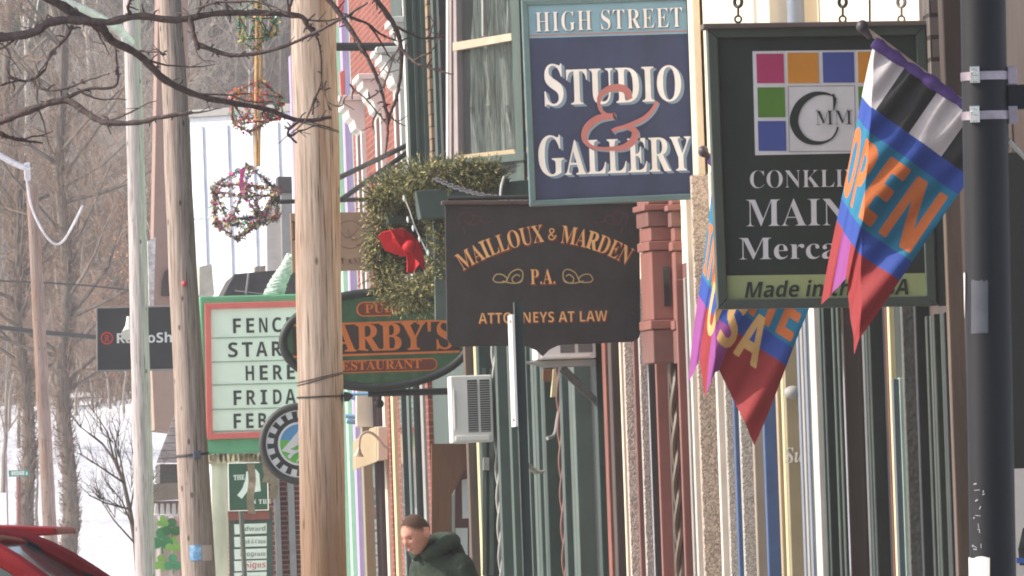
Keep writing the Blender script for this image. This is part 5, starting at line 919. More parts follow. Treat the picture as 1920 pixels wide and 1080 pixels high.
def scroll(sgn, cx):
    a = [(-42, 3), (-36, -6), (-24, -6), (-15, 2), (-20, 8), (-36, 8), (-42, 3)]; b = [(-16, 5), (-8, -10), (6, -16), (14, -10), (12, 4), (0, 10), (-6, 2), (2, -6), (9, -3)]; c_ = [(-24, 6), (-6, 10), (10, 8), (14, 0)]
    return [(spline([(cx+sgn*x, 521+y) for x, y in q], 5), 2.0) for q in (a, b, c_)]
pgilt = M('pale_gilt', (176, 160, 112), rough=.4, metal=.2)
for sg, cx in ((1, 966), (-1, 1070)): strokes(MB(), scroll(sg, cx), Y, .004).build('scroll_ornament', pgilt, s)
def flourish(sgn, cx, cy): return [(spline([(cx+sgn*x, cy+y) for x, y in q], 5), 2.2) for q in ([(-22, 10), (-24, -8), (-6, -14), (4, -4), (-6, 6), (-14, 0)], [(-8, 8), (10, 8), (18, -2), (8, -8), (2, 0)], [(18, 2), (30, 6), (38, 2)], [(-16, 14), (-12, 26)])]
fred = M('faded_red', (84, 48, 50), rough=.6)
for sg, cx in ((1, 884), (-1, 1152)): strokes(MB(), flourish(sg, cx, 412), Y, .003).build('faded_flourish', fred, s)
mb = MB().tube([P(840, 372, Y+.02), P(1225, 366, Y+.02), Vector((XF+.1, Y+.02, P(1225, 366, Y).z))], .016, 10); mb.build('bracket', blk, s, smooth=True)
def chain(name, label, a, b, sag, n, r, mat, wire=.006):
    a, b = Vector(a), Vector(b); t = MB(); pts = []
    for i in range(n+1):
        u = i/n; p = a.lerp(b, u); p.z -= sag*4*u*(1-u); pts.append(p)
    for i in range(n):
        p, q = pts[i], pts[i+1]; d = (q-p); ln = d.length*.72; d.normalize(); w = d.cross(Vector((0, 1, 0) if i % 2 else (0, .25, 1))).normalized(); c = (p+q)/2
        t.tube([c+d*cos(2*pi*k/12)*ln+w*sin(2*pi*k/12)*r for k in range(13)], wire, 6, cap=False)
    o = t.build(name, mat, smooth=True); return tag(o, label, 'chain')
chain('chain', 'dark sway chain slanting from the window box to the law sign', P(815, 334, 81), P(992, 373, Y), .05, 30, .02, M('chain_metal', (78, 74, 76), rough=.6, metal=.3, var=.2), .0065)
tag(MB().tube(spline([P(945, 332, 82), P(940, 350, 81.9), P(938, 372, 81.8), P(936, 380, 81.8)], 5), .012, 7).build('sign_hook', M('pale_metal', (190, 186, 180), rough=.4, metal=.3), smooth=True), 'pale metal hook hanging behind the law sign chain', 'hook')

# ---- the green mercantile sign
dkg = M('deep_green_paint', (48, 56, 48), rough=.5, var=.13, scale=5, dirt=.2); frg = M('frame_green_paint', (76, 84, 76), rough=.45, var=.1, scale=4, dirt=.1); olive = M('olive_band_paint', (166, 176, 122), rough=.5, var=.05)
Y = 53.0
s = thing('hanging_sign', 'dark green mercantile sign with coloured squares logo and olive bottom band', 'sign', P(1548, 578, Y))
MB().panel([(1336, 54), (1728, 48), (1747, 568), (1354, 574)], Y+.03, .06).build('board', dkg, s)
rail_frame(s, [(1326, 52), (1736, 46), (1757, 573), (1346, 580)], 19, Y-.01, .12, frg)
MB().panel([(1318, 44), (1742, 38), (1743, 47), (1319, 54)], Y-.05, .2).build('top_moulding', M('brown_moulding', (104, 94, 88), var=.12), s, bevel=.006)
MB().panel([(1740, 46), (1762, 46), (1780, 573), (1758, 574)], Y+.03, .1).build('side_post', frg, s, bevel=.01)
MB().panel([(1347, 517), (1742, 512), (1745, 562), (1348, 571)], Y+.022, .009).build('band', olive, s)
FB = Y+.03
MB().panel([(1411, 96), (1668, 93), (1672, 286), (1416, 291)], FB-.004, .006).build('logo_panel', ltr, s)
sq = [((1418, 101), (1469, 156), (190, 62, 110)), ((1476, 99), (1534, 156), (222, 148, 50)), ((1542, 98), (1601, 155), (76, 90, 158)), ((1608, 97), (1662, 155), (222, 148, 50)), ((1420, 164), (1471, 220), (92, 136, 50)), ((1609, 162), (1664, 219), (92, 136, 50)), ((1421, 227), (1473, 283), (76, 90, 158)), ((1611, 225), (1666, 281), (150, 50, 110))]
names = {}
for a, b, c_ in sq:
    if c_ not in names: names[c_] = M('square_paint', c_, rough=.5, var=.05)
    MB().panel([a, (b[0], a[1]-.4), (b[0]+1.5, b[1]-.4), (a[0]+1.5, b[1])], FB-.007, .0025).build('logo_square', names[c_], s)
rail_frame(s, [(1477, 161), (1603, 160), (1605, 284), (1479, 285)], 1.4, FB-.0062, .002, gry, 'logo_outline')
cpts = [(1568, 187), (1560, 179), (1543, 175), (1522, 178), (1502, 192), (1491, 212), (1489, 232), (1498, 252), (1515, 265), (1537, 268), (1556, 262), (1566, 251), (1571, 238)]
cp = spline(cpts, 6); n = len(cp); cw = [3+13*sin(pi*min(1, max(0, (i/n-.08)/.75)))**1.5 for i in range(n)]
strokes(MB(), [(cp, cw), ([(1562, 176), (1565, 190), (1563, 206)], [3, 6, 2])], FB-.004, .0045).build('logo_letter', dkg, s)
text('MM', 's', (1528, 234), (1599, 233), 27, FB-.008, dkg, s, offset=-.045, th=.002)
text('CONKLING’S'.replace('’', "'"), 's', (1404, 353), (1688, 349), 33, FB, ltr, s, offset=-.02)
text('MAIN ST', 's', (1397, 425), (1700, 421), 51, FB, ltr, s, offset=-.015)
text('Mercantile', 's', (1384, 487), (1707, 483), 41, FB, ltr, s, offset=-.012)
text('Made in the USA', 'n', (1393, 558), (1703, 552), 29, Y+.022, dkg, s, slant=.2)
tag_m = M('hook_metal', (150, 142, 138), rough=.35, metal=.6)
for x, dk in ((1384, 1), (1580, 1), (1690, 0)):
    mb = MB(); mb.torus(P(x, 36, Y+.05), (0, 1, 0), .018, .006, 14, 6).tube([P(x, 30, Y+.05), P(x, 14, Y+.05)], .007, 7)
    mb.torus(P(x, 4, Y+.05), (.6, .6, 0), .026, .01, 14, 6).tube([P(x, -6, Y+.05), P(x, -60, Y+.05)], .007, 7); mb.build('hanger', blk if dk else tag_m, s, smooth=True)
MB().tube([P(1631, 46, Y+.06), P(1630, -60, Y+.06)], .006, 6).tube([P(1360, -60, Y+.06), Vector((XF+.1, Y+.06, P(1690, -68, Y).z))], .022, 10).build('bracket', blk, s, smooth=True)

# ---- the oval pub sign
pg = M('mottled_green_paint', (74, 104, 70), rough=.5, var=.3, scale=5, col2=(48, 84, 60)); pdk = M('dark_oval_paint', (52, 56, 54), rough=.5, var=.15); orng = M('orange_letter_paint', (228, 126, 60), rough=.5, var=.1); bandm = M('umber_band', (66, 52, 46), rough=.5, var=.1); ored = M('pill_red', (124, 62, 42), rough=.5, var=.1)
Y = 101.0
s = thing('hanging_sign', 'oval green pub sign with orange letters behind the nearest wooden pole', 'sign', P(706, 727, Y))
def oval(cx, cy, rx, ry, n=56, rot=-.035): return [(cx+cos(2*pi*i/n)*rx*cos(rot)-sin(2*pi*i/n)*ry*sin(rot), cy+cos(2*pi*i/n)*rx*sin(rot)+sin(2*pi*i/n)*ry*cos(rot)) for i in range(n)]
MB().panel(oval(706, 637, 171, 85), Y, .07).build('board', pg, s)
rg_ = oval(706, 637, 176, 89); MB().tube([P(x, y, Y+.01) for x, y in rg_+rg_[:1]], .045, 10).build('rim', pdk, s, smooth=True)
MB().panel([(548, 612), (858, 602), (862, 657), (550, 667)], Y-.006, .007).build('name_band', bandm, s)
mb = MB().panel([(548, 608), (858, 598), (858, 602), (548, 612)], Y-.008, .009).panel([(550, 667), (862, 657), (862, 661), (550, 671)], Y-.008, .009); mb.build('rule', orng, s)
text("DARBY'S", 's', (577, 661), (853, 653), 50, Y-.006, orng, s, offset=.01)
def pill(cx, cy, rx, ry, Y_, mat, nm):
    pts = [(cx+rx-ry+cos(a)*ry, cy+sin(a)*ry) for a in [pi/2-pi*i/8 for i in range(9)]]+[(cx-rx+ry+cos(a)*ry, cy+sin(a)*ry) for a in [-pi/2-pi*i/8 for i in range(9)]]
    MB().panel([(x, y-(x-cx)*.03) for x, y in pts], Y_, .004).build(nm, mat, s)
pill(709, 579, 41, 14, Y-.005, orng, 'pill_edge'); pill(709, 579, 38, 11.5, Y-.008, ored, 'pill'); pill(712, 686, 108, 12, Y-.005, orng, 'pill_edge'); pill(712, 686, 106, 10, Y-.008, ored, 'pill')
text('PUB', 's', (684, 587), (738, 585), 16, Y-.008, orng, s); text('RESTAURANT', 's', (622, 695), (791, 690), 16, Y-.008, orng, s)
mb = MB().tube([P(690, 738, Y+.1), Vector((XF+.1, Y+.1, P(860, 733, Y).z))], .035, 8).tube([P(712, 738, Y+.1), P(711, 750, Y+.1)], .015, 6).ball(P(711, 757, Y+.1), .05)
mb.tube([P(705, 724, Y+.1), P(706, 738, Y+.1)], .02, 6); mb.build('bracket', blk, s, smooth=True)
mb = MB()
for a, b in (((630, 336), (768, 270)), ((640, 374), (766, 284)), ((700, 338), (768, 300))):
    mb.tube([P(*a, Y), Vector((XF+.05, Y+9, P(*b, DF(*b, XF)).z))] if 0 else [P(*a, 108), P(*b, 112)], .03, 7)
mb.tube([P(505, 379, 108), P(770, 372, 112)], .026, 7).tube([P(628, 88, 112.5), P(772, 88, 112.5)], .05, 7)
tag(mb.build('iron_bracket', blk, smooth=True), 'black iron rods and stays slanting down from the brick wall', 'bracket')
# ---- tan sign on the iron rod
kraft = M('kraft_tan_board', (176, 142, 116), rough=.7, var=.06); kdk = M('brown_ink', (116, 90, 72), rough=.7)
Y = 109.6
s = thing('hanging_sign', 'plain tan sign with thin bird circle emblem behind the nearest wooden pole', 'sign', P(620, 510, Y))
MB().panel([(544, 400), (700, 397), (703, 506), (548, 511)], Y, .05).build('board', kraft, s, bevel=.005)
text('K', 's', (547, 451), (570, 450), 36, Y, M('dark_ink', (84, 64, 54)), s); text('T AND CO', 's', (638, 495), (708, 493), 11, Y, kdk, s, offset=-.03, space=.15)
circ = oval(656, 440, 27, 26, 30, 0); bird = spline([(640, 436), (650, 446), (662, 440), (672, 428)], 5)
strokes(MB(), [(circ+circ[:1], 1.1), (bird, 1.2), ([(652, 430), (656, 445), (668, 452)], 1.0)], Y, .003).build('emblem', kdk, s)
mb = MB()
for x in (560, 690): mb.tube([P(x, 399, Y+.02), P(x, 377, Y+.02)], .01, 6)
mb.build('hanger', blk, s)

# ---- theatre marquee
mqg = M('marquee_green', (98, 160, 124), rough=.5, var=.08, dirt=.1); mqr = M('marquee_coral', (214, 104, 102), rough=.5, var=.06); mqf = M('marquee_face', (230, 235, 226), rough=.4, var=.03); ink = M('black_letters', (58, 56, 56), rough=.5, var=.08)
Y = 132.0
s = thing('theatre_marquee', 'green and coral theatre marquee with black changeable letters', 'marquee', P(500, 850, Y))
MB().panel([(374, 556), (640, 549), (646, 842), (384, 850)], Y, 3.2).build('cabinet', mqg, s, bevel=.02)
rail_frame(s, [(384, 569), (634, 562), (640, 816), (388, 824)], 11, Y-.07, .075, mqr, 'border')
MB().panel([(394, 578), (628, 571), (632, 808), (398, 815)], Y-.02, .021).build('letter_board', mqf, s)
mb = MB()
for k, y in enumerate((633, 678, 721, 767, 808)): mb.panel([(397, y), (628, y-6), (628, y-4), (397, y+2)], Y-.034, .015)
mb.build('letter_track', M('track_grey', (150, 162, 150)), s)
W_ = .0
for wd_, x0, pit, yb in (('FENCES', 429.5, 25, 625), ('STARTS', 421.5, 27, 670), ('HERE', 454, 25.5, 713.5), ('FRIDAY', 430.5, 25, 760), ('FEB', 431, 23.5, 803.5)):
    n_ = len(wd_); text(wd_, 'n', (x0+2, yb), (x0+2+pit*n_, yb-pit*n_*.026), 27.5, Y-.02, ink, s, wide=pit/27.5)
mb = MB(); rg = random.Random(3)
for i in range(26): x = 392+i*9.4; mb.panel([(x, 851), (x+rg.uniform(4, 9), 850), (x+rg.uniform(3, 8), 860+rg.uniform(-2, 10)), (x+1, 860+rg.uniform(-2, 8))], Y+.3+rg.uniform(-.1, 1.5), .05)
mb.build('underside_trim', M('flaking_soffit', (168, 150, 128), var=.5, scale=6, col2=(88, 64, 50)), s)
for a, b, c_, d_ in ((464, 478, 868, 962), (493, 505, 865, 905), (505, 520, 862, 935)):
    mb = MB(); rows = []
    for i in range(7):
        y = c_+(d_-c_)*i/6; o = 2*sin(i*1.3+a); rows.append([P(a+o, y, Y+.25+.03*sin(i)), P(b+o+rg.uniform(-1, 1), y+(rg.uniform(-3, 5) if i == 6 else 0), Y+.25), P(b+o, y, Y+.27), P(a+o, y, Y+.28)])
    mb.loft(rows); mb.build('hanging_strip', M('weathered_canvas', (150, 128, 114), rough=.9, var=.25, scale=6), s)
# frosty rope garland climbing to the marquee top
mb = MB(); g0 = [P(514, 551, Y+.2), P(524, 525, Y+.2), P(540, 498, Y+.2), P(546, 480, Y+.2)]; gp = spline(g0, 14)
for ph in (0, 2.1, 4.2): mb.tube([p+Vector((cos(i*.8+ph)*.07*(1.6-i/40), sin(i*.8+ph)*.07, 0)) for i, p in enumerate(gp)], .045, 6)
tag(mb.build('garland', M('frosty_green', (176, 190, 180), rough=.8, var=.3, scale=12), smooth=True), 'pale frosty green rope garland climbing above the marquee', 'garland')

# ---- round gear sign
Y = 112.0
s = thing('hanging_sign', 'round black rimmed gear sign with mountain and road picture', 'sign', P(562, 905, Y))
def disc(r, off, th, m, nm, cx=562, cy=832, pts=None, par=None): return MB().panel(pts or [(cx+cos(2*pi*i/64)*r, cy+sin(2*pi*i/64)*r) for i in range(64)], Y-off, th).build(nm, m, par or s)
disc(69, 0, .06, ltr, 'board'); MB().torus(P(562, 832, Y+.01), (0, 1, 0), 70*Y/FPX, .042, 56, 10).build('rim', M('charcoal_rim', (66, 66, 64), rough=.5), s, smooth=True)
teeth = []
for i in range(17):
    a0 = 2*pi*i/17+.1
    for da, r in ((-.085, 49), (-.085, 61), (.085, 61), (.085, 49)): teeth.append((562+cos(a0+da)*r, 832+sin(a0+da)*r))
disc(0, .004, .005, pdk, 'gear', pts=teeth); disc(41, .007, .004, ltr, 'picture_ground'); sk = disc(37, .01, .004, M('picture_blue', (98, 158, 204), var=.04), 'picture_sky')
def clip(fn, n=40): return fn
grnp = M('picture_green', (110, 190, 84), var=.05)
lower = [(562+cos(a)*37, 832+sin(a)*37) for a in [pi*(-.06)+pi*1.12*i/26 for i in range(27)]]
disc(0, .013, .004, grnp, 'picture_hill', pts=lower); disc(0, .0165, .004, ltr, 'picture_mountain', pts=[(528, 845), (548, 822), (556, 812), (562, 803), (570, 812), (580, 806), (596, 828), (586, 833), (570, 826), (556, 836), (544, 842), (560, 846), (545, 850)])
strokes(MB(), [(spline([(541, 858), (552, 848), (566, 843), (574, 838)], 5), [7-.28*i for i in range(16)]), (spline([(556, 866), (566, 855), (580, 848)], 5), 2)], Y-.016, .004).build('picture_road', ltr, s)
MB().tube([P(562, 758, Y+.03), P(563, 742, Y+.03), P(700, 738, Y+.03)], .02, 6).build('bracket', M('pale_blue_rod', (130, 184, 220), rough=.5), s)

# ---- black sign with red ring emblem
Y = 150
s = thing('hanging_sign', 'black rectangular electronics shop sign crossed by two utility poles', 'sign', P(262, 693, Y))
MB().panel([(182, 578), (345, 575), (346, 692), (183, 694)], Y, .1).build('board', M('matt_black_board', (52, 50, 54), rough=.5, var=.06), s)
rail_frame(s, [(180, 576), (347, 572), (348, 694), (181, 697)], 3, Y-.02, .03, M('grey_trim', (140, 134, 134)))
text('RadioShack', 'n', (217, 643.5), (371, 641), 18.5, Y, ltr, s); cc = oval(200.5, 634, 10.5, 10.5, 30, 0)
rd = M('red_emblem', (196, 56, 50), rough=.5); strokes(MB(), [(cc+cc[:1], 2.6)], Y, .004).build('emblem', rd, s); text('R', 'n', (195.5, 641), (205.5, 641), 13, Y, rd, s)
MB().cyl((P(352, 600, Y).x, Y+.3, -.2), (P(352, 600, Y).x, Y+.3, 5.3), .09).build('post', gry_d, s)
t = thing('floodlight', 'small white floodlight on the face of the black sign', 'lamp', P(240, 600, Y-.3)); MB().tube([P(241, 594, Y-.05), P(241, 612, Y-.1), P(239, 628, Y-.3)], [.03, .05, .1], 12).build('lamp_shade', white, t, smooth=True)
# ---- green logo sign and the tenants board
Y = 138
s = thing('wall_sign', 'square green sign with white swooping emblem below the marquee', 'sign', P(464, 955, Y))
MB().panel([(428, 870), (500, 868), (502, 955), (430, 957)], Y, .06).build('board', M('bottle_green', (54, 86, 72), rough=.5, var=.08), s); rail_frame(s, [(427, 868), (502, 866), (504, 957), (429, 959)], 1.6, Y-.01, .02, ltr)
text('THE', 's', (438, 900), (459, 899), 9, Y, ltr, s, offset=.02); text('ON THE', 's', (464, 945), (508, 944), 8, Y, ltr, s, offset=.02, space=.2)
strokes(MB(), [(spline([(449, 932), (460, 916), (465, 896), (466, 884)], 5), [11]*8+[9]*8)], Y, .004).panel([(468, 878), (480, 880), (486, 888), (489, 921), (474, 923)], Y-.004, .003).build('emblem', ltr, s)
s = thing('directory_board', 'dark green directory board of white name plates below the square green sign', 'sign', P(464, 1079, Y))
MB().panel([(428, 958), (510, 955), (518, 1300), (436, 1303)], Y+.08, .08).build('board', M('board_green', (70, 80, 78), rough=.6), s); MB().panel([(427, 960), (505, 957), (506, 973), (428, 976)], Y+.03, .05).build('red_band', M('dull_red', (140, 74, 70)), s)
ph = M('grey_text', (120, 116, 116)); prd = M('red_text', (200, 84, 92))
for k, (w_, y, mm, f) in enumerate((('Edward', 1000, ph, 's'), ('Hock & Coun', 1024, ph, 's'), ('Program', 1047, ph, 's'), ('Signs', 1069, prd, 's'), ('Mower', 1091, ph, 's'))):
    pl_ = MB().panel([(439, y-17), (500, y-19), (500, y), (440, y+2)], Y+.06, .02).build('name_plate', ltr, s)
    text(w_, f, (449 if k != 3 else 458, y-4), (498, y-5), 9 if k != 3 else 12, Y+.06, mm, pl_, slant=.12, offset=-.02)
MB().cyl((P(457, 960, 136.5).x, 136.5, .1), (P(452, 960, 136.5).x, 136.5, P(457, 958, 136.5).z), .035).build('pipe', gry_d, s)
# ---- shamrock banner
Y = 165
s = thing('banner', 'white cloth banner printed with green shamrocks beside the second pole', 'banner', P(312, 1060, Y))
mb = MB(); n = 16; mb.loft([[P(287+52*i/n, y+3*sin(i*.7)*k, Y+.02*sin(i*.9+k)) for i in range(n+1)] for k, y in ((0, 968), (.3, 1000), (.6, 1040), (1, 1085))], closed=False, cap=False)
mb.build('cloth', M('banner_cloth', (216, 206, 204), rough=.9, var=.06, trans=.2), s, smooth=True)
for (cx, cy, r, col) in ((305, 978, 9, (128, 196, 96)), (322, 990, 14, (58, 130, 80)), (303, 1012, 17, (64, 150, 96)), (325, 1022, 12, (136, 200, 100)), (302, 1056, 12, (136, 200, 100)), (324, 1056, 13, (80, 170, 120))):
    r *= 1.3; m_ = MB()
    for a in (-pi/2, pi*.17, pi*.83): m_.panel([(cx+cos(a)*r*.55+cos(2*pi*i/12)*r*.5, cy+sin(a)*r*.55+sin(2*pi*i/12)*r*.5) for i in range(12)], Y-.085-.002*(a > 0)-.003*(a > 1), .003)
    m_.panel([(cx-1.5, cy), (cx+1.5, cy), (cx+3, cy+r*1.2), (cx, cy+r*1.2)], Y-.083, .003); m_.build('shamrock', M('shamrock_green', col, rough=.8, var=.15), s)
MB().panel([(338, 965), (344, 965), (350, 1400), (343, 1400)], Y+.1, .1).build('post', brn, s)
# ---- street name sign, far left
Y = 232
s = thing('street_sign', 'small green street name sign on a brown post in the snow', 'sign', P(30, 975, Y)); gpl = M('street_green', (60, 136, 112), rough=.5, var=.08)
MB().panel([(16, 882), (54, 881), (55, 893), (17, 894)], Y, .02).build('plate', gpl, s); text('BRIDGE', 'n', (21, 891), (46, 890.3), 7, Y, ltr, s, offset=.04); text('S', 'n', (48, 890), (52, 890), 5, Y, ltr, s, offset=.04)
b = P(29, 960, Y); MB().cyl((b.x, Y+.04, hill_z(b.x, Y)-.2), (P(35, 894, Y).x, Y+.04, P(35, 894, Y).z), .055).build('post', M('rusty_post', (124, 84, 80), rough=.7), s)
tag(MB().cyl((P(13, 960, Y).x, Y+1, hill_z(0, Y)-.2), (P(12, 850, Y).x, Y+1, P(12, 848, Y).z), .018).build('marker_rod', M('grey_rod', (130, 110, 112))), 'thin grey marker rod standing left of the street name sign', 'rod')
# ---- parking sign seen edge-on
t = thing('parking_sign', 'dark green post with white parking sign seen edge on before the law sign', 'sign post', (P(968, 900, 43).x, 43, .13))
a, b = P(969, 566, 43), P(969, 566, 43); bx = P(969, 566, 43).x; zt_ = a.z; m = MB()
m.box(bx-.008, bx+.028, 43, 43.06, .05, zt_); m.box(bx-.012, bx-.009, 42.985, 43.075, .05, zt_-.002); m.build('post', M('post_green', (58, 66, 60), rough=.5, var=.15), t)
p0, p1 = P(955, 590, 43), P(962, 800, 43); MB().prism([(bx-.016-.012, 42.94, p0.z), (bx-.0165, 42.94, p0.z), (bx-.0165, 42.94, p1.z), (bx-.028, 42.94, p1.z)], (0, .3, 0)).build('plate', white, t)
MB().ball((bx-.03, 42.99, p0.z-.03), .008).ball((bx-.03, 42.99, p1.z+.03), .008).build('bolt', tag_m, t)

# ================================================================== FLAGS
def fab(n, c): return M(n, c, rough=.7, var=.06, scale=14, trans=.14, spec=.3, bump=.15, bscale=90)
FW_, FK, FB_, FT, FO, FR, FM, FP, FCr = [fab(*q) for q in (('white_cloth', (206, 200, 200)), ('black_cloth', (52, 52, 52)), ('blue_cloth', (48, 76, 156)), ('teal_cloth', (34, 118, 150)), ('orange_cloth', (204, 112, 56)), ('red_cloth', (148, 48, 50)), ('magenta_cloth', (146, 72, 140)), ('purple_cloth', (92, 66, 140)), ('cream_cloth', (214, 170, 108)))]
def flag(name, label, Y, S0, S1, dn, L, foldx, rowf, words, nS, nT, staff_end, comp=.37, hemk=((0, 1), (.5, .8), (1, 1))):
    """cloth hung from a slanting staff; the part that would swing past the fold line wraps round to the back"""
    t = thing(name, label, 'flag', P(*S1, Y)); S0, S1, dn = Vector(S0), Vector(S1), Vector(dn).normalized(); v, f, mi = [], [], []
    lw = []
    for txt, s0, s1, ta, tb, m in words:
        loops, W = layout(txt, 'n', .06); lw.append((loops, W, s0, s1, ta, tb, m))
    me_m = [FW_, FK, FB_, FT, FO, FR, FM, FCr]
    hem = lambda s: float(np.interp(s, *zip(*hemk)))
    for j in range(nT+1):
        for i in range(nS+1):
            s = i/nS; tt = j/nT*hem(s); q = S0.lerp(S1, s)+dn*(tt*L); dy = .035*sin(s*8+tt*2.5)*tt+.03*sin(s*15+1+tt*3)*tt+.012*sin(s*34+tt*7)*min(1, tt*3)
            if tt < .25: dy += .014*sin(s*46+3)*(.25-tt)*4
            fx = foldx(q.y); x = q.x; ov = fx-x
            if ov > 0:
                w_ = comp*ov*(.55+.45*math.exp(-ov/60)); x = fx-w_; dy += ov*.0022; q.y += ov*.28
            w = P(x+4*sin(tt*6+s*3)*tt, q.y, Y); w.y += dy; v.append(w)
    gs = (np.arange(nS)+.5)/nS; gt = (np.arange(nT)+.5)/nT; hm_ = np.interp(gs, *zip(*hemk)); SS = np.broadcast_to(gs, (nT, nS)); TT = gt[:, None]*hm_[None, :]
    kk = np.array([[rowf(gs[i], TT[j, i]) for i in range(nS)] for j in range(nT)])
    for loops, W, s0, s1, ta, tb, m in lw:
        u0, v0 = (SS-s0)/(s1-s0)*W, 1-(TT-ta)/(tb-ta); hit = np.zeros(SS.shape, bool)
        for a_, b_ in ((0, 0), (.02, 0), (-.02, 0), (0, .015), (0, -.015)):
            c_ = np.zeros(SS.shape, bool); u_, v_ = u0+a_, v0+b_
            for l in loops:
                for (xi, yi), (xj, yj) in zip(l, l[-1:]+l[:-1]):
                    if yi != yj: c_ ^= ((yi > v_) != (yj > v_)) & (u_ < (xj-xi)*(v_-yi)/(yj-yi)+xi)
            hit |= c_
        kk[hit] = m
    for j in range(nT):
        for i in range(nS): f.append((j*(nS+1)+i, j*(nS+1)+i+1, (j+1)*(nS+1)+i+1, (j+1)*(nS+1)+i)); mi.append(int(kk[j, i]))
    mb = MB(); mb.v = [tuple(p) for p in v]; mb.f = f; mb.m = mi
    mb.build('cloth', me_m, t, smooth=True)
    a, b = P(*S0, Y), P(*S1, Y); d = (b-a); mbs = MB(); n = 24
    pts = [a.lerp(b, i/n) for i in range(n+1)]; mbs.tube(pts, [.03+.006*sin(i*1.9)+.004*sin(i*.7) for i in range(n+1)], 10); mbs.build('sleeve', M('purple_velvet', (88, 66, 128), rough=.8, var=.2, scale=20), t, smooth=True)
    e = P(*staff_end, Y); k = (a-e).normalized(); far = Vector((XF-.02, Y, 0)); far.z = b.z + (b.z-a.z)/(b.x-a.x)*(XF-.02-b.x)
    MB().cyl(e-k*.0, far, .014, n=10).build('staff', M('pale_staff', (176, 160, 140), rough=.5), t, smooth=True)
    MB().ball(e, .032, sc=(1, 1, 1.1)).cyl(e+k*.02, e+k*.07, .022, .016).build('finial', M('dark_finial', (70, 62, 66), rough=.4), t, smooth=True)
    m = MB(); m.obox(far+Vector((.0, 0, -.0)), (.015, 0, 0), (0, .04, 0), (0, 0, .09)); m.build('wall_bracket', tag_m, t, bevel=.005)
    return t
def rows_open(s, t):
    if t < .205:
        return 0 if int(s/.258) % 2 == 0 else 1
    if t < .285: return 2
    if t < .59: return 3
    if t < .675: return 2
    return 5 if s > .46 or s < .2 else 6
flag('open_flag', 'open flag with black and white checks hanging before the green mercantile sign', 50.0, (1638, 78), (1880, 247), (-.574, .82), 505, lambda y: 1640 - (y-80)*.06, rows_open, [('OPEN', -.05, .985, .315, .565, 4)], 330, 380, (1617, 50))
def rows_usa(s, t):
    if t < .12: return 0 if int(s/.25) % 2 == 0 else 1
    if t < .18: return 2
    if t < .51: return 3
    if t < .60: return 2
    return 5 if s > .6 or .24 < s < .44 else 6
flag('usa_flag', 'made in the usa flag hanging behind and below the green mercantile sign', 58.5, (1330, 296), (1566, 462), (-.38, .92), 404, lambda y: 1352-(y-300)*.03, rows_usa, [('IN THE', .02, .985, .27, .49, 4), ('USA', .3, .82, .47, .69, 7)], 290, 320, (1319, 284), comp=.42, hemk=((0, 1), (.24, .84), (.42, .97), (.6, .8), (1, 1)))
# ================================================================== POLES, WIRES, LAMP POST
wood1 = Mwood('pole_wood', (188, 170, 156), (142, 124, 110), stain=(158, 118, 86), zst=2.0); wood2 = Mwood('old_pole_wood', (184, 168, 156), (132, 114, 104)); wood3 = Mwood('grey_pole_wood', (198, 190, 188), (152, 143, 140)); wood4 = Mwood('far_pole_wood', (158, 138, 128), (118, 100, 92), stain=(138, 98, 74))
steel = M('band_steel', (150, 140, 150), rough=.35, metal=.7, var=.2, scale=20); wire_m = M('black_wire', (56, 54, 54), rough=.6)
def pole(label, top, bot, w0, w1, Y, wood, group='wooden utility poles along the kerb'):
    b = P(*bot, Y); a = P(*top, Y); d = (a-b)/(a.z-b.z); g = b - d*(b.z-.05); tp = b+d*(9.5-b.z)
    k = Y/FPX/2; dr = (w1-w0)*k/(b.z-a.z)
    t = thing('utility_pole', label, 'pole', g, group); n = 18; mb = MB(); rg = random.Random(int(Y))
    mb.tube([g.lerp(tp, i/n)+Vector((rg.uniform(-.006, .006), 0, 0)) for i in range(n+1)], [max(.08, w1*k+dr*(g.lerp(tp, i/n).z-b.z)) for i in range(n+1)], 28)
    o = mb.build('shaft', wood, t, smooth=True); return t, g, d, (lambda z: max(.08, w1*k+dr*(z-b.z)))
def wrap(t, g, d, rf, z, tilt, mat, r=.006, name='wire_wrap', th=0):
    c = g+d*(z-g.z); R_ = rf(z)+r*.6; mb = MB()
    mb.tube([c+Vector((cos(2*pi*i/36)*R_, sin(2*pi*i/36)*R_, tilt*cos(2*pi*i/36))) for i in range(37)], r, 6, cap=False); return mb.build(name, mat, t, smooth=True)
p1, g1, d1, f1 = pole('thick honey coloured utility pole in front of the oval pub sign', (588, 0), (607, 1080), 85, 86, 65, wood1)
for y, tl in ((234, -.05), (238, -.045), (708, .03), (744, .0), (712, .035)): wrap(p1, g1, d1, f1, P(600, y, 65).z, tl, wire_m, .0035 if y != 744 else .006)
MB().panel([(646, 734), (655, 736), (663, 741), (655, 752), (646, 753)], 64.9, .1).build('strap_buckle', wire_m, p1, bevel=.004)
p2, g2, d2, f2 = pole('knotty brown utility pole between the black sign and the marquee', (318, 0), (372, 1080), 44, 64, 100, wood2)
for y in (852, 854): wrap(p2, g2, d2, f2, P(360, y, 100).z, .01, wire_m, .008)
MB().panel([(362, 846), (376, 844), (377, 860), (364, 862)], 99.7, .15).build('strap_buckle', M('grey_plastic', (86, 90, 104), rough=.5), p2, bevel=.008)
MB().ball(P(346, 532, 99.83), .03, 10, 6).build('reflector', M('red_plastic', (190, 70, 84), rough=.4), p2, smooth=True)
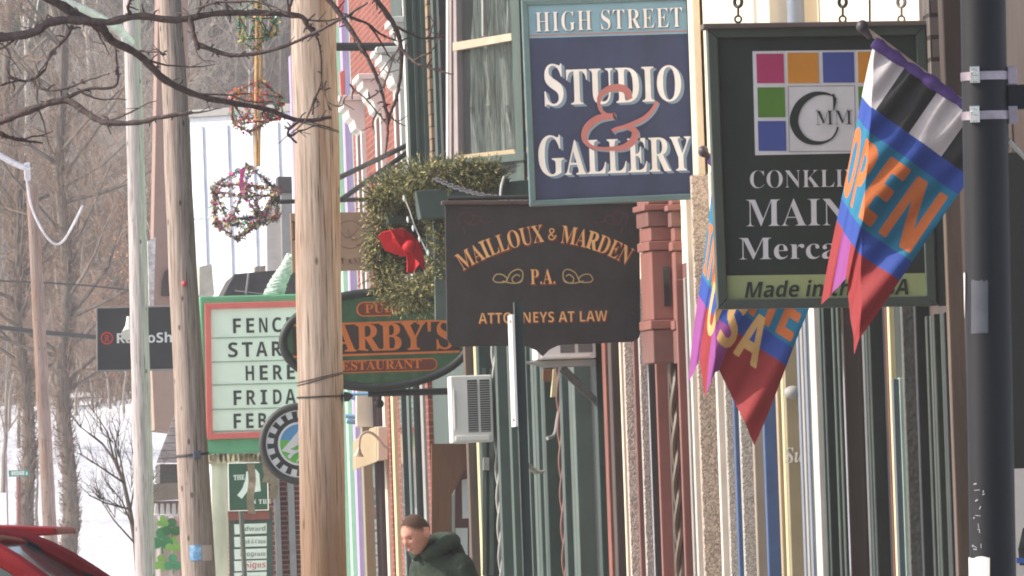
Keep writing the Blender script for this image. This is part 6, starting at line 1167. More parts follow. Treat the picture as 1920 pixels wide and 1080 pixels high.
# paper notices wrapped round pole 2
def wrapped(t, g, d, rf, px0, px1, y0, y1, Y, mat, name):
    mb = MB(); rows = []; z0, z1 = P((px0+px1)/2, y1, Y).z, P((px0+px1)/2, y0, Y).z
    for z in (z0, z1):
        c = g+d*(z-g.z); R_ = rf(z)+.004; row = []
        for i in range(11):
            x = P(px0+(px1-px0)*i/10, (y0+y1)/2, Y).x; u = max(-.995, min(.995, (x-c.x)/R_)); a = math.asin(u); row.append(c+Vector((R_*sin(a), -R_*cos(a), 0)))
        rows.append(row)
    mb.loft(rows, closed=False, cap=False); return tag(mb.build(name, mat, smooth=True), None, None)
tag(wrapped(p2, g2, d2, f2, 355, 377, 1022, 1051, 100, M('blue_print', (150, 190, 226), rough=.7, var=.5, scale=14, col2=(66, 120, 190)), 'notice'), 'small blue printed notice stapled to the knotty brown pole', 'notice')
tag(wrapped(p2, g2, d2, f2, 378, 397, 1022, 1051, 100, M('faded_paper', (206, 186, 176), rough=.8, var=.06), 'notice'), 'faded blank paper notice beside the blue one on the pole', 'notice')
p3, g3, d3, f3 = pole('smooth pale grey utility pole crossing the black electronics sign', (247, 0), (273, 1080), 31, 38, 131, wood3)
p4, g4, d4, f4 = pole('slim farthest utility pole at the left with a looping cable', (42, 0), (98, 1080), 20, 27, 221, wood4)
# lamp arms
pal = M('pale_aluminium', (206, 202, 204), rough=.7, spec=.1)
MB().tube(spline([P(250, 85, 131), P(228, 62, 130.6), P(200, 42, 130), P(160, 20, 129), P(110, -2, 128)], 6), .06, 10).build('lamp_arm', pal, p3, smooth=True)
MB().tube(spline([P(255, 100, 130.8), P(232, 78, 130.6), P(228, 50, 130.5), P(205, 48, 130.4)], 6), .03, 8).build('lamp_brace', pal, p3, smooth=True)
MB().tube(spline([P(52, 316, 220.8), P(30, 308, 220), P(0, 292, 218), P(-40, 270, 216)], 6), .07, 8).build('lamp_arm', pal, p4, smooth=True)
MB().panel([(45, 306), (56, 304), (58, 338), (46, 338)], 220.7, .2).build('insulator', pal, p4, bevel=.02)
tag(MB().tube(spline([P(50, 335, 220.6), P(58, 385, 220.6), P(78, 430, 220.6), P(100, 456, 220.6), P(118, 452, 220.6), P(138, 420, 220.6), P(155, 385, 220.6)], 8), .028, 6, cap=False).build('cable', pal, smooth=True), 'pale slack cable loop hanging from the slim farthest pole', 'cable')
for lab, pts, r in (('thick dark cable sagging across the hillside below the pale loop', [(-30, 610), (60, 621), (180, 632), (330, 640)], .055), ('thin grey cable crossing the hillside woods behind the poles', [(-30, 526), (80, 530), (190, 538), (330, 556)], .02)):
    tag(MB().tube(spline([P(x, y, 225) for x, y in pts], 6), r, 6).build('cable', wire_m, smooth=True), lab, 'cable')
# black lamp post, nearest
lp = M('lamp_post_black', (25, 26, 31), rough=.5, var=.12, scale=6, spec=.3)
Yl = 24.0
g = P(1862, 1080, Yl); top = P(1843, 0, Yl); d = (top-g)/(top.z-g.z); gz = g-d*(g.z-.13); tp = gz+d*4.6; rl = 43*Yl/FPX
t = thing('lamp_post', 'black round metal lamp post nearest the camera with two steel bands', 'lamp post', gz)
MB().cyl(gz, tp, rl+.002, rl-.002, 40).cyl(gz, gz+d*.5, rl+.05, rl+.03, 24).build('shaft', lp, t, smooth=True)
MB().cyl(tp, tp+d*.12, .09, .05, 16).ball(tp+d*.35, .22).cyl(tp+d*.55, tp+d*.62, .06, .02, 12).build('lantern', M('lamp_globe', (210, 206, 196), rough=.3), t, smooth=True)
for y in (143, 217):
    z = P(1850, y, Yl).z; c = gz+d*(z-gz.z); hh = 8*Yl/FPX
    b_ = MB(); n = 40; b_.loft([[c+Vector((cos(2*pi*i/n)*(rl+.0025), sin(2*pi*i/n)*(rl+.0025), k)) for i in range(n)] for k in (-hh, hh)], cap=False); band = b_.build('steel_band', steel, t, smooth=True)
    q = P(1823, y-1, Yl); q.y = Yl-math.sqrt(max(1e-6, (rl+.004)**2-(q.x-c.x)**2))
    MB().obox(q, (.012, .002, 0), (0, .012, 0), (0, 0, .021)).cyl(q+Vector((-.002, -.013, .006)), q+Vector((-.002, -.02, .006)), .008, n=10).obox(q+Vector((.002, -.013, -.01)), (.006, 0, 0), (0, .004, 0), (0, 0, .008)).build('buckle', M('bright_steel', (200, 200, 200), rough=.2, metal=.9), band, bevel=.002)
    MB().obox(c+Vector((rl+.012, 0, 0)), (.012, 0, 0), (0, .012, 0), (0, 0, .022)).build('clamp_ear', steel, band, bevel=.002)
q = P(1903, 182, Yl); MB().obox(q+Vector((.01, .02, 0)), (.03, 0, 0), (0, .03, 0), (0, 0, .03)).cyl(q+Vector((.02, .02, 0)), q+Vector((.5, .02, .02)), .012, n=10).build('banner_arm', lp, t, bevel=.003)
MB().tube([P(1890, 262, Yl+.05), P(1945, 320, Yl+.4)], .006, 8).build('stay', gry, t)
def onpost(px0, px1, y0, y1, mat, name, label, cat, pts=None, off=.004):
    mb = MB(); rows = []
    for y in [y0+(y1-y0)*k/6 for k in range(7)]:
        z = P(1855, y, Yl).z; c = gz+d*(z-gz.z); R_ = rl+off; row = []; rr = random.Random(int(y*3))
        for i in range(9):
            x = P(px0+(px1-px0)*i/8, y, Yl).x; u = max(-.998, min(.998, (x-c.x)/R_)); a = math.asin(u)
            row.append(c+Vector((R_*sin(a), -R_*cos(a), (rr.uniform(-.004, .006) if y in (y0,) else 0))))
        rows.append(row)
    mb.loft(rows, closed=False, cap=False); return tag(mb.build(name, mat), label, cat)
onpost(1814, 1851, 1046, 1110, M('torn_paper', (226, 220, 212), rough=.8, var=.05, scale=20), 'torn_notice', 'torn white paper remnant low on the black lamp post', 'notice')
onpost(1818, 1848, 527, 625, M('tape_residue', (72, 74, 82), rough=.6, var=.15, scale=20), 'tape_patch', 'greyish patch of old tape on the black lamp post', 'tape', off=.002)
onpost(1802, 1808, 512, 594, M('white_tape', (222, 220, 220), rough=.6), 'tape_strip', 'narrow white tape strip on the edge of the lamp post', 'tape')
mb = MB(); rs = random.Random(8)
for i in range(15):
    x, y = (rs.uniform(1820, 1842), rs.uniform(905, 1030)) if i < 34 else (rs.uniform(1812, 1885), rs.uniform(910, 1030))
    z = P(x, y, Yl); c = gz+d*(z.z-gz.z); a = math.asin(max(-.99, min(.99, (z.x-c.x)/(rl+.003)))); q = c+Vector(((rl+.003)*sin(a), -(rl+.003)*cos(a), 0)); an = rs.uniform(-.6, 1.9); u = Vector((cos(an)*cos(a), cos(an)*sin(a), sin(an))); ln = rs.uniform(.002, .009); w = Vector((-sin(an)*cos(a), -sin(an)*sin(a), cos(an)))*rs.uniform(.0006, .0016)
    mb.add([q-u*ln-w, q+u*ln-w, q+u*ln+w, q-u*ln+w], [(0, 1, 2, 3)])
mb.build('tape_scraps', M('tape_scrap', (160, 160, 166), rough=.6), t)
# posters in the near shop window
poster = M('white_poster', (228, 224, 218), rough=.7, var=.03); Yp = DF(1990, YR, XF)-.08
s = thing('poster', 'large white poster at the right edge beside the black lamp post', 'poster', P(1930, 1090, Yp)); MB().panel([(1898, 879), (1985, 876), (1992, 1200), (1904, 1200)], Yp, .01).build('sheet', poster, s)
MB().panel([(1918, 990), (1940, 990), (1940, 1060), (1912, 1060), (1909, 1030)], Yp-.004, .003).build('printed_patch', M('dark_print', (70, 74, 66), var=.6, scale=40), s); MB().panel([(1906, 1046), (1945, 1045), (1945, 1056), (1906, 1056)], Yp-.009, .003).build('printed_band', M('blue_band', (78, 112, 190)), s)
Yf = Yp-.3
s = thing('flyer', 'small white flyer with a portrait photograph low beside the lamp post', 'flyer', P(1895, 1100, Yf)); MB().panel([(1872, 1021), (1903, 1020), (1906, 1160), (1876, 1160)], Yf, .006).build('sheet', poster, s)
text('Stat', 'n', (1887, 1048), (1906, 1047), 10, Yf, ph, s); MB().panel([(1879, 1053), (1904, 1052), (1906, 1150), (1882, 1150)], Yf-.004, .003).build('photo_frame', M('photo_ground', (196, 200, 210)), s)
MB().panel([(1893+cos(2*pi*i/14)*7, 1064+sin(2*pi*i/14)*10) for i in range(14)], Yf-.008, .003).panel([(1886, 1076), (1902, 1076), (1905, 1140), (1884, 1140)], Yf-.008, .003).build('portrait', M('portrait_tone', (176, 120, 100)), s)

# ================================================================== BRANCHES OF THE STREET TREE OVERHEAD
m_lim = M('limb_bark', (96, 82, 78), rough=.9, var=.3, scale=30, bump=.6, bscale=80)
Yb = 46
rg = random.Random(17)
tr = thing('bare_tree', 'bare street tree whose long dark limbs reach in from upper left', 'tree', (-6.2, 46, 0))
limbs = [([(-60, 72), (0, 70), (60, 62), (95, 42), (150, 38), (200, 42), (260, 30), (330, 38), (400, 26), (480, 24), (560, 30), (578, 50), (598, 68)], 15, 7),
         ([(60, -20), (100, 0), (150, 32), (190, 52), (210, 76), (260, 102), (310, 150), (370, 178), (430, 192), (500, 205), (560, 226), (620, 220)], 17, 6),
         ([(-60, 250), (0, 228), (40, 212), (120, 188), (165, 214), (200, 230), (260, 229), (300, 220), (360, 211)], 14, 6),
         ([(120, 188), (160, 168), (215, 162), (220, 130), (216, 90)], 6, 3), ([(60, 146), (75, 166), (115, 168), (160, 152), (205, 138)], 5, 2),
         ([(356, 30), (362, 64), (372, 92)], 10, 7), ([(372, 84), (410, 98), (450, 104), (520, 92), (590, 62), (650, 30), (690, 4)], 8, 3),
         ([(600, -20), (640, 30), (670, 75), (700, 130), (718, 180), (727, 235), (722, 290)], 9, 3), ([(698, -10), (735, 40), (752, 90), (748, 160), (732, 215), (727, 235)], 9, 3),
         ([(650, 30), (690, 45), (715, 65), (745, 76)], 5, 2), ([(752, 90), (775, 115), (800, 126), (850, 140)], 6, 2), ([(745, 50), (790, 72), (835, 66)], 4, 2),
         ([(245, 25), (240, 12), (250, -15)], 6, 4), ([(370, 30), (380, 12), (420, 4), (490, 5), (540, 28)], 5, 3), ([(430, 25), (424, 5), (430, -20)], 5, 3), ([(540, 30), (545, 8), (556, -20)], 6, 3),
         ([(135, 48), (125, 70), (95, 100), (85, 130)], 6, 3), ([(85, 130), (60, 150), (30, 152), (0, 160)], 5, 3), ([(0, 250), (30, 262), (80, 268)], 8, 2), ([(590, 62), (600, 90), (603, 150), (590, 190), (585, 215)], 3, 2), ([(603, 150), (612, 185), (618, 212)], 2.5, 1.5), ([(660, 165), (690, 190), (727, 235)], 3, 2), ([(260, 96), (300, 98), (310, 102)], 4, 2), ([(560, 226), (540, 250), (556, 268)], 5, 3), ([(690, 185), (700, 180), (722, 160)], 3, 2), ([(30, 72), (0, 92), (-40, 90)], 4, 2)]
mb = MB(); tw = MB()
for k, (pts, w0, w1) in enumerate(limbs):
    n0 = len(pts); off = rg.uniform(-.3, .3) if k > 2 else (0, .5, -.4)[k]
    sp = spline([P(x, y, Yb+off*(i/n0)) for i, (x, y) in enumerate(pts)], 5); n = len(sp); kk = Yb/FPX/2
    rad = [kk*1.22*(w0+(w1-w0)*i/(n-1))*(1+.1*sin(i*1.7+k)+rg.uniform(-.07, .09)) for i in range(n)]
    mb.tube([p+Vector((rg.uniform(-1, 1), 0, rg.uniform(-1, 1)))*.002 for p in sp], rad, 9)
    for j in range(int(n*.45)):                    # buds, spurs and short twigs
        i = rg.randrange(1, n-1); p = sp[i]; dr = Vector((rg.uniform(-1, 1), rg.uniform(-.5, .5), rg.uniform(-1, 1))).normalized(); ln = rg.choice((.012, .016, .02, .03, .045)); q = p+dr*(rad[i]+ln)
        tw.tube([p, p.lerp(q, .6)+Vector((rg.uniform(-.006, .006), 0, .004)), q], [.005, .004, .003], 5)
    for j in range(max(1, int(n/16))):             # longer fine twigs
        i = rg.randrange(2, n-1); p = sp[i]; d0 = (sp[min(n-1, i+1)]-sp[i-1]).normalized(); dr = (d0+Vector((rg.uniform(-.8, .8), rg.uniform(-.3, .3), rg.uniform(-1, .8)))).normalized(); ln = rg.uniform(.12, .4); pp = [p]
        for s_ in range(6): dr = (dr+Vector((rg.uniform(-.35, .35), 0, rg.uniform(-.3, .4)))).normalized(); pp.append(pp[-1]+dr*ln/6)
        tw.tube(pp, [.0055, .005, .0045, .004, .0035, .003, .002], 5)
        for s_ in (2, 4): tw.tube([pp[s_], pp[s_]+Vector((rg.uniform(-1, 1), 0, rg.uniform(-.6, 1))).normalized()*.06], [.003, .002], 4)
for end, r in (((-60, 72), .03), ((60, -20), .034), ((-60, 250), .03), ((600, -20), .018), ((698, -10), .018)):       # back to the trunk, out of frame
    p = P(*end, Yb); hi = 3.6 if end[0] < 100 else 5.2
    mb.tube(spline([p, p+Vector((-.5, 0, .12 if end[0] < 100 else .35)), Vector((-2.6, 46, hi+.1)), Vector((-4.6, 46, hi)), Vector((-6.1, 46, hi-.9))], 6), [r+(.1-r)*i/24 for i in range(25)], 9)
for a_ in range(9): grow(mb, tw, (-6.2, 46, 4.6+a_*.35), (-.9+.1*a_ if a_ < 5 else -.3, cos(a_*2.2), .8), 3.2, .07, 1, 3, rg, minr=.006)
mb.tube([(-6.2, 46, -.1), (-6.2, 46, .3), (-6.15, 46, 2.5), (-6.2, 46.05, 4.6), (-6.3, 46, 7.6)], [.34, .25, .2, .17, .05], 14)
mb.build('trunk', m_lim, tr, smooth=True); tw.build('twig', m_lim, tr)

# ================================================================== TINSEL DECORATION HUNG OVER THE PAVEMENT
Yd = 90.0; tcol = [M('tinsel', c, rough=.35, metal=.1, var=.2, scale=30, trans=.3) for c in ((216, 96, 104), (104, 160, 126), (236, 216, 140), (110, 128, 176), (120, 112, 108), (236, 110, 176), (236, 230, 224), (230, 164, 90), (176, 150, 144), (84, 84, 84))]
def frame_ball(cx, cy, r, pal_, seed, label, squash=1.0, dens=60, mesh=None):
    rg = random.Random(seed); t = thing('tinsel_ornament', label, 'ornament', P(cx, cy, Yd), 'tinsel ornaments hung one under another'); c = P(cx, cy, Yd); rr = r*Yd/FPX; wire, tin = MB(), MB()
    ring1 = [c+Vector((cos(2*pi*i/6+.5)*rr, sin(2*pi*i/6+.5)*rr*.5, rr*.34*squash+.2*rr*sin(2*pi*i/6))) for i in range(6)]; ring2 = [c+Vector((cos(2*pi*i/6+1.0)*rr*.86, sin(2*pi*i/6+1.0)*rr*.5, -rr*.5*squash+.12*rr*cos(2*pi*i/6))) for i in range(6)]
    tp = c+Vector((.1*rr, 0, rr*1.02*squash)); bt_ = c-Vector((.3*rr, 0, rr*1.0*squash)); E = []
    for i in range(6): E += [(ring1[i], ring1[(i+1) % 6]), (ring2[i], ring2[(i+1) % 6]), (ring1[i], ring2[i]), (ring1[i], tp) if i % 2 == 0 else (ring1[i], ring2[(i+5) % 6])]
    E += [(ring2[i], bt_) for i in (0, 2, 4)]
    for a, b in E:
        wire.tube([a, b], .006, 5)
        for s_ in range(int(dens*2.6*(b-a).length/.4)):
            p = a.lerp(b, rg.random()); u = Vector((rg.gauss(0, 1), rg.gauss(0, 1), rg.gauss(0, 1))).normalized(); p = p+u*rg.uniform(.0, .045); v_ = Vector((rg.gauss(0, 1), rg.gauss(0, 1), rg.gauss(0, 1))).normalized()*rg.uniform(.01, .026); w = v_.orthogonal().normalized()*rg.uniform(.005, .01)
            tin.add([p-v_-w, p+v_-w, p+v_+w, p-v_+w], [(0, 1, 2, 3)], rg.choice(pal_))
    wire.build('wire_frame', tcol[9], t); tin.build('tinsel', tcol, t); return t, tp, bt_
fr = [frame_ball(484, 45, 40, (1, 1, 1, 7, 9, 2), 1, 'green tinsel ornament at the top of the hanging string', 1.2, 15), frame_ball(482, 200, 54, (0, 0, 1, 1, 7, 8, 0), 2, 'red and green tinsel ornament in the middle of the string', .9, 22), frame_ball(461, 380, 68, (2, 4, 2, 6, 8, 3, 0, 1, 9, 5, 8), 3, 'many coloured tinsel ornament lowest on the string before the white building', 1.0, 50)]
rb_ = MB(); q = P(455, 340, Yd-.1); rb_.prism([P(450, 318, Yd-.35), P(457, 316, Yd-.35), P(460, 318, Yd-.35), P(452, 358, Yd-.35), P(449, 360, Yd-.35)], (0, .03, 0)); rb_.build('ribbon', tcol[5], fr[2][0])
mb = MB(); top_ = P(486, -140, Yd)
for dx in (-.018, .018): mb.tube([top_+Vector((dx, 0, 0)), P(485, 60, Yd)+Vector((dx, .01, 0)), P(483, 200, Yd)+Vector((dx, 0, 0)), P(483, 312, Yd)+Vector((dx*.6, 0, 0))], .014, 6)
mb.tube([P(466, -140, Yd), P(600, -150, Yd), Vector((XF+.3, Yd+.1, top_.z+.3))], .02, 6)
tag(mb.build('rope', M('yellow_cord', (222, 172, 110), rough=.7, var=.2, scale=20), smooth=True), 'orange yellow double cord carrying the tinsel ornaments', 'cord')

# ================================================================== WREATH AND EVERGREENS
nd = [M('evergreen_needles', c, rough=.7, var=.3, scale=6) for c in ((136, 130, 84), (98, 104, 66), (188, 172, 116), (72, 80, 52))]
def spray(mb, p, dr, ln, rg, w=.0085):
    dr = dr.normalized(); mb.tube([p, p+dr*ln], [.004, .002], 3, 3, cap=False); o = dr.orthogonal().normalized()
    for i in range(9):
        u = i/9; s = p+dr*ln*(.1+.9*u); k = Matrix.Rotation(rg.uniform(0, 6.3), 3, dr) @ o; tip = s+(dr*.8+k*.8).normalized()*ln*rg.uniform(.28, .5)*(1.1-u*.5); sd_ = dr.cross(k).normalized()*w*.5
        m_ = s.lerp(tip, .5); mb.add([s-sd_*.3, m_-sd_, tip, m_+sd_], [(0, 1, 2, 3)], rg.choice((0, 0, 1, 1, 2, 2, 3)))
def evergreen(name, label, cat, path, rad, n, seed, gravity=-.2, size=(.1, .2)):
    rg = random.Random(seed); mb = MB(); sp = spline(path, 10); N_ = len(sp)
    for i in range(n):
        k = rg.randrange(N_-1); c = sp[k].lerp(sp[k+1], rg.random()); u = Vector((rg.gauss(0, 1), rg.gauss(0, 1), rg.gauss(0, 1))).normalized(); r = rad(k/N_) if callable(rad) else rad
        tg = (sp[k+1]-sp[k]).normalized(); spray(mb, c+u*r*rg.uniform(.1, .75), u*1.0+tg*rg.uniform(-.5, 1.1)+Vector((0, 0, gravity)), rg.uniform(*size), rg)
    return mb, nd
Yw = 84.9
cx, cy = 778, 462
def wp(a): return P(cx+64*cos(a)+4*sin(a), cy-94*sin(a), Yw+.45*cos(a)*-1+.3)
wt = thing('wreath', 'evergreen wreath with red bow hanging from the green window box', 'wreath', P(cx, 575, Yw))
mb, mm = evergreen('wreath', '', '', [wp(2*pi*i/12) for i in range(13)], .13, 2100, 5, size=(.07, .19)); mb.build('foliage', mm, wt)
bow = M('red_velvet', (190, 22, 34), rough=.6, var=.12, scale=6); Yb_ = Yw-.25; mb = MB()
def ribbon(pts, w, dn):
    a, b = [], []
    for i, (x, y, dy) in enumerate(pts):
        p = P(x, y, Yb_+dy); a.append(p); b.append(P(x+dn[0], y+dn[1], Yb_+dy+w))
    mb.loft([a, b], closed=False, cap=False)
def bowpiece(pts, dys, th=.012):
    poly = [P(x, y, Yb_+dy) for (x, y), dy in zip(pts, dys)]; c = sum(poly, Vector())/len(poly); n = len(poly); m = MB()
    m.v = [tuple(p) for p in poly]+[tuple(c)]; m.f = [(i, (i+1) % n, n) for i in range(n)]; m.m = [0]*n
    o = m.build('bow', bow, wt); sm = o.modifiers.new('thickness', 'SOLIDIFY'); sm.thickness = th; return o
Yb_ = Yw-1.0
bowpiece([(708, 443), (716, 436), (733, 432), (738, 440), (752, 462), (762, 478), (756, 482), (721, 469)], [-.02, -.06, -.1, -.1, -.06, 0, .02, .04])
bowpiece([(732, 431), (757, 429), (776, 442), (780, 452), (768, 462), (751, 463), (741, 446)], [-.12, -.1, -.02, .0, -.06, -.1, -.14])
bowpiece([(760, 466), (764, 458), (780, 447), (790, 462), (796, 488), (797, 506), (786, 494), (774, 512), (764, 511), (764, 490)], [-.06, -.08, -.02, -.02, .0, -.03, -.12, -.05, -.08, -.08])
MB().ball(P(767, 462, Yb_-.1), .055, 12, 8, sc=(1.1, 1, 1)).build('bow_knot', bow, wt, smooth=True)
t = thing('light_string', 'thin white string of clear bulbs dangling over the wreath', 'light string', P(780, 470, Yw)); sp = spline([P(x, y, Yw-1.4) for x, y in ((756, 366), (768, 395), (778, 425), (792, 455), (803, 478))], 5)
MB().tube(sp, .006, 5).build('wire', white, t, smooth=True); cb_ = M('clear_bulb', (216, 216, 214), rough=.15, spec=.8)
for x, y in ((757, 372), (764, 412), (774, 428), (786, 448), (802, 474)): MB().tube([P(x, y-6, Yw-1.4), P(x+1, y, Yw-1.4), P(x+1, y+6, Yw-1.4)], [.006, .014, .003], 7).build('bulb', cb_, t, smooth=True)
ev, mm = evergreen('', '', '', [P(705, 378, 85.2), P(735, 352, 85.0), P(780, 340, 84.6), P(830, 330, 84.3), P(880, 326, 84.2), P(925, 330, 84.2)], lambda u: .13 if u < .75 else .08, 1500, 6, size=(.08, .18))
o = ev.build('evergreen_garland', mm); tag(o, 'cut evergreen boughs heaped along the top of the window box', 'garland')
rs = random.Random(2)
for i in range(14):
    x = 860+rs.uniform(-40, 90); p = P(x, 335, 84.2); tag(MB().tube(spline([p, p+Vector((rs.uniform(-.1, .1), -.02, .06)), p+Vector((rs.uniform(-.2, .25), -.03, rs.uniform(-.02, .16)))], 4), .004, 4).build('twig', m_lim), 'thin bare twig sticking out of the window box below the bay window sill', 'twig', 'bare twigs in the window box')
# ================================================================== PERSON walking on the pavement
skin_m = M('skin', (206, 150, 128), rough=.5, var=.08, scale=18, sub=.15, spec=.35); hood_m = M('dark_green_fleece', (62, 72, 62), rough=.95, var=.18, scale=14, bump=.5, bscale=120, spec=.1)
hair_m = M('short_brown_hair', (98, 74, 62), rough=.9, var=.45, scale=150, bump=.8, bscale=200); denim = M('denim', (58, 66, 88), rough=.9, var=.15, scale=10); shoe_m = M('dark_shoe', (48, 46, 44), rough=.6); eye_m = M('eye', (52, 40, 36), rough=.2); lip_m = M('lip', (174, 104, 94), rough=.5)
YPn = 59.0
Hc = P(780, 1001, YPn); base = Vector((Hc.x+.3, YPn+.12, .13))
per = thing('person', 'man with short brown hair in dark green hooded top looking down as he walks', 'person', base)
yawf = R(46); fw = Vector((-sin(yawf), -cos(yawf), 0)); sd_ = Vector((-fw.y, fw.x, 0))*-1     # sd_: the walker's own right
def skin(verts, edges, name=None, lv=2):
    me = bpy.data.meshes.new('tmp'); me.from_pydata([tuple(v[0]) for v in verts], edges, []); o = bpy.data.objects.new('tmp', me); C.objects.link(o)
    o.modifiers.new('s', 'SKIN'); sv = me.skin_vertices[0].data
    for i, v in enumerate(verts): sv[i].radius = (v[1], v[2] if len(v) > 2 else v[1]); sv[i].use_root = (i == 0)
    b = o.modifiers.new('u', 'SUBSURF'); b.levels = lv; b.render_levels = lv
    dg = bpy.context.evaluated_depsgraph_get(); m2 = bpy.data.meshes.new_from_object(o.evaluated_get(dg)); bpy.data.objects.remove(o)
    mb = MB(); mb.v = [tuple(v.co) for v in m2.vertices]; mb.f = [tuple(p.vertices) for p in m2.polygons]; mb.m = [0]*len(mb.f); bpy.data.meshes.remove(m2); return mb
def remesh(mb, vox):
    me = bpy.data.meshes.new('tmp'); me.from_pydata(mb.v, [], mb.f); o = bpy.data.objects.new('tmp', me); C.objects.link(o); r = o.modifiers.new('r', 'REMESH'); r.mode = 'VOXEL'; r.voxel_size = vox
    s = o.modifiers.new('s', 'SMOOTH'); s.factor = .5; s.iterations = 3
    dg = bpy.context.evaluated_depsgraph_get(); m2 = bpy.data.meshes.new_from_object(o.evaluated_get(dg)); bpy.data.objects.remove(o)
    lab = list(range(len(m2.vertices)))              # keep the outer skin only: stray inner shells are dropped
    def find(a):
        while lab[a] != a: lab[a] = lab[lab[a]]; a = lab[a]
        return a
    for e in m2.edges:
        a, b = find(e.vertices[0]), find(e.vertices[1])
        if a != b: lab[a] = b
    cnt = {}
    for i in range(len(lab)): r_ = find(i); cnt[r_] = cnt.get(r_, 0)+1
    big = max(cnt, key=cnt.get); new = {}; out = MB()
    for i, v in enumerate(m2.vertices):
        if find(i) == big: new[i] = len(out.v); out.v.append(tuple(v.co))
    for p in m2.polygons:
        if p.vertices[0] in new: out.f.append(tuple(new[k] for k in p.vertices)); out.m.append(0)
    return out
pel = base+Vector((0, 0, .86)); lean = fw*.16
nk = Hc - fw*.125 + Vector((0, 0, -.095)); ch = pel.lerp(nk, .72)-fw*.02; sp1 = pel.lerp(nk, .35)
rs_, ls_ = ch+sd_*.165+Vector((0, 0, .05)), ch-sd_*.165+Vector((0, 0, .05))
def armj(s, sw): a = s+Vector((0, 0, -.02)); e = s+Vector((0, 0, -.29))+fw*sw*.3-(0 if sw > 0 else 0)*fw; w = e+Vector((0, 0, -.23))+fw*(.12+sw*.25); return a, e, w
ra, re, rw = armj(rs_, .35); la, le, lw_ = armj(ls_, -.35)
rh, lh = pel+sd_*.09, pel-sd_*.09
def leg(h, sw): k = h+Vector((0, 0, -.41))+fw*(.16*max(0, sw)+.04); f = Vector((h.x, h.y, .13+.09))+fw*(.34*sw); return k, f
rk, rf_ = leg(rh, -.75); lk, lf = leg(lh, .8)
def fingers(w, dirv, side):
    out = []; dirv = dirv.normalized(); pal_ = w+dirv*.09; o = fw.cross(dirv).normalized()
    for i, (ln, off) in enumerate(((.075, -.03), (.085, -.01), (.08, .01), (.062, .03))):
        a = pal_+fw*off; out.append(([a, a+dirv*ln*.4+side*.006, a+dirv*ln*.75+side*.018, a+dirv*ln+side*.034], [.0095, .009, .008, .0065]))
    a = w+dirv*.03+fw*.03; out.append(([a, a+dirv*.03+fw*.03, a+dirv*.06+fw*.04+side*.01], [.011, .0105, .008])); return out, pal_
# head: one sculpted shell, turned and bowed
hf = Vector((-sin(R(50)), -cos(R(50)), -.45)).normalized(); hs = hf.cross(Vector((0, 0, 1))).normalized(); hu = hs.cross(hf).normalized()
def head_pt(th, ph):      # th: longitude from the face direction, ph: latitude
    x, y, z = sin(th)*cos(ph), cos(th)*cos(ph), sin(ph)
    X, Y_, Z = x*.077, y*.096, z*.118
    if z < -.1: k = min(1, (-z-.1)/.9); X *= 1-.34*k; Y_ = Y_*(1-.22*k)+(.028*k)
    if y > 0:
        def bump(cx, cz, w, h, a): return a*math.exp(-((X-cx)/w)**2-((Z-cz)/h)**2)*y**.5
        Y_ += bump(0, -.018, .013, .024, .022)+bump(0, -.032, .011, .010, .012)+bump(0, .03, .05, .014, .007)-bump(.031, .008, .016, .012, .012)-bump(-.031, .008, .016, .012, .012)+bump(0, -.062, .022, .007, .006)+bump(0, -.068, .02, .005, .003)-bump(0, -.055, .02, .003, .003)+bump(0, -.1, .02, .014, .009)+bump(.045, -.02, .02, .02, .005)+bump(-.045, -.02, .02, .02, .005)
    return Hc+hs*X+hf*Y_+hu*Z
hm = MB(); NU, NV = 72, 48; hm.loft([[head_pt(2*pi*i/NU, -pi/2*.985+pi*.97*j/NV) for i in range(NU)] for j in range(NV+1)])
for s in (-1, 1):
    e = Hc+hs*.078*s-hf*.006+hu*.0; hm.tube([e+hu*.032-hf*.004, e+hu*.026-hf*.02+hs*s*.012, e-hf*.02+hs*s*.014, e-hu*.022-hf*.008+hs*s*.008, e-hu*.03], [.006, .009, .009, .008, .006], 8); hm.ball(e-hf*.008, .016, 10, 7)
bodyv = [(pel, .13, .1), (sp1, .12, .095), (ch, .15, .105), (nk-Vector((0, 0, .02)), .058), (nk+Vector((0, 0, .05))+hf*.02, .055), (Hc-hu*.04-hf*.02, .055), (ra, .055), (re, .043), (rw, .028), (la, .055), (le, .043), (lw_, .028), (rh+Vector((0, 0, -.06)), .085), (rk, .06), (rf_, .04), (lh+Vector((0, 0, -.06)), .085), (lk, .06), (lf, .04), (rf_+fw*.14-Vector((0, 0, .05)), .033), (lf+fw*.14-Vector((0, 0, .05)), .033)]
be = [(0, 1), (1, 2), (2, 3), (3, 4), (4, 5), (2, 6), (6, 7), (7, 8), (2, 9), (9, 10), (10, 11), (0, 12), (12, 13), (13, 14), (0, 15), (15, 16), (16, 17), (14, 18), (17, 19)]
body = skin(bodyv, be); body.add(hm.v, hm.f)
for w, e, s in ((rw, re, -sd_), (lw_, le, sd_)):
    fs, pal_ = fingers(w, w-e, s); m_ = MB().tube([w-(w-e).normalized()*.02, w+(w-e).normalized()*.04, pal_+(w-e).normalized()*.01], [.027, .036, .034], 10); body.add(m_.v, m_.f)
    for pts, rr_ in fs: m_ = MB().tube(spline(pts, 3), [rr_[min(len(rr_)-1, int(i/3))] for i in range(len(pts)*3-2)], 8); body.add(m_.v, m_.f)
remesh(body, .0055).build('body', skin_m, per, smooth=True)
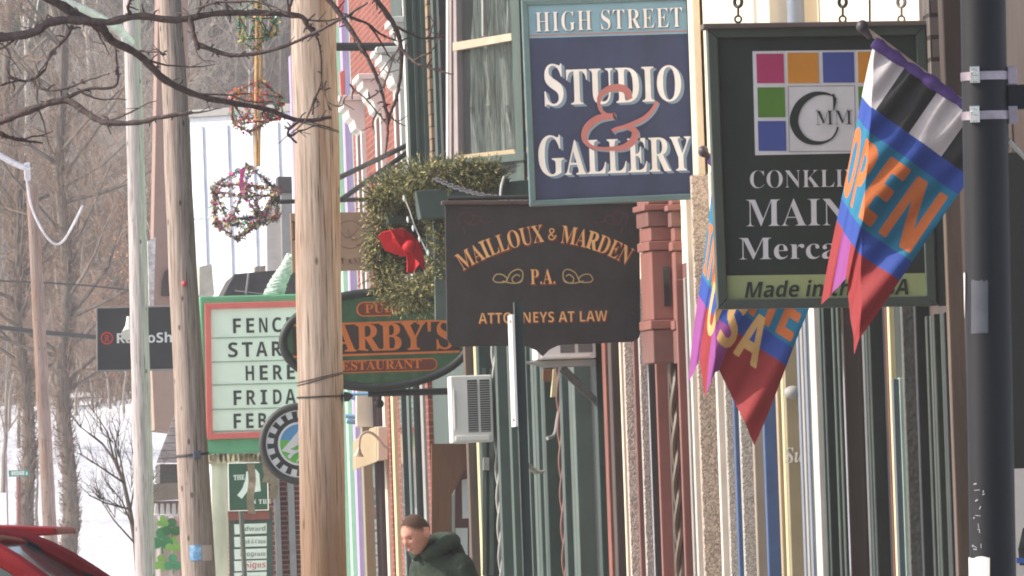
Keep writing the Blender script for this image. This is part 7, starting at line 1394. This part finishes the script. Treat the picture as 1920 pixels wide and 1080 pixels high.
# hair cap: follows the skull above the hairline
hr = MB(); rows = []
for j in range(15):
    row = []
    for i in range(64):
        th = 2*pi*i/64; front = .5+.5*cos(th); lo = -.38+1.05*front**1.6; side = abs(sin(th))
        if side > .8 and cos(th) > -.3: lo = max(lo, -.05+.3*(cos(th)+.3))
        ph = lo+(pi/2*.99-lo)*j/14; p = head_pt(th, ph); nn = (p-Hc).normalized(); row.append(p+nn*(.0005+.0045*min(1, j/4)))
    rows.append(row)
ho_ = hr.loft(rows, cap=False).build('hair', hair_m, per, smooth=True)
fa = ho_.data.attributes.new('fade', 'FLOAT', 'POINT'); fa.data.foreach_set('value', [min(1, (k//64)/7) for k in range(len(ho_.data.vertices))])
t_ = hair_m.node_tree; at_ = t_.nodes.new('ShaderNodeAttribute'); at_.attribute_name = 'fade'; nz_ = t_.nodes.new('ShaderNodeTexNoise'); nz_.inputs['Scale'].default_value = 260
gp_ = t_.nodes.new('ShaderNodeNewGeometry'); t_.links.new(gp_.outputs['Position'], nz_.inputs['Vector'])
ad_ = t_.nodes.new('ShaderNodeMath'); t_.links.new(nz_.outputs['Fac'], ad_.inputs[0]); t_.links.new(at_.outputs['Fac'], ad_.inputs[1])
mr_ = t_.nodes.new('ShaderNodeMapRange'); mr_.inputs[1].default_value = .55; mr_.inputs[2].default_value = 1.1; t_.links.new(ad_.outputs[0], mr_.inputs[0]); t_.links.new(mr_.outputs[0], t_.nodes['Principled BSDF'].inputs['Alpha'])
fc = MB()
for s in (-1, 1):
    ey = Hc+hs*.031*s+hf*.079+hu*.006; fc.ball(ey-hf*.0005, .0078, 10, 7, sc=(1, 1, .6))
fc.build('eye', eye_m, per, smooth=True); br_ = MB()
for s in (-1, 1): br_.tube([Hc+hs*s*x+hf*(.0915-.16*max(0, x-.03))+hu*z for x, z in ((.012, .022), (.03, .028), (.05, .022))], [.0045, .0065, .003], 6)
br_.build('eyebrow', hair_m, per, smooth=True)
MB().tube([Hc+hs*x+hf*(.0985-abs(x)*.35)+hu*(-.063-abs(x)*.05) for x in (-.021, -.01, 0, .01, .021)], [.002, .0045, .005, .0045, .002], 8).build('lip', lip_m, per, smooth=True)
# hooded top
ho = MB(); tors = [(pel+Vector((0, 0, -.06)), .15, .115), (pel+Vector((0, 0, .06)), .155, .12), (sp1, .145, .115), (pel.lerp(nk, .55), .155, .12), (ch, .168, .125), (ch.lerp(nk, .45), .15, .11), (ch.lerp(nk, .75), .1, .088), (nk, .075, .075)]
ho.loft([[c+sd_*(cos(2*pi*i/28)*a)+fw*(sin(2*pi*i/28)*b) for i in range(28)] for c, a, b in tors])
for a, e, w, s in ((ra, re, rw, sd_), (la, le, lw_, -sd_)):
    m_ = MB().tube(spline([ch.lerp(a, .6)+Vector((0, 0, .05)), a+s*.01+Vector((0, 0, -.01)), a.lerp(e, .5)+s*.015, e, e.lerp(w, .5), w], 4), [.055, .06, .066, .07, .071, .07, .069, .067, .065, .062, .06, .058, .058, .057, .056, .054, .053, .052, .05, .049, .048], 16); ho.add(m_.v, m_.f)
hp = [nk+fw*.1-sd_*.02+Vector((0, 0, -.055)), nk+fw*.06-sd_*.085+Vector((0, 0, -.01)), nk-fw*.03-sd_*.105+Vector((0, 0, .03)), nk-fw*.115-sd_*.06+Vector((0, 0, .045)), nk-fw*.14+Vector((0, 0, .045)), nk-fw*.115+sd_*.06+Vector((0, 0, .045)), nk-fw*.03+sd_*.105+Vector((0, 0, .03)), nk+fw*.06+sd_*.085+Vector((0, 0, -.01)), nk+fw*.1+sd_*.02+Vector((0, 0, -.055))]
m_ = MB().tube(spline(hp, 5), [.026+.034*sin(pi*i/40) for i in range(41)], 12); ho.add(m_.v, m_.f)
m_ = MB().tube(spline([nk-fw*.12+Vector((0, 0, .03)), nk-fw*.17+Vector((0, 0, -.06)), nk-fw*.15+Vector((0, 0, -.17))], 5), [.07, .08, .085, .09, .09, .09, .085, .08, .07, .06, .05], 12); ho.add(m_.v, m_.f)
h2 = remesh(ho, .009); rg = random.Random(1); o = h2.build('hooded_top', hood_m, per, smooth=True)
tx = bpy.data.textures.new('folds', 'CLOUDS'); tx.noise_scale = .16; dm = o.modifiers.new('folds', 'DISPLACE'); dm.texture = tx; dm.strength = .035; dm.mid_level = .5; dm.texture_coords = 'LOCAL'
skin([(pel-Vector((0, 0, .0)), .14, .115), (rh+Vector((0, 0, -.1)), .1), (rk, .078), (rf_+Vector((0, 0, .03)), .065), (lh+Vector((0, 0, -.1)), .1), (lk, .078), (lf+Vector((0, 0, .03)), .065)], [(0, 1), (1, 2), (2, 3), (0, 4), (4, 5), (5, 6)]).build('trousers', denim, per, smooth=True)
for f in (rf_, lf): skin([(f-fw*.05-Vector((0, 0, .04)), .05, .045), (f+fw*.06-Vector((0, 0, .045)), .05, .042), (f+fw*.16-Vector((0, 0, .05)), .044, .034)], [(0, 1), (1, 2)]).build('shoe', shoe_m, per, smooth=True)

# ================================================================== RED CARS
red = M('red_car_paint', (138, 36, 38), rough=.5, var=.12, dirt=.25, spec=.15); rub = M('black_rubber', (40, 40, 40), rough=.8); cg = Mglass('car_glass', (96, 106, 98)); rim_m = M('alloy', (170, 170, 172), rough=.35, metal=.8); lamp_w = M('head_lamp', (214, 216, 220), rough=.1); lamp_r = M('tail_lamp', (150, 30, 30), rough=.2); tub = M('car_interior', (52, 54, 52), rough=.8)
red.node_tree.nodes['Principled BSDF'].inputs['Coat Weight'].default_value = .0
def car(label, ref_local, ref_world, ang, hs_, spoiler):
    """small five-door car: x forward, y to its left, z up; ref_local lands on ref_world"""
    rot = Matrix.Rotation(ang, 3, 'Z'); rl_ = Vector(ref_local); org = Vector(ref_world)-rot @ Vector((rl_.x, rl_.y, 0)); org.z = 0
    zk = ref_world[2]/rl_.z
    t = thing('parked_car', label, 'car', org, 'red cars at the lower left')
    W = lambda x, y, z: org+rot @ Vector((x, y, z*zk))
    def sec(x, zt, zb, w, crown=.05): return [W(x, -w*.92, zb), W(x, -w, zb+.12), W(x, -w, zt-.2), W(x, -w*.94, zt-.04), W(x, -w*.5, zt+crown*.6), W(x, 0, zt+crown), W(x, w*.5, zt+crown*.6), W(x, w*.94, zt-.04), W(x, w, zt-.2), W(x, w, zb+.12), W(x, w*.92, zb)]
    MB().loft([sec(-2.12, .78, .42, .72, 0), sec(-2.05, 1.0, .3, .8), sec(-1.6, 1.03, .25, .86), sec(-.6, 1.02, .24, .87), sec(.5, 1.0, .24, .87), sec(1.0, .99, .25, .86), sec(1.7, .9, .27, .83), sec(2.05, .76, .32, .76), sec(2.14, .6, .4, .66, 0)]).build('body', red, t, smooth=True, bevel=.01)
    def cab(x, z, w): return [W(x, -w, z), W(x, w, z)]
    # roof shell and pillars as bars, glass between
    A = {'wb': (1.08, .74, .98), 'wt': (.12, .57, 1.6), 'rt': (-1.62, .56, 1.6), 'rb': (-2.0, .7, 1.03)}
    roof = [[W(x, y*w, z+c*(1-y*y)) for y in (-1, -.8, -.4, 0, .4, .8, 1)] for x, w, z, c in ((.2, .58, 1.585, .03), (-.1, .6, 1.63, .04), (-.8, .61, 1.66, .045), (-1.4, .6, 1.64, .04), (-1.7, .57, 1.585, .03))]
    o = MB().loft(roof, closed=False, cap=False).build('roof', red, t, smooth=True); sm = o.modifiers.new('t', 'SOLIDIFY'); sm.thickness = .04
    pb = MB()
    for s in (-1, 1):
        pb.tube(spline([W(1.12, .78*s, .97), W(.62, .7*s, 1.32), W(.2, .6*s, 1.575), W(-.3, .62*s, 1.625)], 5), [.05]*16, 8)
        pb.tube(spline([W(-.3, .62*s, 1.62), W(-1.1, .62*s, 1.63), W(-1.66, .57*s, 1.57), W(-1.9, .68*s, 1.25), W(-2.02, .76*s, 1.0)], 5), [.045]*10+[.06]*11, 8)
        pb.tube([W(-.28, .625*s, 1.6), W(-.32, .84*s, .98)], .045, 8)
    pb.build('pillar', red, t, smooth=True)
    MB().add([W(1.08, -.74, .99), W(1.08, .74, .99), W(.18, .56, 1.59), W(.18, -.56, 1.59)], [(0, 1, 2, 3)]).build('windscreen', cg, t)
    for s in (-1, 1): MB().tube(spline([W(1.13, .735*s, .99), W(.63, .655*s, 1.33), W(.17, .548*s, 1.6)], 5), .012, 6).build('window_seal', rub, t); MB().tube([W(1.0, .82*s, 1.005), W(-1.95, .81*s, 1.015)], .012, 6).build('window_seal', rub, t); MB().tube([W(-.25, .62*s, 1.69), W(-.3, .6*s, 1.7), W(-1.4, .59*s, 1.7), W(-1.5, .59*s, 1.67)], .016, 6).build('roof_rail', rub, t, smooth=True)
    MB().tube([W(1.12, .1, 1.0), W(.72, -.35, 1.27)], .012, 5).tube([W(1.12, -.45, 1.0), W(.75, -.62, 1.23)], .012, 5).build('wiper', rub, t)
    MB().add([W(-2.0, -.7, 1.03), W(-2.0, .7, 1.03), W(-1.7, .54, 1.58), W(-1.7, -.54, 1.58)], [(0, 1, 2, 3)]).build('rear_window', cg, t)
    for s in (-1, 1): MB().add([W(1.0, .79*s, .99), W(-1.95, .77*s, 1.0), W(-1.66, .585*s, 1.56), W(-.3, .625*s, 1.6), W(.2, .6*s, 1.56)], [(0, 1, 2, 3, 4)]).build('side_window', cg, t)
    for x in (-1.35, 1.35):
        for s in (-1, 1):
            c = W(x, .8*s, .31); ax = rot @ Vector((0, s, 0)); w_ = MB().tube([c-ax*.1, c-ax*.09, c+ax*.07, c+ax*.08], [.26, .31, .31, .27], 24).build('wheel', rub, t, smooth=True)
            MB().tube([c+ax*.06, c+ax*.085], [.2, .19], 20).build('rim', rim_m, w_, smooth=True)
    for s in (-1, 1):
        MB().obox(W(2.03, .56*s, .74), rot @ Vector((.06, 0, 0)), rot @ Vector((0, .14, 0)), (0, 0, .06)).build('headlight', lamp_w, t, bevel=.02); MB().obox(W(-2.06, .64*s, .86), rot @ Vector((.03, 0, 0)), rot @ Vector((0, .1, 0)), (0, 0, .1)).build('tail_light', lamp_r, t, bevel=.02)
        MB().ball(W(.78, .95*s, 1.03), .09, 12, 8, sc=(1, 1, .7)).build('wing_mirror', red, t, smooth=True)
    if spoiler:
        MB().loft([[W(-1.45, y, 1.655), W(-2.02, y, 1.62), W(-2.03, y, 1.585), W(-1.6, y, 1.575)] for y in (-.56, -.3, 0, .3, .56)]).build('spoiler', red, t, bevel=.01)
    return t
car('nearer red car facing right, its pale windscreen slanting down at the lower left', (.2, -.58, 1.6), P(-38, 1014, 45), R(-12), 1, False)
car('farther red car with roof spoiler, seen just above the nearer red car', (-2.02, -.3, 1.61), P(132, 992, 52), R(174), 1, True)

# ================================================================== THIN WINTER HAZE over the whole street and hill
hz = bpy.data.materials.new('haze'); hz.use_nodes = True; hn = hz.node_tree; hn.nodes.remove(hn.nodes['Principled BSDF'])
pv = hn.nodes.new('ShaderNodeVolumePrincipled'); pv.inputs['Color'].default_value = (.97, .94, .935, 1); pv.inputs['Density'].default_value = .00052
hn.links.new(pv.outputs[0], hn.nodes['Material Output'].inputs['Volume'])
tag(MB().box(-905, 905, -305, 2405, -1.6, 95).build('haze', hz, loc=(0, 0, 0)), None, None, kind='stuff')
